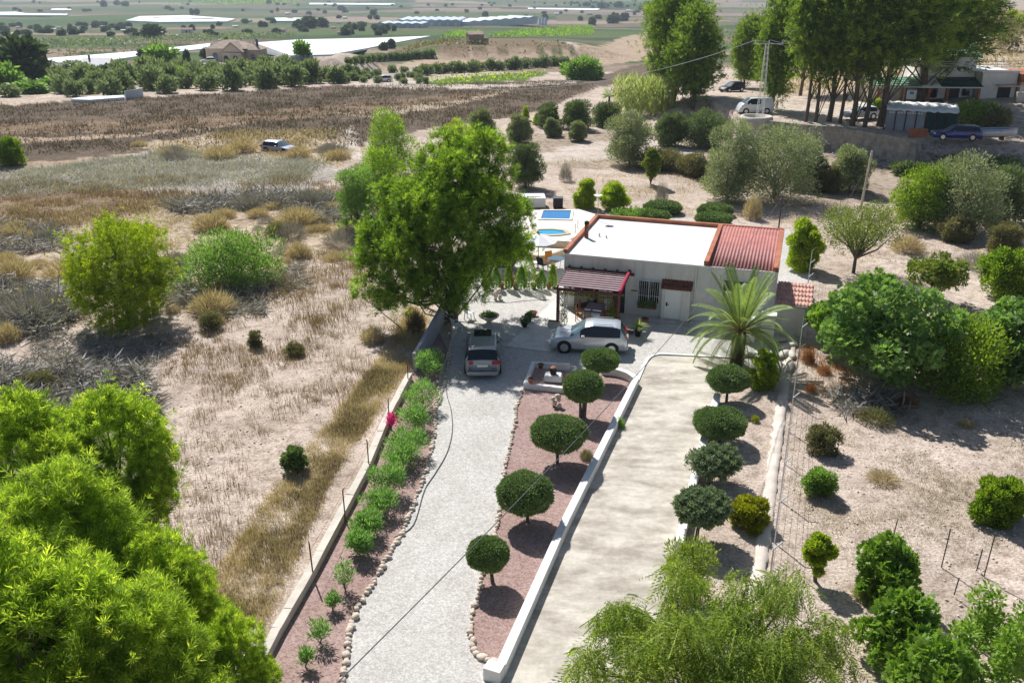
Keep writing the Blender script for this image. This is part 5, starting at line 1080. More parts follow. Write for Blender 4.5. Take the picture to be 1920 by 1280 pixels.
# ------------------------------------------------------------------ clipped trees
def make_topiary(seed, rx, ry, rz, loose=0.0, l=0.075, n=9000, sq=2.15):
    """clipped dome: dense leaves over a superellipsoid"""
    rg = np.random.RandomState(seed); d = rdir(rg, n)
    r = (np.abs(d[:, 0]) ** sq + np.abs(d[:, 1]) ** sq + np.abs(d[:, 2]) ** sq) ** (-1 / sq)
    bumpy = 1 + 0.06 * np.sin(d[:, 0] * 4.3 + seed) * np.cos(d[:, 1] * 3.7 + seed * 2) + 0.03 * np.sin(d[:, 2] * 9 + d[:, 0] * 8 + seed) + loose * 0.25 * np.sin(d[:, 0] * 11 + seed) * np.sin(d[:, 2] * 9 + d[:, 1] * 8)
    pos = d * (r * bumpy * (1 - (.06 + .25 * loose) * rg.rand(n)) * np.where(rg.rand(n) < .05, 1 + .10 * rg.rand(n), 1))[:, None] * np.array([rx, ry, rz])
    nr = unit(d / np.array([rx, ry, rz])); g = unit(nr * .75 + np.array([0, 0, .2]) + (1.0 + loose * .3) * rdir(rg, n)); tv, tf = t_leaf(l, l * .42)
    return fol_mesh('leaves', inst(tv, tf, pos, frames_n(rg, g, nr + .5 * rdir(rg, n)), .7 + .7 * rg.rand(n)))
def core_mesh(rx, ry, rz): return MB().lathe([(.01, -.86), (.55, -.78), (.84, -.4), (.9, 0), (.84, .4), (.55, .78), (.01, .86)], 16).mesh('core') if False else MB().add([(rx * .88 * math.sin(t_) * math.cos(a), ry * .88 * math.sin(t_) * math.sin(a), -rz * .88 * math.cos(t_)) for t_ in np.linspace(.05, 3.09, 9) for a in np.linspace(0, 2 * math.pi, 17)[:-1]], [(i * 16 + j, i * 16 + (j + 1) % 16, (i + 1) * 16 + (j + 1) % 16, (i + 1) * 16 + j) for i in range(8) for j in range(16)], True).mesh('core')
M['core'] = mat('dark_core', (0.02, 0.03, 0.012), 1.0, .3, 8)  # near-black solid that darkens the inside of clipped crowns
def topiary(label, base, ball, wp, hp, lm='topiary', loose=0.0, trunks=1, seed=0, group='clipped round trees along the driveway'):
    b0 = P(*base, 0.02); ry_ = None; d = ray(*ball); t_ = b0.y / d[1]; c = Vector((d[0] * t_, b0.y, H_CAM + d[2] * t_)) - b0
    rx = px(wp, b0) / 2; rz = px(hp, b0) / .96 / 2 * 0.79; rg = random.Random(seed)
    t = thing('clipped_tree', label, 'clipped tree', b0, 0, group)
    o = mesh_obj('crown', make_topiary(400 + seed, rx, rx * .92, rz, loose, 0.085 if not loose else .11, int(7000 + 6500 * rx)), LM[lm], t); o.location = c
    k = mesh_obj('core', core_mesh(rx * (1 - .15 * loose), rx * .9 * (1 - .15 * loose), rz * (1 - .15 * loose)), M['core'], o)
    for i in range(trunks):
        a = (i - (trunks - 1) / 2) * .16
        MB().tube([(a * .6, 0, -.05), (a + c.x * .4 + rg.uniform(-.03, .03), 0, c.z * .5), (a * 2 + c.x, 0, c.z - rz * .3)], [.075, .06, .05], 8).build('trunk', M['barkgrey'], t)
    return t
topiary('broad clipped tree directly in front of the silver car', (1120, 718), (1126, 675), 68, 46, seed=1)
topiary('clipped round tree on a twin trunk, second from the silver car', (1092, 782), (1095, 724), 72, 66, trunks=3, seed=2)
topiary('widest clipped tree, in the middle of the left row', (1045, 868), (1048, 812), 102, 70, seed=3)
topiary('dense clipped tree, second nearest of the left row', (990, 978), (985, 924), 100, 84, seed=4)
topiary('smallest clipped tree, nearest the camera in the left row', (924, 1092), (914, 1038), 74, 68, seed=5)
topiary('clipped tree at the top of the ramp beside the palm', (1362, 752), (1365, 710), 74, 54, seed=6, group='clipped trees right of the ramp')
topiary('flat clipped tree right of the ramp, second from the palm', (1350, 828), (1350, 792), 96, 58, seed=7, group='clipped trees right of the ramp')
topiary('loose unclipped tree right of the ramp, third from the palm', (1332, 905), (1345, 864), 84, 64, 'topiarygrey', .9, seed=8, group='clipped trees right of the ramp')
topiary('grey green bushy tree right of the ramp, nearest the camera', (1305, 1012), (1318, 950), 100, 72, 'topiarygrey', .5, seed=9, group='clipped trees right of the ramp')
p_ = P(1300, 868, 0.4)
plant('shrub', 'small grey green sprig bush leaning over the white kerb', 'shrub', P(1302, 890, 0.02), 0, mk(make_bush(350, (.45, .4, .5), 14, 1300, .11, .035, .2, .03, .15), LM['topiarygrey'], M['barkgrey']))
for i, (u, v, wp, hp, lb) in enumerate([(1243, 400, 70, 26, 'oval clipped hedge behind the villa, far left'), (1227, 413, 54, 20, 'oval clipped hedge behind the villa, near left'), (1340, 404, 64, 24, 'oval clipped hedge behind the villa, far right'), (1336, 420, 66, 24, 'oval clipped hedge behind the villa, near right')]):
    b0 = G(u, v); rx = px(wp, b0) / 2; rz = px(hp, b0) / .9 / 2; t = thing('clipped_hedge', lb, 'hedge', b0, 0, 'oval hedges behind the villa')
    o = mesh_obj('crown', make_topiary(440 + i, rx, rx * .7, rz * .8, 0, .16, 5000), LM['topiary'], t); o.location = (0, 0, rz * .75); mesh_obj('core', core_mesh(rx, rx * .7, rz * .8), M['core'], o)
b0 = G(1185, 408); plant('shrub', 'bright green patch of ground cover behind the villa wall', 'shrub', b0, 0, mk(make_bush(450, (1.6, .9, .35), 20, 2500, .2, .08, .45, .03), LM['bright'], M['barkgrey']))
# slender cypress row
cyp = []
for i, (u, v, wp, hp, lb) in enumerate([(912, 541, 16, 46, 'first from the left'), (930, 542, 18, 40, 'second from the left'), (954, 543, 14, 46, 'third from the left, thin'), (977, 543, 20, 42, 'fourth from the left'), (992, 543, 26, 66, 'the widest and tallest'), (1015, 543, 16, 36, 'sixth from the left'), (1036, 541, 14, 44, 'last before the pergola')]):
    b0 = P(u, v, .02); W2, H2 = px(wp, b0) / 2, px(hp, b0) / .93
    rg = np.random.RandomState(460 + i); n = 1500; tt = rg.rand(n); a = rg.rand(n) * 6.283; rr_ = W2 * np.sin(np.clip(tt * .93 + .06, 0, 1) ** .6 * math.pi) ** .8 * (.6 + .5 * rg.rand(n))
    pos = np.stack([rr_ * np.cos(a), rr_ * np.sin(a), .04 + tt * (H2 - .1)], 1); g = unit(np.stack([np.cos(a) * .5, np.sin(a) * .5, np.ones(n)], 1) + .4 * rdir(rg, n)); tv, tf = t_leaf(.15, .04)
    f = fol_mesh('leaves', inst(tv, tf, pos, frames(rg, g), .7 + .6 * rg.rand(n))); w = MB().tube([(0, 0, 0), (0, 0, H2 * .8)], [.03, .01], 6).mesh('trunk')
    plant('dwarf_cypress', 'slender small cypress in the forecourt row, ' + lb, 'cypress', b0, 0, [('crown', f, LM['bright'] if i % 2 else LM['citrus']), ('trunk', w, M['barkgrey'])], 'row of small cypresses')
# oleander row on the left bed
for i, (u, v, wp, hp, lb) in enumerate([(700, 655, 0, 0, ''), (806, 705, 52, 42, 'in the shade below the tall wall'), (792, 770, 62, 52, 'tallest, at the edge of the pine shadow'), (778, 806, 56, 44, 'second below the pine shadow'), (762, 852, 62, 46, 'with pale leaves beside the hose'), (748, 880, 56, 46, 'in the middle of the row'), (728, 925, 56, 56, 'densest, halfway down the row'), (712, 962, 50, 42, 'below the densest one'), (690, 1005, 52, 46, 'two before the sparse end'), (676, 1040, 46, 46, 'last full one of the row'), (648, 1105, 44, 56, 'sparse, with bare stems'), (625, 1142, 24, 28, 'tiny, beside the sparse one'), (600, 1205, 40, 44, 'small, low in the row'), (575, 1250, 30, 40, 'smallest, at the bottom end')]):
    if not wp: continue
    b0 = P(u, v, .02); W2, H2 = px(wp, b0) / 2 * (1.0 if i > 9 else 1.2), px(hp, b0) / .93 / 2; sparse = i > 9
    plant('oleander_shrub', 'oleander shrub on the red gravel, ' + lb, 'oleander', b0, i, mk(make_bush(480 + i, (W2, W2 * (.85 + .4 * ((i * 37) % 10) / 10), H2), 16, 420 if sparse else 2000, .17, .035, W2 * .38, .025, .08, up=1.1, jit=.55, shell=.8), LM['oleander'], M['barkgrey']), 'oleanders along the low wall')
b0 = P(734, 808, .1); plant('bougainvillea', 'small magenta bougainvillea against the low wall', 'bougainvillea', b0, 0, mk(make_bush(500, (.28, .22, .34), 9, 220, .10, .07, .14, .02, .25), LM['magenta'], M['barkgrey']))
# yucca, window box, bowl plants, pot plants, climbers
def tuft_plant(label, p, n, l, w_, lm, seed, name='yucca', cat='yucca', cone=1.25, potm=None):
    rg = np.random.RandomState(seed); t = thing(name, label, cat, p)
    V = []; Fc = []
    for i in range(n):
        th = cone * math.sqrt(rg.rand()); ph = rg.rand() * 6.283; d = np.array([math.sin(th) * math.cos(ph), math.sin(th) * math.sin(ph), math.cos(th)]); x = unit(np.cross(d, [0, 0, 1.0]) + 1e-6); L = l * (.7 + .5 * rg.rand()); q = np.array([0, 0, -.25 * L * math.sin(th)]); k = len(V)
        V += [x * w_ / 2, -x * w_ / 2, d * L * .55 - x * w_ / 2, d * L * .55 + x * w_ / 2, d * L + q]; Fc += [(k, k + 1, k + 2, k + 3), (k + 3, k + 2, k + 4, k + 4)]
    V = np.array(V); V[:, 2] += .42 if potm else .1
    me = bpy.data.meshes.new('leaves'); me.from_pydata([tuple(v) for v in V], [], [f if f[2] != f[3] else f[:3] for f in Fc]); mesh_obj('leaves', me, LM[lm], t)
    if potm: MB().lathe(pot_mesh(None, .22, .38), 14).build('pot_body', M[potm], t)
    return t
tuft_plant('spiky yellow green yucca in a black pot beside the front path', P(1196, 630, .02), 110, .75, .045, 'cane', 1, potm='black')
t = thing('window_box', 'green window box hanging below the barred window', 'window box', HL(5.25, -.32, .62), HA)
MB().box(-.55, .55, -.12, .12, 0, .2).build('box_body', M['browntile'], t)
mesh_obj('leaves', make_bush(510, (.62, .2, .16), 18, 900, .1, .05, .12, .01)[0][1], LM['bright'], t).location = (0, 0, .1)
t = thing('bowl_flowers', 'dark green plants filling the stone bowl planter', 'plants', bp + Vector((0, 0, .47))); mesh_obj('leaves', make_bush(511, (.42, .42, .12), 14, 700, .1, .05, .14, .01)[0][1], LM['topiary'], t)
for i, (u, v, lb) in enumerate([(992, 602, 'leafy plant in the middle black pot by the patio'), (984, 612, 'leafy plant in the nearest black pot by the patio')]):
    t = thing('pot_plant', lb, 'plant', P(u, v, .02) + Vector((0, 0, .26))); mesh_obj('leaves', make_bush(512 + i, (.26, .26, .16), 10, 320, .14, .06, .12, .01)[0][1], LM['topiary'], t)
for i, (x, lb, hh) in enumerate([(PX1 - .45, 'leafy climber on the right trellis of the pergola', 1.8), (PX0 + .42, 'thin climber on the left trellis of the pergola', 1.7)]):
    t = thing('climbing_plant', lb, 'climber', HL(x, PY1 + .12, .05), HA); mesh_obj('leaves', make_bush(520 + i, (.30, .12, hh / 2), 16, 900 if i == 0 else 360, .10, .06, .16, .01)[0][1], LM['citrus'] if i == 0 else LM['scrub'], t)
t = thing('climbing_plant', 'yellow green climber running under the front beam of the pergola', 'climber', HL(2.2, PY1 + .12, 1.86), HA); mesh_obj('leaves', make_bush(523, (1.6, .1, .1), 26, 500, .10, .05, .12, .01)[0][1], LM['lime'], t)
# date palm
pp = P(1381, 682, 0.02); rg = np.random.RandomState(9)
t = thing('date_palm', 'date palm with arching fronds in front of the villa', 'palm', pp)
tk = MB(); HT = 1.75
V = []; Fq = []
MB().tube([(0, 0, -.1), (0, 0, .6), (.02, 0, 1.2), (.02, 0, HT + .25)], [.36, .34, .35, .28], 14).build('trunk', M['palmtrunk'], t)
sc = MB()
for i in range(15):
    for j in range(11):
        a = (j + .5 * (i % 2)) * 2 * math.pi / 11; z = .05 + i * HT / 14; r = .345; c, s_ = math.cos(a), math.sin(a)
        sc.add([(c * r - s_ * .085, s_ * r + c * .085, z), (c * r + s_ * .085, s_ * r - c * .085, z), (c * (r + .075), s_ * (r + .075), z + .10), (c * r, s_ * r, z + .02)], [(0, 1, 2), (1, 3, 2), (3, 0, 2)])
sc = sc.build('frond_stubs', M['palmtrunk'], t); sc['kind'] = 'stuff'
def frond(L, droop, seed):
    rg = np.random.RandomState(seed); n = 64; ts = np.linspace(0, 1, 14)
    def pt(s): return np.array([L * (s - .18 * s ** 3 * droop), 0, L * (.62 * s * (1.25 - droop) - .55 * droop * s ** 2.4)])
    V = []; Fc = []
    for i in range(n):
        s = .14 + .86 * i / (n - 1); p = pt(s); q = unit(pt(min(1, s + .02)) - pt(s - .02)); l_ = .50 * (math.sin(math.pi * (s * .8 + .14))) ** .7 * (.85 + .3 * rg.rand())
        for sd_ in (-1, 1):
            d = unit(q * .75 + np.array([0, sd_ * 1.0, .28])); e = p + d * l_ + np.array([0, 0, -.16 * l_]); m_ = p + d * l_ * .5; x = unit(np.cross(d, [0, 0, 1.0]) + .001) * .015; k = len(V)
            V += [p - x * .5, p + x * .5, m_ + x * 1.2, e, m_ - x * 1.2]; Fc += [(k, k + 1, k + 2, k + 4), ]; Fc += [(k + 4, k + 2, k + 3)]
    me = bpy.data.meshes.new('leaflets'); me.from_pydata([tuple(v) for v in V], [], Fc); me.materials.append(LM['palm'])
    st = MB().tube([pt(s) for s in ts], [.03 * (1 - .8 * s) + .004 for s in ts], 5).mesh('stalk'); st.materials.append(M['stalk']); return me, st
M['stalk'] = mat('frond_stalk', (.34, .26, .08), .7, .15, 4)
FR = [frond(3.2, dr, 20 + i) for i, dr in enumerate((.25, .6, .9, 1.15))]
for i in range(44):
    s = i / 43; k = min(3, int(s * 4)); me, st = FR[k]; el = (1.05 - 1.25 * s) * .75; a = i * 2.39996
    o = mesh_obj('frond', st, None, t); o.location = (.02 + .1 * math.cos(a), .1 * math.sin(a), HT + .2 - .1 * s); o.rotation_euler = (0, -max(0, el), a); sc_ = .98 - .12 * s + .1 * rg.rand(); o.scale = (sc_,) * 3
    mesh_obj('leaflets', me, None, o)
# ------------------------------------------------------------------ dry grass, stubble and brush in the fields
def scatter_xy(rg, poly_px, n, thr=.04):
    pg_ = gpoly(poly_px); xs = [p[0] for p in pg_]; ys = [p[1] for p in pg_]; out = []
    while len(out) < n:
        x = rg.uniform(min(xs), max(xs), n * 3); y = rg.uniform(min(ys), max(ys), n * 3); k = in_poly(x, y, pg_)
        # denser where patchy noise is high, and thinned with distance so that cover is even in the view
        d = fbm(x * .35, y * .35, 2); k &= (d > rg.uniform(-.10, .26, n * 3) + thr); k &= rg.rand(n * 3) < np.clip((38.0 / np.maximum(y, 20)) ** 1.0, 0.15, 1)
        if not k.any(): continue
        out += list(zip(x[k], y[k]))
    return np.array(out[:n])
def t_grass(rg, n, h, w, spread, cone=.45):
    V = []; Fc = []
    for i in range(n):
        b_ = rg.normal(size=2) * spread; th = cone * rg.rand(); ph = rg.rand() * 6.283; L = h * (.55 + .6 * rg.rand()); a = rg.rand() * 3.14; x = np.array([math.cos(a), math.sin(a), 0]) * w / 2
        o = np.array([b_[0], b_[1], -.03]); e = o + L * np.array([math.sin(th) * math.cos(ph), math.sin(th) * math.sin(ph), math.cos(th)]); V += [o + x, o - x, e]; Fc.append((3 * i, 3 * i + 1, 3 * i + 2))
    return np.array(V), np.array(Fc)
def grass_patch(name, label, poly, n, lm, h, w, k=7, spread=.12, seed=0, size=(.6, 1.4), cone=.45, thr=.04):
    rg = np.random.RandomState(seed); xy = scatter_xy(rg, poly, n, thr); z = terr(xy[:, 0], xy[:, 1]); pos = np.column_stack([xy, z]); Vs = []; Fs = []; o = 0
    for j in range(4):
        tv, tf = t_grass(rg, k, h, w, spread, cone); q = pos[j::4]; g = unit(np.array([0, 0, 1.0]) + .12 * rdir(rg, len(q))); dsc = np.clip(q[:, 1] / 45.0, .8, 2.4)
        s = (size[0] + (size[1] - size[0]) * rg.rand(len(q))); s = np.column_stack([s * dsc, s * dsc, s * np.sqrt(dsc)]); v, f = inst(tv, tf, q, frames(rg, g), s); Vs.append(v); Fs.append(f + o); o += len(v)
    me = np_mesh(name, np.vstack(Vs), [np.vstack(Fs)]); return tag(mesh_obj(name, me, LM[lm]), label, 'grass', kind='stuff')
grass_patch('dry_stalks', 'brown dry weed stalks over the pale stubble field', [(290, 560), (560, 440), (720, 500), (770, 590), (700, 700), (560, 900), (430, 1080), (260, 1060), (260, 800), (420, 660)], 3600, 'brown', .40, .02, 8, .14, 1)
grass_patch('dry_stalks', 'sparse brown weeds near the twig heap', [(0, 560), (300, 620), (420, 660), (260, 800), (0, 720)], 700, 'brown', .30, .022, 8, .14, 2)
grass_patch('verge_grass', 'tan dry grass bank beside the boundary wall', [(770, 575), (800, 600), (770, 690), (620, 900), (560, 1040), (500, 1170), (330, 1200), (480, 960), (700, 690)], 6000, 'straw', .28, .020, 9, .12, 3, cone=.8, thr=-.2)
grass_patch('verge_weeds', 'darker grey weeds on the grass bank', [(700, 690), (750, 700), (620, 900), (540, 1080), (440, 1200), (400, 1150), (560, 900)], 2600, 'darkstalk', .26, .020, 9, .12, 4, cone=.9, thr=-.02)
grass_patch('straw_grass', 'tall pale straw grass around the shrubs of the left field', [(-200, 400), (300, 370), (640, 360), (690, 440), (600, 480), (540, 440), (330, 460), (100, 600), (-200, 640)], 3600, 'straw', .24, .03, 9, .22, 5, cone=1.15)
grass_patch('stubble', 'rows of brown stubble below the grey scrub', [(-200, 340), (240, 335), (660, 330), (640, 370), (330, 375), (200, 420), (-200, 450)], 2600, 'brown', .34, .035, 7, .25, 6)
grass_patch('grey_scrub', 'pale grey low scrub across the left field', [(-200, 345), (120, 312), (320, 282), (600, 304), (560, 345), (330, 350), (-200, 380)], 6000, 'greyscrub', .30, .05, 9, .3, 7, cone=1.3, thr=-.12)
grass_patch('dark_weeds', 'dark dry weeds covering the ploughed field', [(-200, 208), (190, 190), (640, 162), (1090, 152), (1100, 172), (1033, 200), (947, 220), (767, 248), (640, 282), (280, 280), (-200, 305)], 6800, 'darkstalk', .30, .05, 7, .4, 8, cone=.9, thr=-.06)
grass_patch('tan_grass', 'tan grass tufts around the abandoned car', [(220, 285), (420, 250), (600, 244), (650, 275), (640, 320), (560, 300), (330, 292)], 1500, 'straw', .26, .05, 8, .35, 9, cone=1.1)
grass_patch('plot_weeds', 'sparse dry weeds on the sandy plot right of the fence', [(1500, 720), (1920, 760), (1920, 1280), (1560, 1100), (1480, 900)], 1500, 'scrub', .16, .018, 8, .12, 10, cone=1.0)
grass_patch('plot_straw', 'pale straw litter on the sandy plot right of the fence', [(1500, 700), (1920, 740), (1920, 1280), (1540, 1280), (1480, 900)], 2200, 'straw', .14, .02, 8, .16, 11, cone=1.2)
grass_patch('hill_grass', 'dry grass and scrub on the hillside behind the upper house', [(1450, 170), (1560, 100), (1700, 60), (1930, 20), (1930, 150), (1840, 130), (1600, 190)], 2600, 'straw', .5, .08, 8, .4, 12, cone=.8)
grass_patch('back_plot_weeds', 'thin dry weeds on the sandy plot behind the villa', [(1000, 300), (1320, 300), (1660, 370), (1900, 480), (1700, 560), (1540, 480), (1480, 420), (1100, 395)], 1500, 'straw', .2, .03, 7, .2, 13, cone=1.0)
grass_patch('rust_weeds', 'rust brown dead weeds under the fig trees', [(1500, 640), (1530, 660), (1640, 720), (1740, 800), (1640, 800), (1500, 720)], 450, 'rustbrush', .35, .02, 9, .15, 14, cone=.9)
# heaps of cut grey twigs
def twig_heap(label, poly, n, seed, h=.5, lm='twig', l=.8):
    rg = np.random.RandomState(seed); pp_ = gpoly(poly); xs = [p[0] for p in pp_]; ys = [p[1] for p in pp_]; pts = []
    while len(pts) < n:
        x = rg.uniform(min(xs), max(xs), n * 2); y = rg.uniform(min(ys), max(ys), n * 2); k = in_poly(x, y, pp_); pts += list(zip(x[k], y[k]))
    xy = np.array(pts[:n]); hm = np.clip(fbm(xy[:, 0] * .6, xy[:, 1] * .6, 2) * 2 + .45, 0, 1); z = terr(xy[:, 0], xy[:, 1]) + hm * h * rg.rand(n)
    d = rdir(rg, n); d[:, 2] = np.abs(d[:, 2]) * .35; d = unit(d); tv = np.array([(.012, 0, 0), (-.012, 0, 0), (.05, .05, l * .55), (.06, .03, l), (.075, .055, l * .55)]); tf = np.array([(0, 1, 2, 4), (2, 3, 4, 2)])
    tv = np.array([(.024, 0, 0), (-.024, 0, 0), (.03, .10 * l, l * .5), (.08 * l, .04, l)]); tf = np.array([(0, 1, 3, 2)])
    me = fol_mesh('twigs', inst(tv, tf, np.column_stack([xy, z]), frames(rg, d), .5 + .9 * rg.rand(n))); return tag(mesh_obj('twig_heap', me, LM[lm]), label, 'twigs', kind='stuff')
twig_heap('heap of grey cut branches left of the foreground pines', [(-60, 690), (150, 700), (270, 700), (300, 770), (220, 800), (-60, 800)], 8000, 1, 1.1)
twig_heap('grey tangle of cut branches below the young pine', [(330, 560), (480, 540), (500, 590), (380, 600)], 1500, 2, .4)
twig_heap('dark grey brush row across the left field', [(300, 385), (480, 362), (640, 372), (640, 392), (480, 392), (330, 402)], 2600, 3, .7, 'twig', 1.1)
twig_heap('grey litter of twigs beside the green shrub', [(420, 530), (560, 500), (580, 540), (460, 560)], 900, 4, .3)
twig_heap('dead branches under the fig trees', [(1540, 730), (1660, 730), (1700, 780), (1580, 780)], 900, 5, .3)
twig_heap('grey dead brush tangle at the left edge', [(-60, 540), (100, 545), (150, 590), (90, 630), (-60, 640)], 4500, 6, 1.1, 'twig', 1.0)
twig_heap('pale grey brush in the straw at the left', [(-60, 420), (120, 425), (130, 470), (-60, 490)], 2200, 7, .8, 'twig', 1.0)
twig_heap('grey brush left of the light green tree', [(480, 372), (650, 368), (650, 420), (560, 410)], 2200, 8, .8, 'twig', 1.0)
twig_heap('grey brush between the young pine and the green shrub', [(230, 500), (350, 480), (360, 560), (300, 580)], 1800, 9, .5, 'twig', .8)
twig_heap('thin grey twig litter over the sandy bank', [(60, 620), (330, 640), (280, 700), (40, 700)], 1800, 10, .2, 'twig', .6)
# single dry bushes
def dry_bush_mesh(seed, lm_n=1300, l=.5, w_=.018):
    rg = np.random.RandomState(seed); n = lm_n; d = rdir(rg, n); d[:, 2] = np.abs(d[:, 2]) * .9 + .05; d = unit(d); r0 = .15 + .75 * rg.rand(n) ** .7
    pos = d * r0[:, None] * np.array([1, 1, .62]); tv, tf = t_leaf(l, w_, .3); g = unit(d + .45 * rdir(rg, n) + np.array([0, 0, .2])); return fol_mesh('twigs', inst(tv, tf, pos, frames(rg, g), .5 + .6 * rg.rand(n)))
DB = [dry_bush_mesh(700 + i) for i in range(4)]; DBL = [dry_bush_mesh(710 + i, 1500, .42, .03) for i in range(3)]
for i, (u, v, wp, hp, lm, lb) in enumerate([
    (60, 600, 190, 70, 'twig', 'largest grey dead bush at the left edge'), (400, 585, 110, 55, 'straw', 'straw dry bush right of the young pine'), (85, 455, 60, 34, 'twig', 'dark dead bush alone in the far straw'), (265, 465, 90, 50, 'straw', 'straw bush behind the young pine'),
    (330, 505, 60, 45, 'twig', 'grey dead bush between young pine and green shrub'), (560, 420, 110, 45, 'straw', 'broad straw bush near the left flank of the big pine'), (395, 430, 90, 45, 'straw', 'straw bush behind the green shrub'), (470, 390, 70, 35, 'twig', 'dark dead bush behind the green shrub'),
    (580, 385, 80, 42, 'twig', 'dark dead bush left of the light green tree'), (640, 460, 90, 36, 'twig', 'grey dead bush at the foot of the light green tree'), (560, 480, 60, 36, 'straw', 'small straw bush beside the light green tree'), (130, 520, 120, 50, 'straw', 'wide straw bush left of the young pine'),
    (30, 520, 90, 50, 'straw', 'straw bush at the left edge'), (15, 640, 60, 50, 'straw', 'yellow straw tuft below the grey dead bush'), (450, 285, 80, 32, 'straw', 'tan bush left of the abandoned car'), (560, 295, 60, 28, 'straw', 'tan bush right of the abandoned car'),
    (520, 440, 60, 34, 'scrub', 'dry green bush right behind the green shrub'), (210, 440, 90, 40, 'scrub', 'dry green bush behind the straw'), (700, 640, 60, 40, 'straw', 'dry grass tuft by the tall wall'), (780, 620, 46, 55, 'darkstalk', 'dark weed clump against the tall wall'),
    (1515, 680, 30, 36, 'rustbrush', 'rust red dead bush at the fence corner'), (1545, 700, 34, 22, 'rustbrush', 'low rust red dead bush right of the fence'), (1520, 735, 28, 24, 'rustbrush', 'rust red weed bush near the fence footing'), (1700, 760, 50, 28, 'rustbrush', 'rust brown bush in front of the orange tree'), (1640, 790, 90, 36, 'scrub', 'dry grey green weeds before the big fig'),
    (1810, 800, 40, 20, 'straw', 'small straw tuft on the sandy plot'), (1655, 900, 80, 22, 'straw', 'flat straw patch in the middle of the sandy plot'), (1620, 1120, 60, 28, 'straw', 'straw tuft beside the lower fig'), (1060, 340, 30, 46, 'twig', 'bare sapling behind the pool'), (1410, 410, 44, 60, 'straw', 'tall straw clump behind the oval hedges'), (1240, 380, 30, 50, 'twig', 'bare sapling behind the villa'),
    (1700, 470, 80, 40, 'straw', 'tan weeds along the dry ditch'), (1830, 500, 90, 34, 'twig', 'grey weeds along the dry ditch by the orange tree'), (1100, 860, 34, 26, 'scrub', 'small sage tuft against the long white wall'), (1160, 800, 30, 26, 'bright', 'small green tuft by the white wall in the tree shadow'), (1415, 790, 22, 18, 'yellow', 'small yellow flower tuft right of the flat clipped tree'), (1230, 205, 70, 55, 'rustbrush', 'rusty dry cane at the foot of the thicket')]):
    b0 = G(u, v); me = (DB if lm == 'twig' else DBL)[i % 3]; W2 = px(wp, b0) / 2 / 1.25; H2 = px(hp, b0) / 1.0
    o = mesh_obj('dry_bush', me.copy() if False else me, None); o.data = me; place(o, b0, i * 1.7, (W2, W2, H2))
    if len(me.materials) == 0: me.materials.append(LM[lm])
    o.material_slots[0].link = 'OBJECT'; o.material_slots[0].material = LM[lm]; tag(o, lb, 'dry bush', 'dry bushes')
rg = np.random.RandomState(66); nb_ = 0
for u, v, wp, lm in [(rg.uniform(a, b_), rg.uniform(c, d), rg.uniform(26, 74), 'straw' if rg.rand() < .68 else ('twig' if rg.rand() < .6 else 'scrub')) for a, b_, c, d, k in ((0, 330, 430, 520, 16), (330, 660, 392, 440, 14), (500, 660, 440, 500, 8), (0, 140, 500, 560, 6), (280, 420, 560, 610, 5), (240, 470, 268, 300, 6), (585, 650, 270, 305, 3)) for _ in range(k)]:
    b0 = G(u, v); W2 = px(wp, b0) / 2.5; me = (DB if lm == 'twig' else DBL)[nb_ % 3]; o = bpy.data.objects.new('dry_bush', me); link(o); place(o, b0, rg.rand() * 6, (W2, W2 * rg.uniform(.8, 1.1), W2 * rg.uniform(.75, 1.15)))
    o.material_slots[0].link = 'OBJECT'; o.material_slots[0].material = LM[lm]; nb_ += 1
    tag(o, {'straw': 'rounded straw coloured dry bush among the left field scrub', 'twig': 'grey twiggy dead bush among the left field scrub', 'scrub': 'dusty green dry bush among the left field scrub'}[lm], 'dry bush', {'straw': 'straw bushes of the left field', 'twig': 'grey bushes of the left field', 'scrub': 'dusty bushes of the left field'}[lm])
# stakes on the right plot
for i, (u, v, h, lb) in enumerate([(1766, 1058, 1.5, 'left one of the pair'), (1846, 1076, 1.7, 'right one of the pair'), (1832, 1065, .8, 'short one beside the pair'), (1676, 1000, .6, 'above the fig bush'), (1790, 1110, .6, 'among the vine shoots')]):
    o = MB().tube([(0, 0, -.1), (.04, 0, h)], .022, 6).build('stake', M['cable']); place(o, P(u, v, 0)); tag(o, 'thin dark stake on the sandy plot, ' + lb, 'stake', 'thin stakes')
# giant cane thicket beside the big pines
rg = np.random.RandomState(88); b0 = G(1205, 215); n = 2600; a = rg.rand(n) * 6.283; r = np.sqrt(rg.rand(n)); pos = np.stack([r * np.cos(a) * px(58, b0), r * np.sin(a) * 3.5, rg.rand(n) * px(62, b0)], 1)
tv, tf = t_leaf(1.1, .16, .35); f = fol_mesh('leaves', inst(tv, tf, pos, frames(rg, unit(np.array([0, 0, 1.3]) + .8 * rdir(rg, n))), .6 + .7 * rg.rand(n)))
plant('cane_thicket', 'pale green giant cane thicket left of the tall pines', 'cane', b0, 0, [('leaves', f, LM['cane'])])
t = thing('fan_palm', 'small fan palm beside the cane thicket', 'palm', G(1142, 196)); rg = np.random.RandomState(4)
MB().tube([(0, 0, -.1), (0, 0, 1.3)], [.2, .16], 8).build('trunk', M['palmtrunk'], t); tv, tf = t_tuft(rg, 70, 1.7, .12, 1.9); me = np_mesh('leaves', tv + np.array([0, 0, 1.3]), [tf]); mesh_obj('leaves', me, LM['bright'], t)
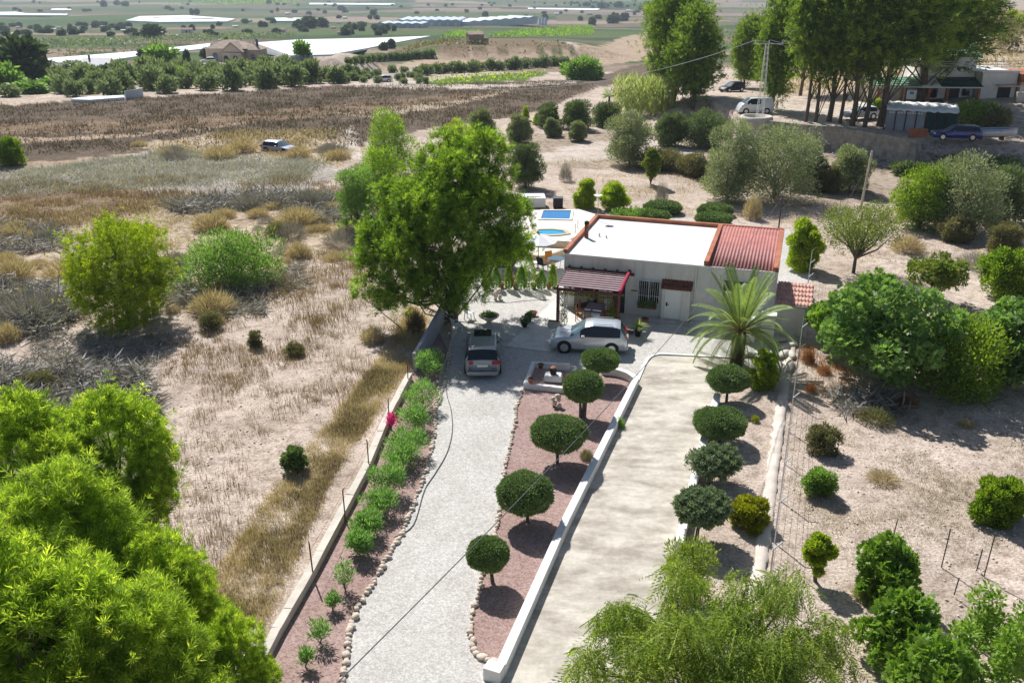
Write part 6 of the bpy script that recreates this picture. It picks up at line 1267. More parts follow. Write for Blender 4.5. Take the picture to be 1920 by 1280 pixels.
# ------------------------------------------------------------------ tall pines on the upper terrace
TP = [make_pine(801 + i, 17.0, 3.7, 0.30, lo, 60, 6400, 0.62, 0.11, 8, rc=.75, sh=1.5, lean=(ln, 0)) for i, (lo, ln) in enumerate([(.30, .4), (.36, -.5), (.24, .8)])]
TB = [make_pine(811 + i, 15.0, 3.7, 0.30, .06, 80, 8000, 0.62, 0.11, 8, rc=.8, sh=1.5) for i in range(2)]
for i, (u, v, kind, s, w, lb) in enumerate([
    (1262, 192, 1, 1.15, 1.0, 'darkest tall pine, farthest left of the pine grove'), (1298, 203, 1, .92, 1.0, 'bushy pine branched to the ground left of the white van'),
    (1395, 165, 1, .75, .8, 'rounded pine behind the pylon'), (1448, 205, 1, .95, .75, 'drooping pine right beside the pylon'),
    (1511, 229, 0, 1.0, .8, 'slim tall pine, leftmost of the bare trunks'), (1529, 229, 0, 1.05, .75, 'slim tall pine, second of the bare trunks'), (1554, 228, 0, 1.15, 1.0, 'tall pine with the thickest straight trunk'), (1575, 232, 0, 1.0, .8, 'tall pine with a thin slanting trunk'),
    (1598, 236, 0, 1.15, 1.0, 'tall pine leaning right, at the wall edge'), (1621, 238, 0, 1.1, .9, 'tall pine, last of the bare trunks'), (1650, 237, 0, 1.12, 1.35, 'broad pine spreading over the lower porch'), (1725, 192, 0, 1.0, 1.9, 'broad pine in front of the green roof'),
    (1500, 180, 0, .95, 1.0, 'pine on the slope behind the bare trunks'), (1440, 140, 1, .8, .9, 'far pine behind the van track')]):
    b0 = G(u, v); pr = (TB if kind else TP)[i % (2 if kind else 3)]
    plant('pine_tree', lb, 'pine tree', b0 - Vector((0, 0, .2)), i * 2.1, mk(pr, LM['pinefar'], M['bark']), 'tall pines of the upper terrace', (s * w, s * w, s))
# ------------------------------------------------------------------ upper terrace walls and rubble bank
def zwall(name, label, pts, th, hz, m, base=-.6):
    t = thing(name, label, 'wall', pts[0]); o = Vector(pts[0]); rg = random.Random(8)
    for i in range(len(pts) - 1):
        a, b_ = Vector(pts[i]) - o, Vector(pts[i + 1]) - o; b_ = a + (b_ - a) * .998; d = (b_ - a); d.z = 0; d.normalize(); n = Vector((-d.y, d.x, 0)) * th / 2
        V = [(*(a + n)[:2], a.z + base), (*(a - n)[:2], a.z + base), (*(b_ - n)[:2], b_.z + base), (*(b_ + n)[:2], b_.z + base), (*(a + n)[:2], a.z + hz), (*(a - n)[:2], a.z + hz), (*(b_ - n)[:2], b_.z + hz), (*(b_ + n)[:2], b_.z + hz)]
        MB().add(V, [(3, 2, 1, 0), (4, 5, 6, 7), (0, 1, 5, 4), (1, 2, 6, 5), (2, 3, 7, 6), (3, 0, 4, 7)]).build('section', m, t)
    return t
rp = [P(u, v, 2.4) for u, v in [(1440, 229), (1470, 232), (1500, 235), (1530, 238), (1560, 240), (1600, 246), (1640, 252), (1680, 259), (1720, 266)]]
rp = [p + Vector((0, -.5, 0)) for p in rp]
zwall('retaining_wall', 'rough stone retaining wall below the tall pines', rp, .7, .25, M['fieldstone'], -3.0)
bc = P(1418, 226, 2.4) + Vector((0, 0, 0))
t = thing('round_bastion', 'pale round masonry bastion at the corner of the retaining wall', 'wall', (bc.x, bc.y, 0)); r0 = px(30, bc)
MB().lathe([(r0 * 1.22, -.8), (r0 * 1.12, 1.0), (r0, 2.35), (r0 * 1.02, 2.4), (r0 * 1.02, 2.62), (r0 * .96, 2.95), (r0 * .82, 2.95), (r0 * .82, 2.5), (.01, 2.5)], 22).build('masonry', M['paleconcrete'], t)
MB().lathe([(r0 * 1.05, 0), (r0 * 1.05, .12)], 22, (0, 0, 2.3)).build('string_course', M['paleconcrete'], t)
def rubble(label, poly, n, seed, smin=.15, smax=.55, rm='fieldstone'):
    rg = np.random.RandomState(seed); pp_ = gpoly(poly); xs = [p[0] for p in pp_]; ys = [p[1] for p in pp_]; pts = []
    while len(pts) < n:
        x = rg.uniform(min(xs), max(xs), n * 2); y = rg.uniform(min(ys), max(ys), n * 2); k = in_poly(x, y, pp_); pts += list(zip(x[k], y[k]))
    xy = np.array(pts[:n]); me0 = STONES[2]; tv = np.array([v.co[:] for v in me0.vertices]); tf = [tuple(p.vertices) for p in me0.polygons]; tri_ = np.array([f for q in tf for f in ([q] if len(q) == 3 else [q[:3], (q[0], q[2], q[3])])])
    s = smin + (smax - smin) * rg.rand(n) ** 2.5; V, Fc = inst(tv, tri_, np.column_stack([xy, terr(xy[:, 0], xy[:, 1]) + s * .15]), frames(rg, unit(np.array([0, 0, 1.]) + .5 * rdir(rg, n))), np.column_stack([s * 1.3, s, s * .7]))
    return tag(mesh_obj('rubble', np_mesh('rubble', V, [Fc], True), M[rm]), label, 'stones', kind='stuff')
rubble('loose grey stones on the bank below the blue car', [(1560, 250), (1740, 270), (1920, 290), (1920, 330), (1700, 325), (1560, 290)], 900, 1)
rubble('scattered pebbles over the sandy plot right of the fence', [(1480, 720), (1920, 740), (1920, 1280), (1600, 1280), (1470, 1000)], 1100, 2, .03, .11, 'stone')
rubble('scattered pebbles on the stubble field', [(280, 620), (700, 620), (560, 900), (300, 1040)], 700, 3, .03, .11, 'stone')
for i, (u, v, wp, hp, lm, lb) in enumerate([(1700, 330, 60, 26, 'olivedark', 'dark ivy bush on the stony bank, left one'), (1780, 322, 70, 26, 'olivedark', 'dark ivy bush on the stony bank below the blue car'), (1880, 330, 80, 30, 'olivedark', 'dark ivy bush on the stony bank at the right edge'), (1822, 232, 90, 40, 'citrus', 'dark shrub between the porch and the blue car'), (1868, 240, 60, 34, 'scrub', 'dry shrub beside the boat'), (1640, 205, 20, 18, 'lime', 'small yellow bush under the pines'), (1880, 60, 60, 26, 'scrub', 'scrub bush high on the right hillside'), (1835, 62, 46, 24, 'scrub', 'round scrub bush above the green roof'), (1890, 95, 70, 40, 'scrub', 'scrub bush above the annex roof'), (1910, 55, 30, 28, 'lime', 'bright green bush high at the right edge'), (1895, 48, 26, 26, 'lime', 'yellow green tree on the hill at the right edge'), (1580, 130, 70, 36, 'scrub', 'grey scrub on the slope behind the bare trunks'), (1640, 120, 60, 36, 'scrub', 'grey scrub on the slope left of the green roof')]):
    b0 = G(u, v); W2, H2 = px(wp, b0) / 2, px(hp, b0) / .95 / 2
    plant('shrub', lb, 'shrub', b0, i, mk(make_bush(900 + i, (W2, W2 * .8, H2), 18, 1800, .4, .16, W2 * .32, .06), LM[lm], M['barkgrey']))
# ------------------------------------------------------------------ upper house
o2 = G(1640, 199); RZ2 = math.radians(-4)
t = thing('upper_house', 'white house with green tiled roof and long porch behind the pines', 'house', o2, RZ2)
box('base_slab', M['paleconcrete'], t, -1.5, 24, -2.2, 11, -2.0, 0.0)
box('wall', M['white'], t, 6.0, 13.1, 3.0, 9.5, .01, 5.9)
rf = corrugated('green_roof', M['greenroof'], t, 5.6, 13.5, 6.3, 7.9, 2.5, 5.95, .32, .07, rows=8, thick=.08)
corrugated('green_roof', M['greenroof'], t, 5.6, 13.5, 6.3, 7.9, 10.0, 5.95, .32, .07, rows=8, thick=.08)
MB().add([(6, 3, 5.9), (6, 9.5, 5.9), (6, 6.3, 7.7), (13.1, 3, 5.9), (13.1, 9.5, 5.9), (13.1, 6.3, 7.7)], [(0, 2, 1), (3, 4, 5)]).build('gable', M['white'], t)
box('wall', M['cream'], t, 0, 5.95, 3.0, 8.0, .01, 2.9)
box('wall', M['white'], t, 0, 13.0, 2.4, 2.95, .01, 2.75)
corrugated('porch_roof', M['greenroof'], t, -.3, 5.6, 3.2, 3.35, -.2, 2.5, .30, .06, rows=5, thick=.06)
corrugated('porch_roof', M['darkgreen'], t, 8.0, 13.2, 3.0, 3.35, -.2, 2.5, .30, .05, rows=2, thick=.06)
corrugated('porch_roof', M['white'], t, 5.65, 7.95, 3.0, 3.5, -.2, 2.5, .30, .03, rows=2, thick=.06)
MB().bar((-.3, -.15, 2.42), (13.2, -.15, 2.42), .14, .16).build('porch_beam', M['white'], t)
for x in (.2, 3.2, 6.6, 8.9, 12.8):
    pr = MB().box(x - .14, x + .14, -.1, .18, .7, 2.34).build('porch_post', M['brick'], t); MB().box(x - .26, x + .26, -.22, .30, .0, .7).build('plinth', M['paleconcrete'], pr)
for x, w_ in ((1.6, 1.1), (5.6, 1.0)):
    V = [(x + w_ * math.cos(a), 2.385, .05 + 1.9 * math.sin(a)) for a in np.linspace(0, math.pi, 11)]; MB().add(V, [tuple(range(11))[::-1]]).build('stone_arch', M['tan'], t)
w1 = box('window', M['glass'], t, 7.2, 8.4, 2.36, 2.39, .9, 2.1); box('frame', M['wood'], w1, 7.1, 8.5, 2.37, 2.395, .8, 2.2)
dd = box('door', M['darkdoor'], t, 9.6, 11.2, 2.36, 2.39, .02, 2.2); box('frame', M['wood'], dd, 9.5, 11.3, 2.37, 2.395, .02, 2.3)
w1 = box('window', M['glass'], t, 11.6, 12.6, 2.36, 2.39, 1.1, 2.0); box('frame', M['iron'], w1, 11.5, 12.7, 2.37, 2.395, 1.0, 2.1)
w1 = box('window', M['glass'], t, 9.2, 9.8, 2.96, 2.99, 3.9, 4.6); box('frame', M['iron'], w1, 9.1, 9.9, 2.97, 2.995, 3.8, 4.7)
bd = thing('notice_board', 'white framed notice board on dark posts in front of the long porch', 'board', o2 + Vector((4.1, -1.0, 0)), RZ2)
for x in (-.7, .7): MB().box(x - .07, x + .07, -.05, .05, -.1, 2.3).build('post', M['darkwood'], bd)
MB().box(-.62, .62, -.03, .03, 1.0, 2.1).build('panel', M['plasticwhite'], bd); MB().box(-.25, .25, -.045, -.032, 1.6, 1.95).build('blue_print', M['bluepaint'], bd); MB().box(-.95, .95, -.08, .08, 2.31, 2.42).build('top_rail', M['darkwood'], bd)
pt_ = thing('picnic_table', 'dark wooden picnic table on the upper porch', 'table', o2 + Vector((7.9, .3, 0)), RZ2)
MB().box(-.8, .8, -.4, .4, .70, .76).build('table_top', M['wood'], pt_)
for x in (-.7, .7): MB().box(x - .05, x + .05, -.35, .35, 0, .70).build('trestle', M['wood'], pt_)
for y in (-.75, .75): MB().box(-.8, .8, y - .14, y + .14, .40, .45).build('bench_seat', M['wood'], pt_)
t = thing('annex_house', 'weathered white annex with flat pale roof right of the green roof', 'house', o2, RZ2)
box('wall', M['white'], t, 13.25, 17.6, .8, 9.5, .01, 4.1); box('roof', M['roofwhite'], t, 13.15, 17.7, .7, 9.6, 4.104, 4.22); box('parapet', M['white'], t, 13.15, 17.7, .68, .9, 4.224, 4.5)
dd = box('doorway', M['darkdoor'], t, 15.4, 17.0, .76, .79, .02, 2.4); box('canopy', M['tan'], t, 15.0, 17.55, -.5, .7, 2.6, 2.75); box('lintel_bricks', M['brick'], t, 15.6, 17.4, .70, .785, 2.45, 2.6)
box('plinth_band', M['browntile'], t, 13.24, 15.3, .77, .795, .02, .55)
t = thing('brick_house', 'low white building with orange brick parapet at the right edge', 'house', o2, RZ2)
box('wall', M['white'], t, 17.85, 24, .2, 7, .01, 2.9); box('brick_parapet', M['brick'], t, 17.75, 24, .1, 7, 3.1, 4.1); box('eave_slab', M['pinktile'], t, 17.6, 24, -.6, 7.0, 2.904, 3.096)
box('opening', M['darkdoor'], t, 18.4, 20.4, .16, .19, .9, 2.3); box('opening', M['darkdoor'], t, 21.2, 22.4, .16, .19, .02, 2.2)
bal = thing('balustrade', 'white pierced balustrade in front of the brick parapet building', 'balustrade', o2, RZ2)
MB().box(17.6, 22.5, -1.05, -.85, .95, 1.08).build('rail', M['white'], bal); MB().box(17.6, 22.5, -1.05, -.85, .0, .12).build('foot', M['white'], bal)
for i in range(20): MB().box(17.7 + i * .245, 17.82 + i * .245, -1.0, -.9, .122, .948).build('baluster', M['white'], bal)
for x in (16.9, 17.3): tag(place(MB().box(-.25, .25, -.25, .25, -.2, 2.2).build('gate_pillar', M['paleconcrete']), o2 + Vector((x, -1.6 - x * .07, -.1)), RZ2), 'pale stone gate pillar, ' + ('left' if x < 17 else 'right') + ' one before the annex door', 'pillar')
t = thing('water_tank', 'white rounded water tank beside the gate pillars', 'tank', o2 + Vector((15.2, -3.6, -.9)))
MB().lathe([(.55, 0), (.6, .3), (.6, 1.0), (.45, 1.25), (.12, 1.3)], 16).build('tank_body', M['plasticwhite'], t); MB().lathe([(.14, 1.302), (.12, 1.38)], 10).build('lid', M['dado'], t)
tag(place(MB().box(-.45, .45, -.3, .3, 0, 1.5).build('white_hut', M['white']), G(1850, 72)), 'tiny white box hut on the hillside above the green roof', 'hut')
# car shelter with pale cloth roof
s0 = P(1657, 240, 2.5); s1 = P(1792, 247, 2.5); L = (s1 - s0).length; rz = math.atan2(s1.y - s0.y, s1.x - s0.x); Hs = 2.3
t = thing('car_shelter', 'long low shelter with pale cloth roof and dark mesh front', 'shelter', s0, rz)
n = 24; V = []
for i in range(n + 1): x = L * i / n; w_ = .07 * math.sin(i * 1.9); V += [(x, -.25, Hs - .25 + w_ + .05 * math.cos(i * 2.6)), (x, .2, Hs + w_), (x, 4.0, Hs + .25 + w_ * .5)]
o = MB().add(V, [f for i in range(n) for f in ((3 * i, 3 * i + 3, 3 * i + 4, 3 * i + 1), (3 * i + 1, 3 * i + 4, 3 * i + 5, 3 * i + 2))], True).build('cloth_roof', M['clothwhite'], t); s_ = o.modifiers.new('t', 'SOLIDIFY'); s_.thickness = .03
for i in range(8): MB().box(L * i / 7 - .05, L * i / 7 + .05, -.05, .05, -.4, Hs - .12).build('post', M['darkwood'], t)
MB().box(.1, L * .55, .08, .12, -.4, Hs - .45).build('front_panel', M['blockwall'], t); MB().box(L * .56, L - .1, .08, .12, -.4, Hs - .35).build('mesh_panel', M['darkgreen'], t); MB().box(0, L, 3.9, 4.0, -.4, Hs - .1).build('rear_panel', M['blockwall'], t)
for i in range(12): V = [(L * (.06 + .04 * i) + .13 * math.cos(a), .07, Hs - .6 + .2 * math.sin(a)) for a in np.linspace(0, math.pi, 7)]; MB().add(V, [tuple(range(7))[::-1]]).build('scallop', M['plasticwhite'], t)
o = place(MB().box(-.9, .9, -.25, .25, 0, .95).build('brick_stack', M['brick']), P(1720, 258, 2.45), -.1); tag(o, 'block of orange bricks at the wall end below the shelter', 'bricks')
cv = car('covered_car', 'car under a pale blue cover between the pine trunks', P(1612, 222, 2.5), 0.1, 4.2, 1.8, 1.5, 'boatwhite')
car('parked_car', 'dark blue estate car on the stony terrace road', P(1798, 263, 2.5) + Vector((0, .9, -.05)), math.radians(-9), 4.9, 1.8, 1.55, 'bluecar')
car('van', 'white van parked among the pines', G(1414, 212), math.radians(4), 4.4, 1.85, 1.95, 'whitecar', van=True, cat='van')
car('parked_car', 'dark car half hidden behind a pine up the track', G(1372, 172), math.radians(30), 4.2, 1.75, 1.5, 'black')
car('parked_car', 'pale car parked in the dry grass of the left field', G(524, 283) - Vector((0, 0, .25)), math.radians(155), 4.2, 1.75, 1.45, 'purplecar')
car('parked_car', 'white car under the olive rows beyond the ploughed field', G(718, 154), math.radians(10), 4.2, 1.75, 1.5, 'whitecar')
b0 = P(1866, 262, 2.5) + Vector((0, .6, 0)); t = thing('boat', 'small white boat on the terrace behind the blue car', 'boat', b0, math.radians(-6))
sec = []
for i in range(9):
    s = i / 8; x = -2.2 + 4.6 * s; w_ = .85 * (1 - max(0, s - .45) ** 1.8 * 3.0); sec.append([(x, w_, .95 + .25 * s), (x, w_ * .9, .5), (x, 0, .15 + .25 * s ** 3), (x, -w_ * .9, .5), (x, -w_, .95 + .25 * s)])
V = [p for r in sec for p in r]; o = MB().add(V, [(i * 5 + j, i * 5 + j + 1, (i + 1) * 5 + j + 1, (i + 1) * 5 + j) for i in range(8) for j in range(4)] + [(0, 1, 2, 3, 4)], True).build('hull', M['boatwhite'], t); s_ = o.modifiers.new('t', 'SOLIDIFY'); s_.thickness = .04
MB().add([(p[0], p[1] * .97, p[2] - .12) for r in sec for p in (r[0], r[4])], [(2 * i, 2 * i + 2, 2 * i + 3, 2 * i + 1) for i in range(8)]).build('deck', M['bluepaint'], t)
for s_ in (-1, 1): MB().tube([(r[0][0], s_ * (r[0][1] + .015), r[0][2] - .1) for r in sec], .035, 6).build('rub_rail', M['redlamp'], t)
for x in (-1.3, .9): MB().box(x - .1, x + .1, -.5, .5, -.1, .32).build('cradle', M['wood'], t)
# pylon and power lines
pb_ = G(1422, 247); HPY = px(148, pb_) / .95
t = thing('lattice_pylon', 'slim steel lattice pylon in front of the round bastion', 'pylon', pb_)
mb = MB(); w0, w1_ = .42, .16
def leg(z): w_ = w0 + (w1_ - w0) * z / HPY; return [(-w_, -w_, z), (w_, -w_, z), (w_, w_, z), (-w_, w_, z)]
for j in range(4): MB().bar(leg(0)[j], leg(HPY)[j], .05, .05).build('corner_leg', M['dado'], t)
nb = 16
for i in range(nb):
    a, b_ = leg(HPY * i / nb), leg(HPY * (i + 1) / nb)
    for j in range(4): mb.bar(a[j], b_[(j + 1) % 4], .025, .025)
mb.build('lattice_bracing', M['dado'], t)
MB().bar((-1.5, 0, HPY + .05), (1.9, 0, HPY + .05), .07, .07).build('crossarm', M['dado'], t)
for x in (-1.4, .2, 1.8): MB().lathe([(.03, 0), (.06, .1), (.04, .2), (.06, .3), (.03, .4)], 8, (x, 0, HPY + .11)).build('insulator', M['plasticwhite'], t)
for k, (x, lb) in enumerate([(-1.4, 'lowest'), (.2, 'middle'), (1.8, 'upper')]):
    a = pb_ + Vector((x, 0, HPY + .5)); e = P(1960, 112 + k * 6, 9.6 + .2 * k)
    tag(MB().tube([a.lerp(e, i / 16) - Vector((0, 0, 1.1 * 4 * (i / 16) * (1 - i / 16))) for i in range(17)], .028, 4).build('power_line', M['steel']), f'{lb} thin power line running right from the pylon past the pines', 'power line')
a = pb_ + Vector((-1.4, 0, HPY + .5)); e = P(900, 168, -1.0 + 8)
tag(MB().tube([a.lerp(e, i / 20) - Vector((0, 0, 1.5 * 4 * (i / 20) * (1 - i / 20))) for i in range(21)], .028, 4).build('power_line', M['steel']), 'thin power line running left from the pylon over the fields', 'power line')
b0 = G(1613, 394); t = thing('utility_pole', 'weathered wooden pole in the sandy plot behind the villa', 'pole', b0)
MB().tube([(0, 0, -.2), (.25, 0, px(105, b0) / .95)], [.11, .08], 8).build('pole_shaft', M['stone'], t); MB().bar((.24, -.3, px(98, b0) / .95), (.24, .3, px(98, b0) / .95), .06, .06).build('bracket', M['steel'], t)
# ------------------------------------------------------------------ villa on the far bank and its neighbours
def gable_roof(mb, x0, x1, y0, y1, z, h, ov=.35):
    ym = (y0 + y1) / 2; return mb.add([(x0 - ov, y0 - ov, z), (x1 + ov, y0 - ov, z), (x1 + ov, y1 + ov, z), (x0 - ov, y1 + ov, z), (x0 - ov, ym, z + h), (x1 + ov, ym, z + h)], [(0, 1, 5, 4), (2, 3, 4, 5), (0, 4, 3), (1, 2, 5), (3, 2, 1, 0)])
def hip_roof(mb, x0, x1, y0, y1, z, h, ov=.4):
    ym = (y0 + y1) / 2; d = (y1 - y0) / 2; return mb.add([(x0 - ov, y0 - ov, z), (x1 + ov, y0 - ov, z), (x1 + ov, y1 + ov, z), (x0 - ov, y1 + ov, z), (x0 + d, ym, z + h), (x1 - d, ym, z + h)], [(0, 1, 5, 4), (2, 3, 4, 5), (0, 4, 3), (1, 2, 5), (3, 2, 1, 0)])
vb = G(434, 117); k = px(1, vb); t = thing('far_villa', 'cream villa with hipped roofs and gabled portico on the far bank', 'house', vb - Vector((0, 0, .3)), math.radians(-6))
box('wall', M['cream'], t, -48 * k, 10 * k, 0, 9, -1, 26 * k); hip_roof(MB(), -48 * k, 30 * k, 0, 10, 26.1 * k, 14 * k).build('roof', M['villaroof'], t)
box('wall', M['cream'], t, 10.2 * k, 52 * k, 1.0, 9, -1, 24 * k); hip_roof(MB(), 12 * k, 54 * k, .6, 9, 24.1 * k, 13 * k).build('roof', M['villaroof'], t)
po = box('portico', M['cream'], t, -10 * k, 26 * k, -2.4, -.02, -1, 20 * k)
V = [(-14 * k, -2.6, 21 * k), (30 * k, -2.6, 21 * k), (8 * k, -2.6, 39 * k), (-14 * k, 4, 21 * k), (30 * k, 4, 21 * k), (8 * k, 4, 39 * k)]; MB().add(V, [(0, 1, 2), (3, 5, 4), (0, 2, 5, 3), (1, 4, 5, 2)]).build('gable_roof', M['villaroof'], po)
MB().add([(-9 * k, -2.64, 22 * k), (25 * k, -2.64, 22 * k), (8 * k, -2.64, 35 * k)], [(0, 1, 2)]).build('tympanum', M['cream'], po)
for x in (-4, 14):
    V = [((x + 4.5 * math.cos(a)) * k, -2.43, (10 + 5 * math.sin(a)) * k) for a in np.linspace(0, math.pi, 9)] + [((x - 4.5) * k, -2.43, -.2), ((x + 4.5) * k, -2.43, -.2)]; MB().add(V, [tuple(range(11))[::-1]]).build('arched_opening', M['darkdoor'], po)
V = [((-30 + 5 * math.cos(a)) * k, -.03, (14 + 5 * math.sin(a)) * k) for a in np.linspace(0, math.pi, 9)] + [(-35 * k, -.03, 1 * k), (-25 * k, -.03, 1 * k)]; MB().add(V, [tuple(range(11))[::-1]]).build('arched_window', M['glassblue'], t)
box('window', M['glass'], t, 36 * k, 44 * k, .94, .98, 8 * k, 16 * k); box('chimney', M['cable'], t, 44 * k, 48 * k, 3, 3.6, 28 * k, 42 * k)
wall_pts = [G(u, v) for u, v in [(262, 132), (290, 134), (312, 137), (340, 138)]]; zwall('garden_wall', 'pale garden wall left of the far villa drive', wall_pts, .3, 1.6, M['paleconcrete'])
zwall('garden_wall', 'dark railing wall curving in front of the far villa', [G(u, v) for u, v in [(442, 124), (470, 118), (492, 110)]], .2, 1.4, M['wood'])
zwall('garden_wall', 'grey ramp wall below the far villa', [G(u, v) for u, v in [(385, 137), (410, 131), (440, 124), (480, 116)]], .3, 1.2, M['concrete'])
car('parked_car', 'white off road car on the far villa drive', G(391, 118), .2, 4.6, 1.85, 1.75, 'whitecar')
wb = G(182, 147); k = px(1, wb); t = thing('far_house', 'tall white house with grey pitched roof at the olive grove', 'house', wb, math.radians(12))
box('wall', M['white'], t, -24 * k, 22 * k, 0, 8, -1, 22 * k); gable_roof(MB(), -24 * k, 22 * k, 0, 8, 22.1 * k, 12 * k).build('roof', M['dado'], t); MB().add([(-24.02 * k, 0, 22 * k), (-24.02 * k, 8, 22 * k), (-24.02 * k, 4, 33 * k)], [(0, 2, 1)]).build('gable', M['white'], t)
box('window', M['glass'], t, -18 * k, -15 * k, -.04, -.01, 11 * k, 16 * k); box('chimney', M['cable'], t, -15 * k, -12 * k, 3, 3.6, 28 * k, 40 * k)
gx = box('garage', M['white'], t, -14 * k, 14 * k, -4, -.03, -1, 11 * k); box('garage_opening', M['darkdoor'], gx, -4 * k, 10 * k, -4.05, -4.01, -.2, 7.5 * k)
for i, (u, v, w_, h, rm, wm, lb) in enumerate([(105, 148, 28, 9, 'tan', 'cream', 'low tan outbuilding beside the dark round tree'), (230, 142, 34, 9, 'roofwhite', 'white', 'low white roofed sheds right of the tall white house'), (258, 140, 40, 10, 'villaroof', 'cream', 'tan roofed barn left of the round bright tree'), (632, 100, 0, 0, '', '', ''), (350, 62, 20, 6, 'villaroof', 'white', 'small far house beside the dark tree pair'), (640, 66, 14, 5, 'villaroof', 'white', 'far white house by the orchard'), (530, 62, 12, 5, 'villaroof', 'white', 'far white house in the green belt')]):
    if not w_: continue
    b0 = G(u, v); k = px(1, b0); t = thing('far_house', lb, 'house', b0, .1 * (i - 3)); box('wall', M[wm], t, -w_ / 2 * k, w_ / 2 * k, 0, w_ * .5 * k, -1, h * k); gable_roof(MB(), -w_ / 2 * k, w_ / 2 * k, 0, w_ * .5 * k, h * k + .02, h * .5 * k).build('roof', M[rm], t); box('door', M['darkdoor'], t, -.6, .6, -.05, -.01, -.1, min(2.1, h * k * .7)); box('window', M['glass'], t, w_ * .22 * k, w_ * .34 * k, -.05, -.01, h * k * .35, h * k * .7)
hb_ = G(896, 84); k = px(1, hb_); t = thing('ruined_hut', 'brown windowless stone hut above the earth bank', 'hut', hb_, math.radians(18))
box('wall', M['earth'], t, -17 * k, 12 * k, 0, 22 * k, -1, 18 * k); gable_roof(MB(), -17 * k, 12 * k, 0, 22 * k, 18 * k + .02, 5 * k, .1).build('roof', M['villaroof'], t); box('lean_to', M['earth'], t, 12.3 * k, 22 * k, 3 * k, 18 * k, -1, 11 * k)
# white crop nets: raised sheets on posts
def crop_net(label, poly, h=.45):
    pts = [G(u, v) for u, v in poly]; V = [(p.x, p.y, p.z + h) for p in pts] + [(p.x, p.y, p.z - .3) for p in pts]; n = len(pts); t = thing('crop_net', label, 'crop net', (0, 0, 0))
    a = sum(pts[i].x * pts[(i + 1) % n].y - pts[(i + 1) % n].x * pts[i].y for i in range(n)); f = tuple(range(n)) if a > 0 else tuple(range(n))[::-1]
    MB().add(V[:n], [f]).build('net_roof', M['net'], t)
    for i in range(n): j = (i + 1) % n; MB().add([V[i], V[j], V[n + j], V[n + i]], [(0, 3, 2, 1) if a > 0 else (0, 1, 2, 3)]).build('net_side', M['net'], t)
    return t
crop_net('white crop net, long strip behind the tall white house', [(75, 113), (250, 99), (395, 83), (392, 92), (262, 107), (140, 126)])
crop_net('largest white crop net, right of the far villa', [(478, 82), (560, 76), (700, 73), (808, 69), (770, 76), (690, 92), (620, 106), (545, 108), (490, 98)])
crop_net('white crop net in the far green belt', [(236, 41), (262, 33), (350, 31), (442, 38), (425, 43), (300, 44)], 1.5)
crop_net('white crop net at the far left edge', [(-30, 30), (-30, 25), (30, 24), (50, 27), (128, 28), (125, 31)], 1.5)
crop_net('small white crop net right of the far green belt', [(505, 42), (512, 36), (566, 36), (570, 42)], 1.5)
crop_net('thin far white crop net beyond the warehouses', [(990, 19), (990, 16.5), (1125, 18), (1120, 21)], 1.5)
crop_net('thin white strip net at the top centre', [(580, 10), (580, 7), (740, 8), (740, 11)], 1.5)
crop_net('short far white net left of the hill track', [(95, 21), (98, 18), (134, 18), (134, 21)], 1.5)
crop_net('white strip of plastic sheeting at the foot of the olive grove', [(134, 192), (150, 188), (232, 184), (234, 188), (170, 193)], .5)
zwall('sheet_fence', 'pale sheet metal fence panel at the edge of the olive grove', [G(236, 187), G(252, 185), G(269, 182)], .1, 1.5, M['shed'])
# warehouses
def warehouse(label, u0, u1, v, hpx, dpx, roofm='shed', wallm='shedwall', bays=4):
    a, b_ = G(u0, v), G(u1, v); b_.z = a.z; k = px(1, a); L = (b_ - a).length; rz = math.atan2(b_.y - a.y, b_.x - a.x); t = thing('warehouse', label, 'warehouse', a, rz); D = dpx * 12 * k; H_ = hpx * k
    box('wall', M[wallm], t, 0, L, 0, D, -3, H_)
    for i in range(bays): x0, x1 = L * i / bays, L * (i + 1) / bays; MB().add([(x0, -.5, H_ + .02), (x1, -.5, H_ + .02), ((x0 + x1) / 2, -.5, H_ + 2.2 * k), (x0, D, H_ + .02), (x1, D, H_ + .02), ((x0 + x1) / 2, D, H_ + 2.2 * k)], [(0, 1, 2), (3, 5, 4), (0, 2, 5, 3), (1, 4, 5, 2)]).build('roof_bay', M[roofm], t)
    for i in range(bays): box('loading_door', M['shed'], t, L * (i + .35) / bays, L * (i + .65) / bays, -.12, -.02, -.5, H_ * .6)
    return t
warehouse('long pale blue warehouse, largest of the far sheds', 742, 862, 50, 11, 9, bays=8)
warehouse('low blue warehouse in front of the largest shed', 706, 790, 53, 8, 5, bays=5)
warehouse('long white warehouse right of the largest shed', 878, 1008, 49, 7, 5, wallm='shed', bays=7)
sl = G(1014, 47); k = px(1, sl)
for i in range(3): tag(place(MB().lathe([(2.6 * k, -2), (2.6 * k, 11 * k), (1.0 * k, 13 * k)], 12).build('silo', M['shed']), sl + Vector((i * 5.5 * k - 2 * k, i * .5, 0))), ('left', 'middle', 'right')[i] + ' one of the pale silos at the end of the long white warehouse', 'silo')
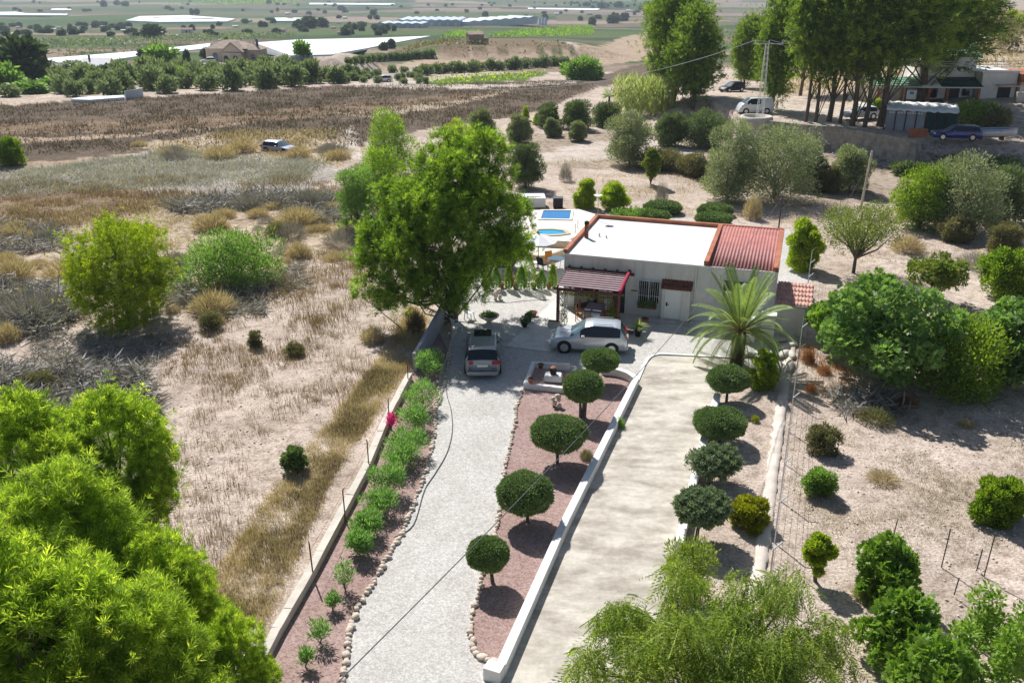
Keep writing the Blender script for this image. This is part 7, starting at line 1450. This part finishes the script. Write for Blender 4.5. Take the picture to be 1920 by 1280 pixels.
# ------------------------------------------------------------------ olive groves, vines and scattered far trees (small shared meshes)
SM = [mk(make_bush(950 + i, (1, 1, .9), 14, 900, .42, .17, .36, .07), LM['grove'], M['barkgrey']) for i in range(3)]
SD = [mk(make_bush(960 + i, (1, 1, .95), 12, 700, .5, .26, .38, .07), LM['far'], M['barkgrey']) for i in range(3)]
SB = [mk(make_bush(970 + i, (1, 1, .95), 12, 800, .45, .22, .38, .07), LM['bright'], M['barkgrey']) for i in range(2)]
def small_tree(b0, wp, hp, parts, label, group, rz, name='olive_tree', cat='olive tree', minw=0):
    W2 = max(px(wp, b0) / 2, minw); H2 = max(px(hp, b0) / 1.75, minw)
    return plant(name, label, cat, b0, rz, parts, group, (W2, W2, H2))
def nth(i):
    w = ['first', 'second', 'third', 'fourth', 'fifth', 'sixth', 'seventh', 'eighth', 'ninth', 'tenth', 'eleventh', 'twelfth', 'thirteenth', 'fourteenth', 'fifteenth', 'sixteenth', 'seventeenth', 'eighteenth', 'nineteenth', 'twentieth']
    return w[i] if i < 20 else ('twenty ' + w[i - 20] if i < 30 else ('thirtieth' if i == 29 else 'thirty ' + w[i - 30]))
rg = random.Random(12); cnt = 0; row = 0
poly = [(118, 185), (300, 178), (480, 168), (640, 156), (655, 150), (560, 140), (480, 140), (380, 148), (260, 152), (110, 158)]
pgx = gpoly(poly); xs = [p[0] for p in pgx]; ys = [p[1] for p in pgx]; y = min(ys)
while y < max(ys):
    x = min(xs) + rg.uniform(0, 3); row += 1; inrow = 0
    while x < max(xs):
        xx, yy = x + rg.uniform(-.8, .8), y + rg.uniform(-.8, .8)
        if in_poly(np.array([xx]), np.array([yy]), pgx)[0] and cnt < 150 and rg.random() < .85:
            p = Vector((xx, yy, float(terr(xx, yy)))); s = rg.uniform(1.5, 2.3); br = rg.random() < .12
            plant('olive_tree', ('olive' if not br else 'yellow green tree') + f' in the grove below the far villa, {nth(row - 1)} row, {nth(inrow)} from the left', 'olive tree' if not br else 'tree', p, rg.random() * 6, SB[cnt % 2] if br else SM[cnt % 3], 'grove olives below the far villa' if not br else 'yellow green grove trees', (s, s, s * rg.uniform(.95, 1.3))); cnt += 1; inrow += 1
        x += 5.0
    y += 5.5
for i in range(15):
    u = 655 + i * 11; b0 = G(u, 122 - i * 1.0 + rg.uniform(-1, 1)); small_tree(b0, 15, 15, SM[i % 3], nth(i) + ' small olive from the left in the row above the sandy field', 'upper olive row', i)
for i in range(16):
    u = 800 + i * 17 + rg.uniform(-3, 3); b0 = G(u, 141 - i * 1.1 + rg.uniform(-1, 1)); small_tree(b0, rg.uniform(18, 26), rg.uniform(16, 24), SM[i % 3], nth(i) + ' round olive from the left in the row along the sandy field', 'lower olive row', i)
for i, u in enumerate(sorted(rg.uniform(640, 800) for _ in range(34))):
     b0 = G(u, rg.uniform(134, 158)); small_tree(b0, rg.uniform(12, 18), rg.uniform(9, 14), SM[i % 3], nth(i) + ' low olive from the left in the dusty grove', 'dusty grove', i)
for i, (u, v, wp, hp, pr, lb) in enumerate([(45, 155, 100, 66, SD, 'big dark round tree at the left edge beyond the fields'), (12, 166, 60, 46, SB, 'green tree in front of the big dark one at the left edge'), (8, 95, 12, 20, SD, 'small dark conifer at the left edge'), (304, 130, 58, 48, SB, 'round bright green tree left of the far villa'), (272, 112, 26, 18, SD, 'dark tree beside the round bright one'), (288, 73, 38, 24, SD, 'dark twin tree in the middle of the far green belt'), (352, 125, 14, 24, SD, 'dark cypress left of the far villa drive'), (387, 110, 18, 18, SD, 'dark round tree by the far villa wall'), (480, 107, 22, 20, SD, 'dark shrub at the right wall of the far villa'), (566, 106, 30, 30, SB, 'lone tree on the far earth bank'), (208, 148, 44, 24, SD, 'dark bush in front of the tall white house'), (370, 132, 26, 16, SM, 'round bush by the villa ramp'), (734, 92, 16, 14, SD, 'dark round tree at the end of the largest net'), (720, 95, 16, 14, SD, 'round bush beside the dark tree at the net'), (424, 80, 8, 12, SB, 'top of the palm behind the far villa'), (60, 175, 60, 24, SB, 'yellow green hedge at the left edge of the olive grove'), (20, 182, 40, 22, SM, 'brownish shrub at the left edge of the grove'), (100, 170, 50, 26, SB, 'bright bush at the start of the grove'), (150, 128, 60, 14, SM, 'hedge behind the low tan outbuilding'), (1112, 148, 36, 34, SB, 'bright green tree at the end of the round olives'), (1065, 140, 30, 24, SB, 'green tree beside the round olives'), (1160, 95, 0, 0, SB, '')]):
    if not wp: continue
    small_tree(G(u, v), wp, hp, pr[i % len(pr)], lb, None, i, 'tree', 'tree')
for i, (u, v, wp, hp) in enumerate(sorted([(195, 13, 12, 9), (220, 10, 10, 8), (235, 12, 14, 8), (360, 28, 8, 10), (370, 28, 9, 10), (315, 18, 12, 5), (505, 8, 10, 6), (580, 54, 30, 20), (605, 52, 22, 14), (560, 53, 18, 14), (985, 38, 12, 9), (1130, 15, 22, 9), (1160, 14, 18, 8), (1100, 12, 14, 7), (910, 31, 12, 7), (1150, 44, 24, 14), (1170, 40, 18, 14), (1110, 48, 14, 12), (700, 30, 12, 10), (640, 20, 14, 8)])):
    small_tree(G(u, v), wp, hp, SD[i % 3], nth(i) + ' lone dark tree from the left in the far valley', 'lone far valley trees', i, 'tree', 'tree')
n_far = 0
for i in range(400):
    if n_far >= 190: break
    band = rg.choice([(0, 420, 46, 72), (0, 260, 48, 66), (440, 720, 20, 66), (560, 900, 6, 30), (1000, 1230, 6, 40), (0, 640, 0, 24), (880, 1220, 0, 14), (640, 740, 50, 68)])
    u, v = rg.uniform(band[0], band[1]), rg.uniform(band[2], band[3]); s = 3 + (v / 66.0) * 9
    small_tree(G(u, v), s * rg.uniform(.7, 1.7), s * rg.uniform(.55, .9), SD[i % 3], 'small dark tree scattered over the far valley', 'far valley trees', i, 'tree', 'tree'); n_far += 1
fh = sorted(rg.choice([(rg.uniform(20, 260), rg.uniform(52, 66)), (rg.uniform(520, 680), rg.uniform(28, 62)), (rg.uniform(1020, 1200), rg.uniform(22, 48)), (rg.uniform(400, 560), rg.uniform(40, 58))]) for _ in range(26))
for i, (u, v) in enumerate(fh):
    b0 = G(u, v); k = px(1, b0); w_ = rg.uniform(6, 12)
    t = thing('far_house', nth(i) + ' tiny pale farmhouse from the left in the far valley', 'house', b0, rg.uniform(-.4, .4), 'far valley farmhouses'); box('wall', M['white' if i % 2 else 'cream'], t, -w_ / 2 * k, w_ / 2 * k, 0, 5 * k, -2, 2.6 * k); gable_roof(MB(), -w_ / 2 * k, w_ / 2 * k, 0, 5 * k, 2.6 * k + .02, 1.4 * k).build('roof', M['villaroof' if i % 3 else 'roofwhite'], t)
# vineyards: leafy rows
def vineyard(label, poly, gap, h, lm, seed, l=.9, dens=2.2):
    rg = np.random.RandomState(seed); pp_ = gpoly(poly); xs = [p[0] for p in pp_]; ys = [p[1] for p in pp_]; P_ = []
    y = min(ys)
    while y < max(ys):
        n = int((max(xs) - min(xs)) * dens); x = rg.uniform(min(xs), max(xs), n); yy = y + rg.normal(size=n) * .25; k = in_poly(x, yy, pp_); P_.append(np.column_stack([x[k], yy[k]])); y += gap
    xy = np.vstack(P_); n = len(xy); z = terr(xy[:, 0], xy[:, 1]) + rg.rand(n) * h; tv, tf = t_leaf(l, l * .55); f = fol_mesh('leaves', inst(tv, tf, np.column_stack([xy, z]), frames(rg, unit(np.array([0, 0, .8]) + rdir(rg, n))), .6 + .8 * rg.rand(n)))
    return tag(mesh_obj('vineyard', f, LM[lm]), label, 'vineyard', kind='stuff')
vineyard('bright green vineyard rows right of the brown hut', [(915, 71), (965, 60), (1110, 50), (1112, 66), (1040, 69), (955, 70)], 3.0, 1.6, 'vine', 1, 1.2)
vineyard('bright green vineyard rows left of the brown hut', [(825, 71), (850, 62), (900, 62), (890, 72)], 3.0, 1.6, 'vine', 2, 1.2)
vineyard('pale green vineyard belt in the valley left of the villa', [(-60, 82), (60, 78), (260, 72), (420, 66), (560, 66), (520, 74), (330, 80), (140, 92), (-60, 100)], 5.0, 1.6, 'grove', 3, 1.4, .9)
vineyard('green crop strip at the far top left', [(310, 8), (420, 3), (560, 4), (560, 9), (420, 11)], 14.0, 2.0, 'vine', 4, 3.5, .35)
vineyard('yellow green crop strip below the round olives', [(795, 156), (830, 148), (1020, 135), (1026, 139), (990, 150), (840, 160)], 2.2, .7, 'lime', 5, .6, 1.6)
vineyard('dusty green crop rows beyond the net', [(90, 100), (300, 82), (400, 76), (380, 82), (250, 98), (120, 110)], 5.0, 1.0, 'scrub', 6, .9, .8)
vineyard('dark scrub on the earth bank below the hut', [(745, 102), (790, 80), (870, 80), (930, 86), (1060, 84), (1080, 100), (960, 94), (850, 106)], 2.2, 1.4, 'scrub', 7, 1.0, .7)
# ------------------------------------------------------------------ haze
m, nt, l, b = new_mat('valley_haze'); nt.remove(b); pv = nt.new('ShaderNodeVolumePrincipled'); pv.inputs['Color'].default_value = (0.74, 0.86, 1.0, 1); pv.inputs['Density'].default_value = HAZE; pv.inputs['Anisotropy'].default_value = 0.2
l.new(pv.outputs[0], nt['Material Output'].inputs['Volume'])
tag(MB().box(-9100, 9100, -9100, 9100, -90, 160).build('haze', m), 'thin blue valley haze', kind='stuff')
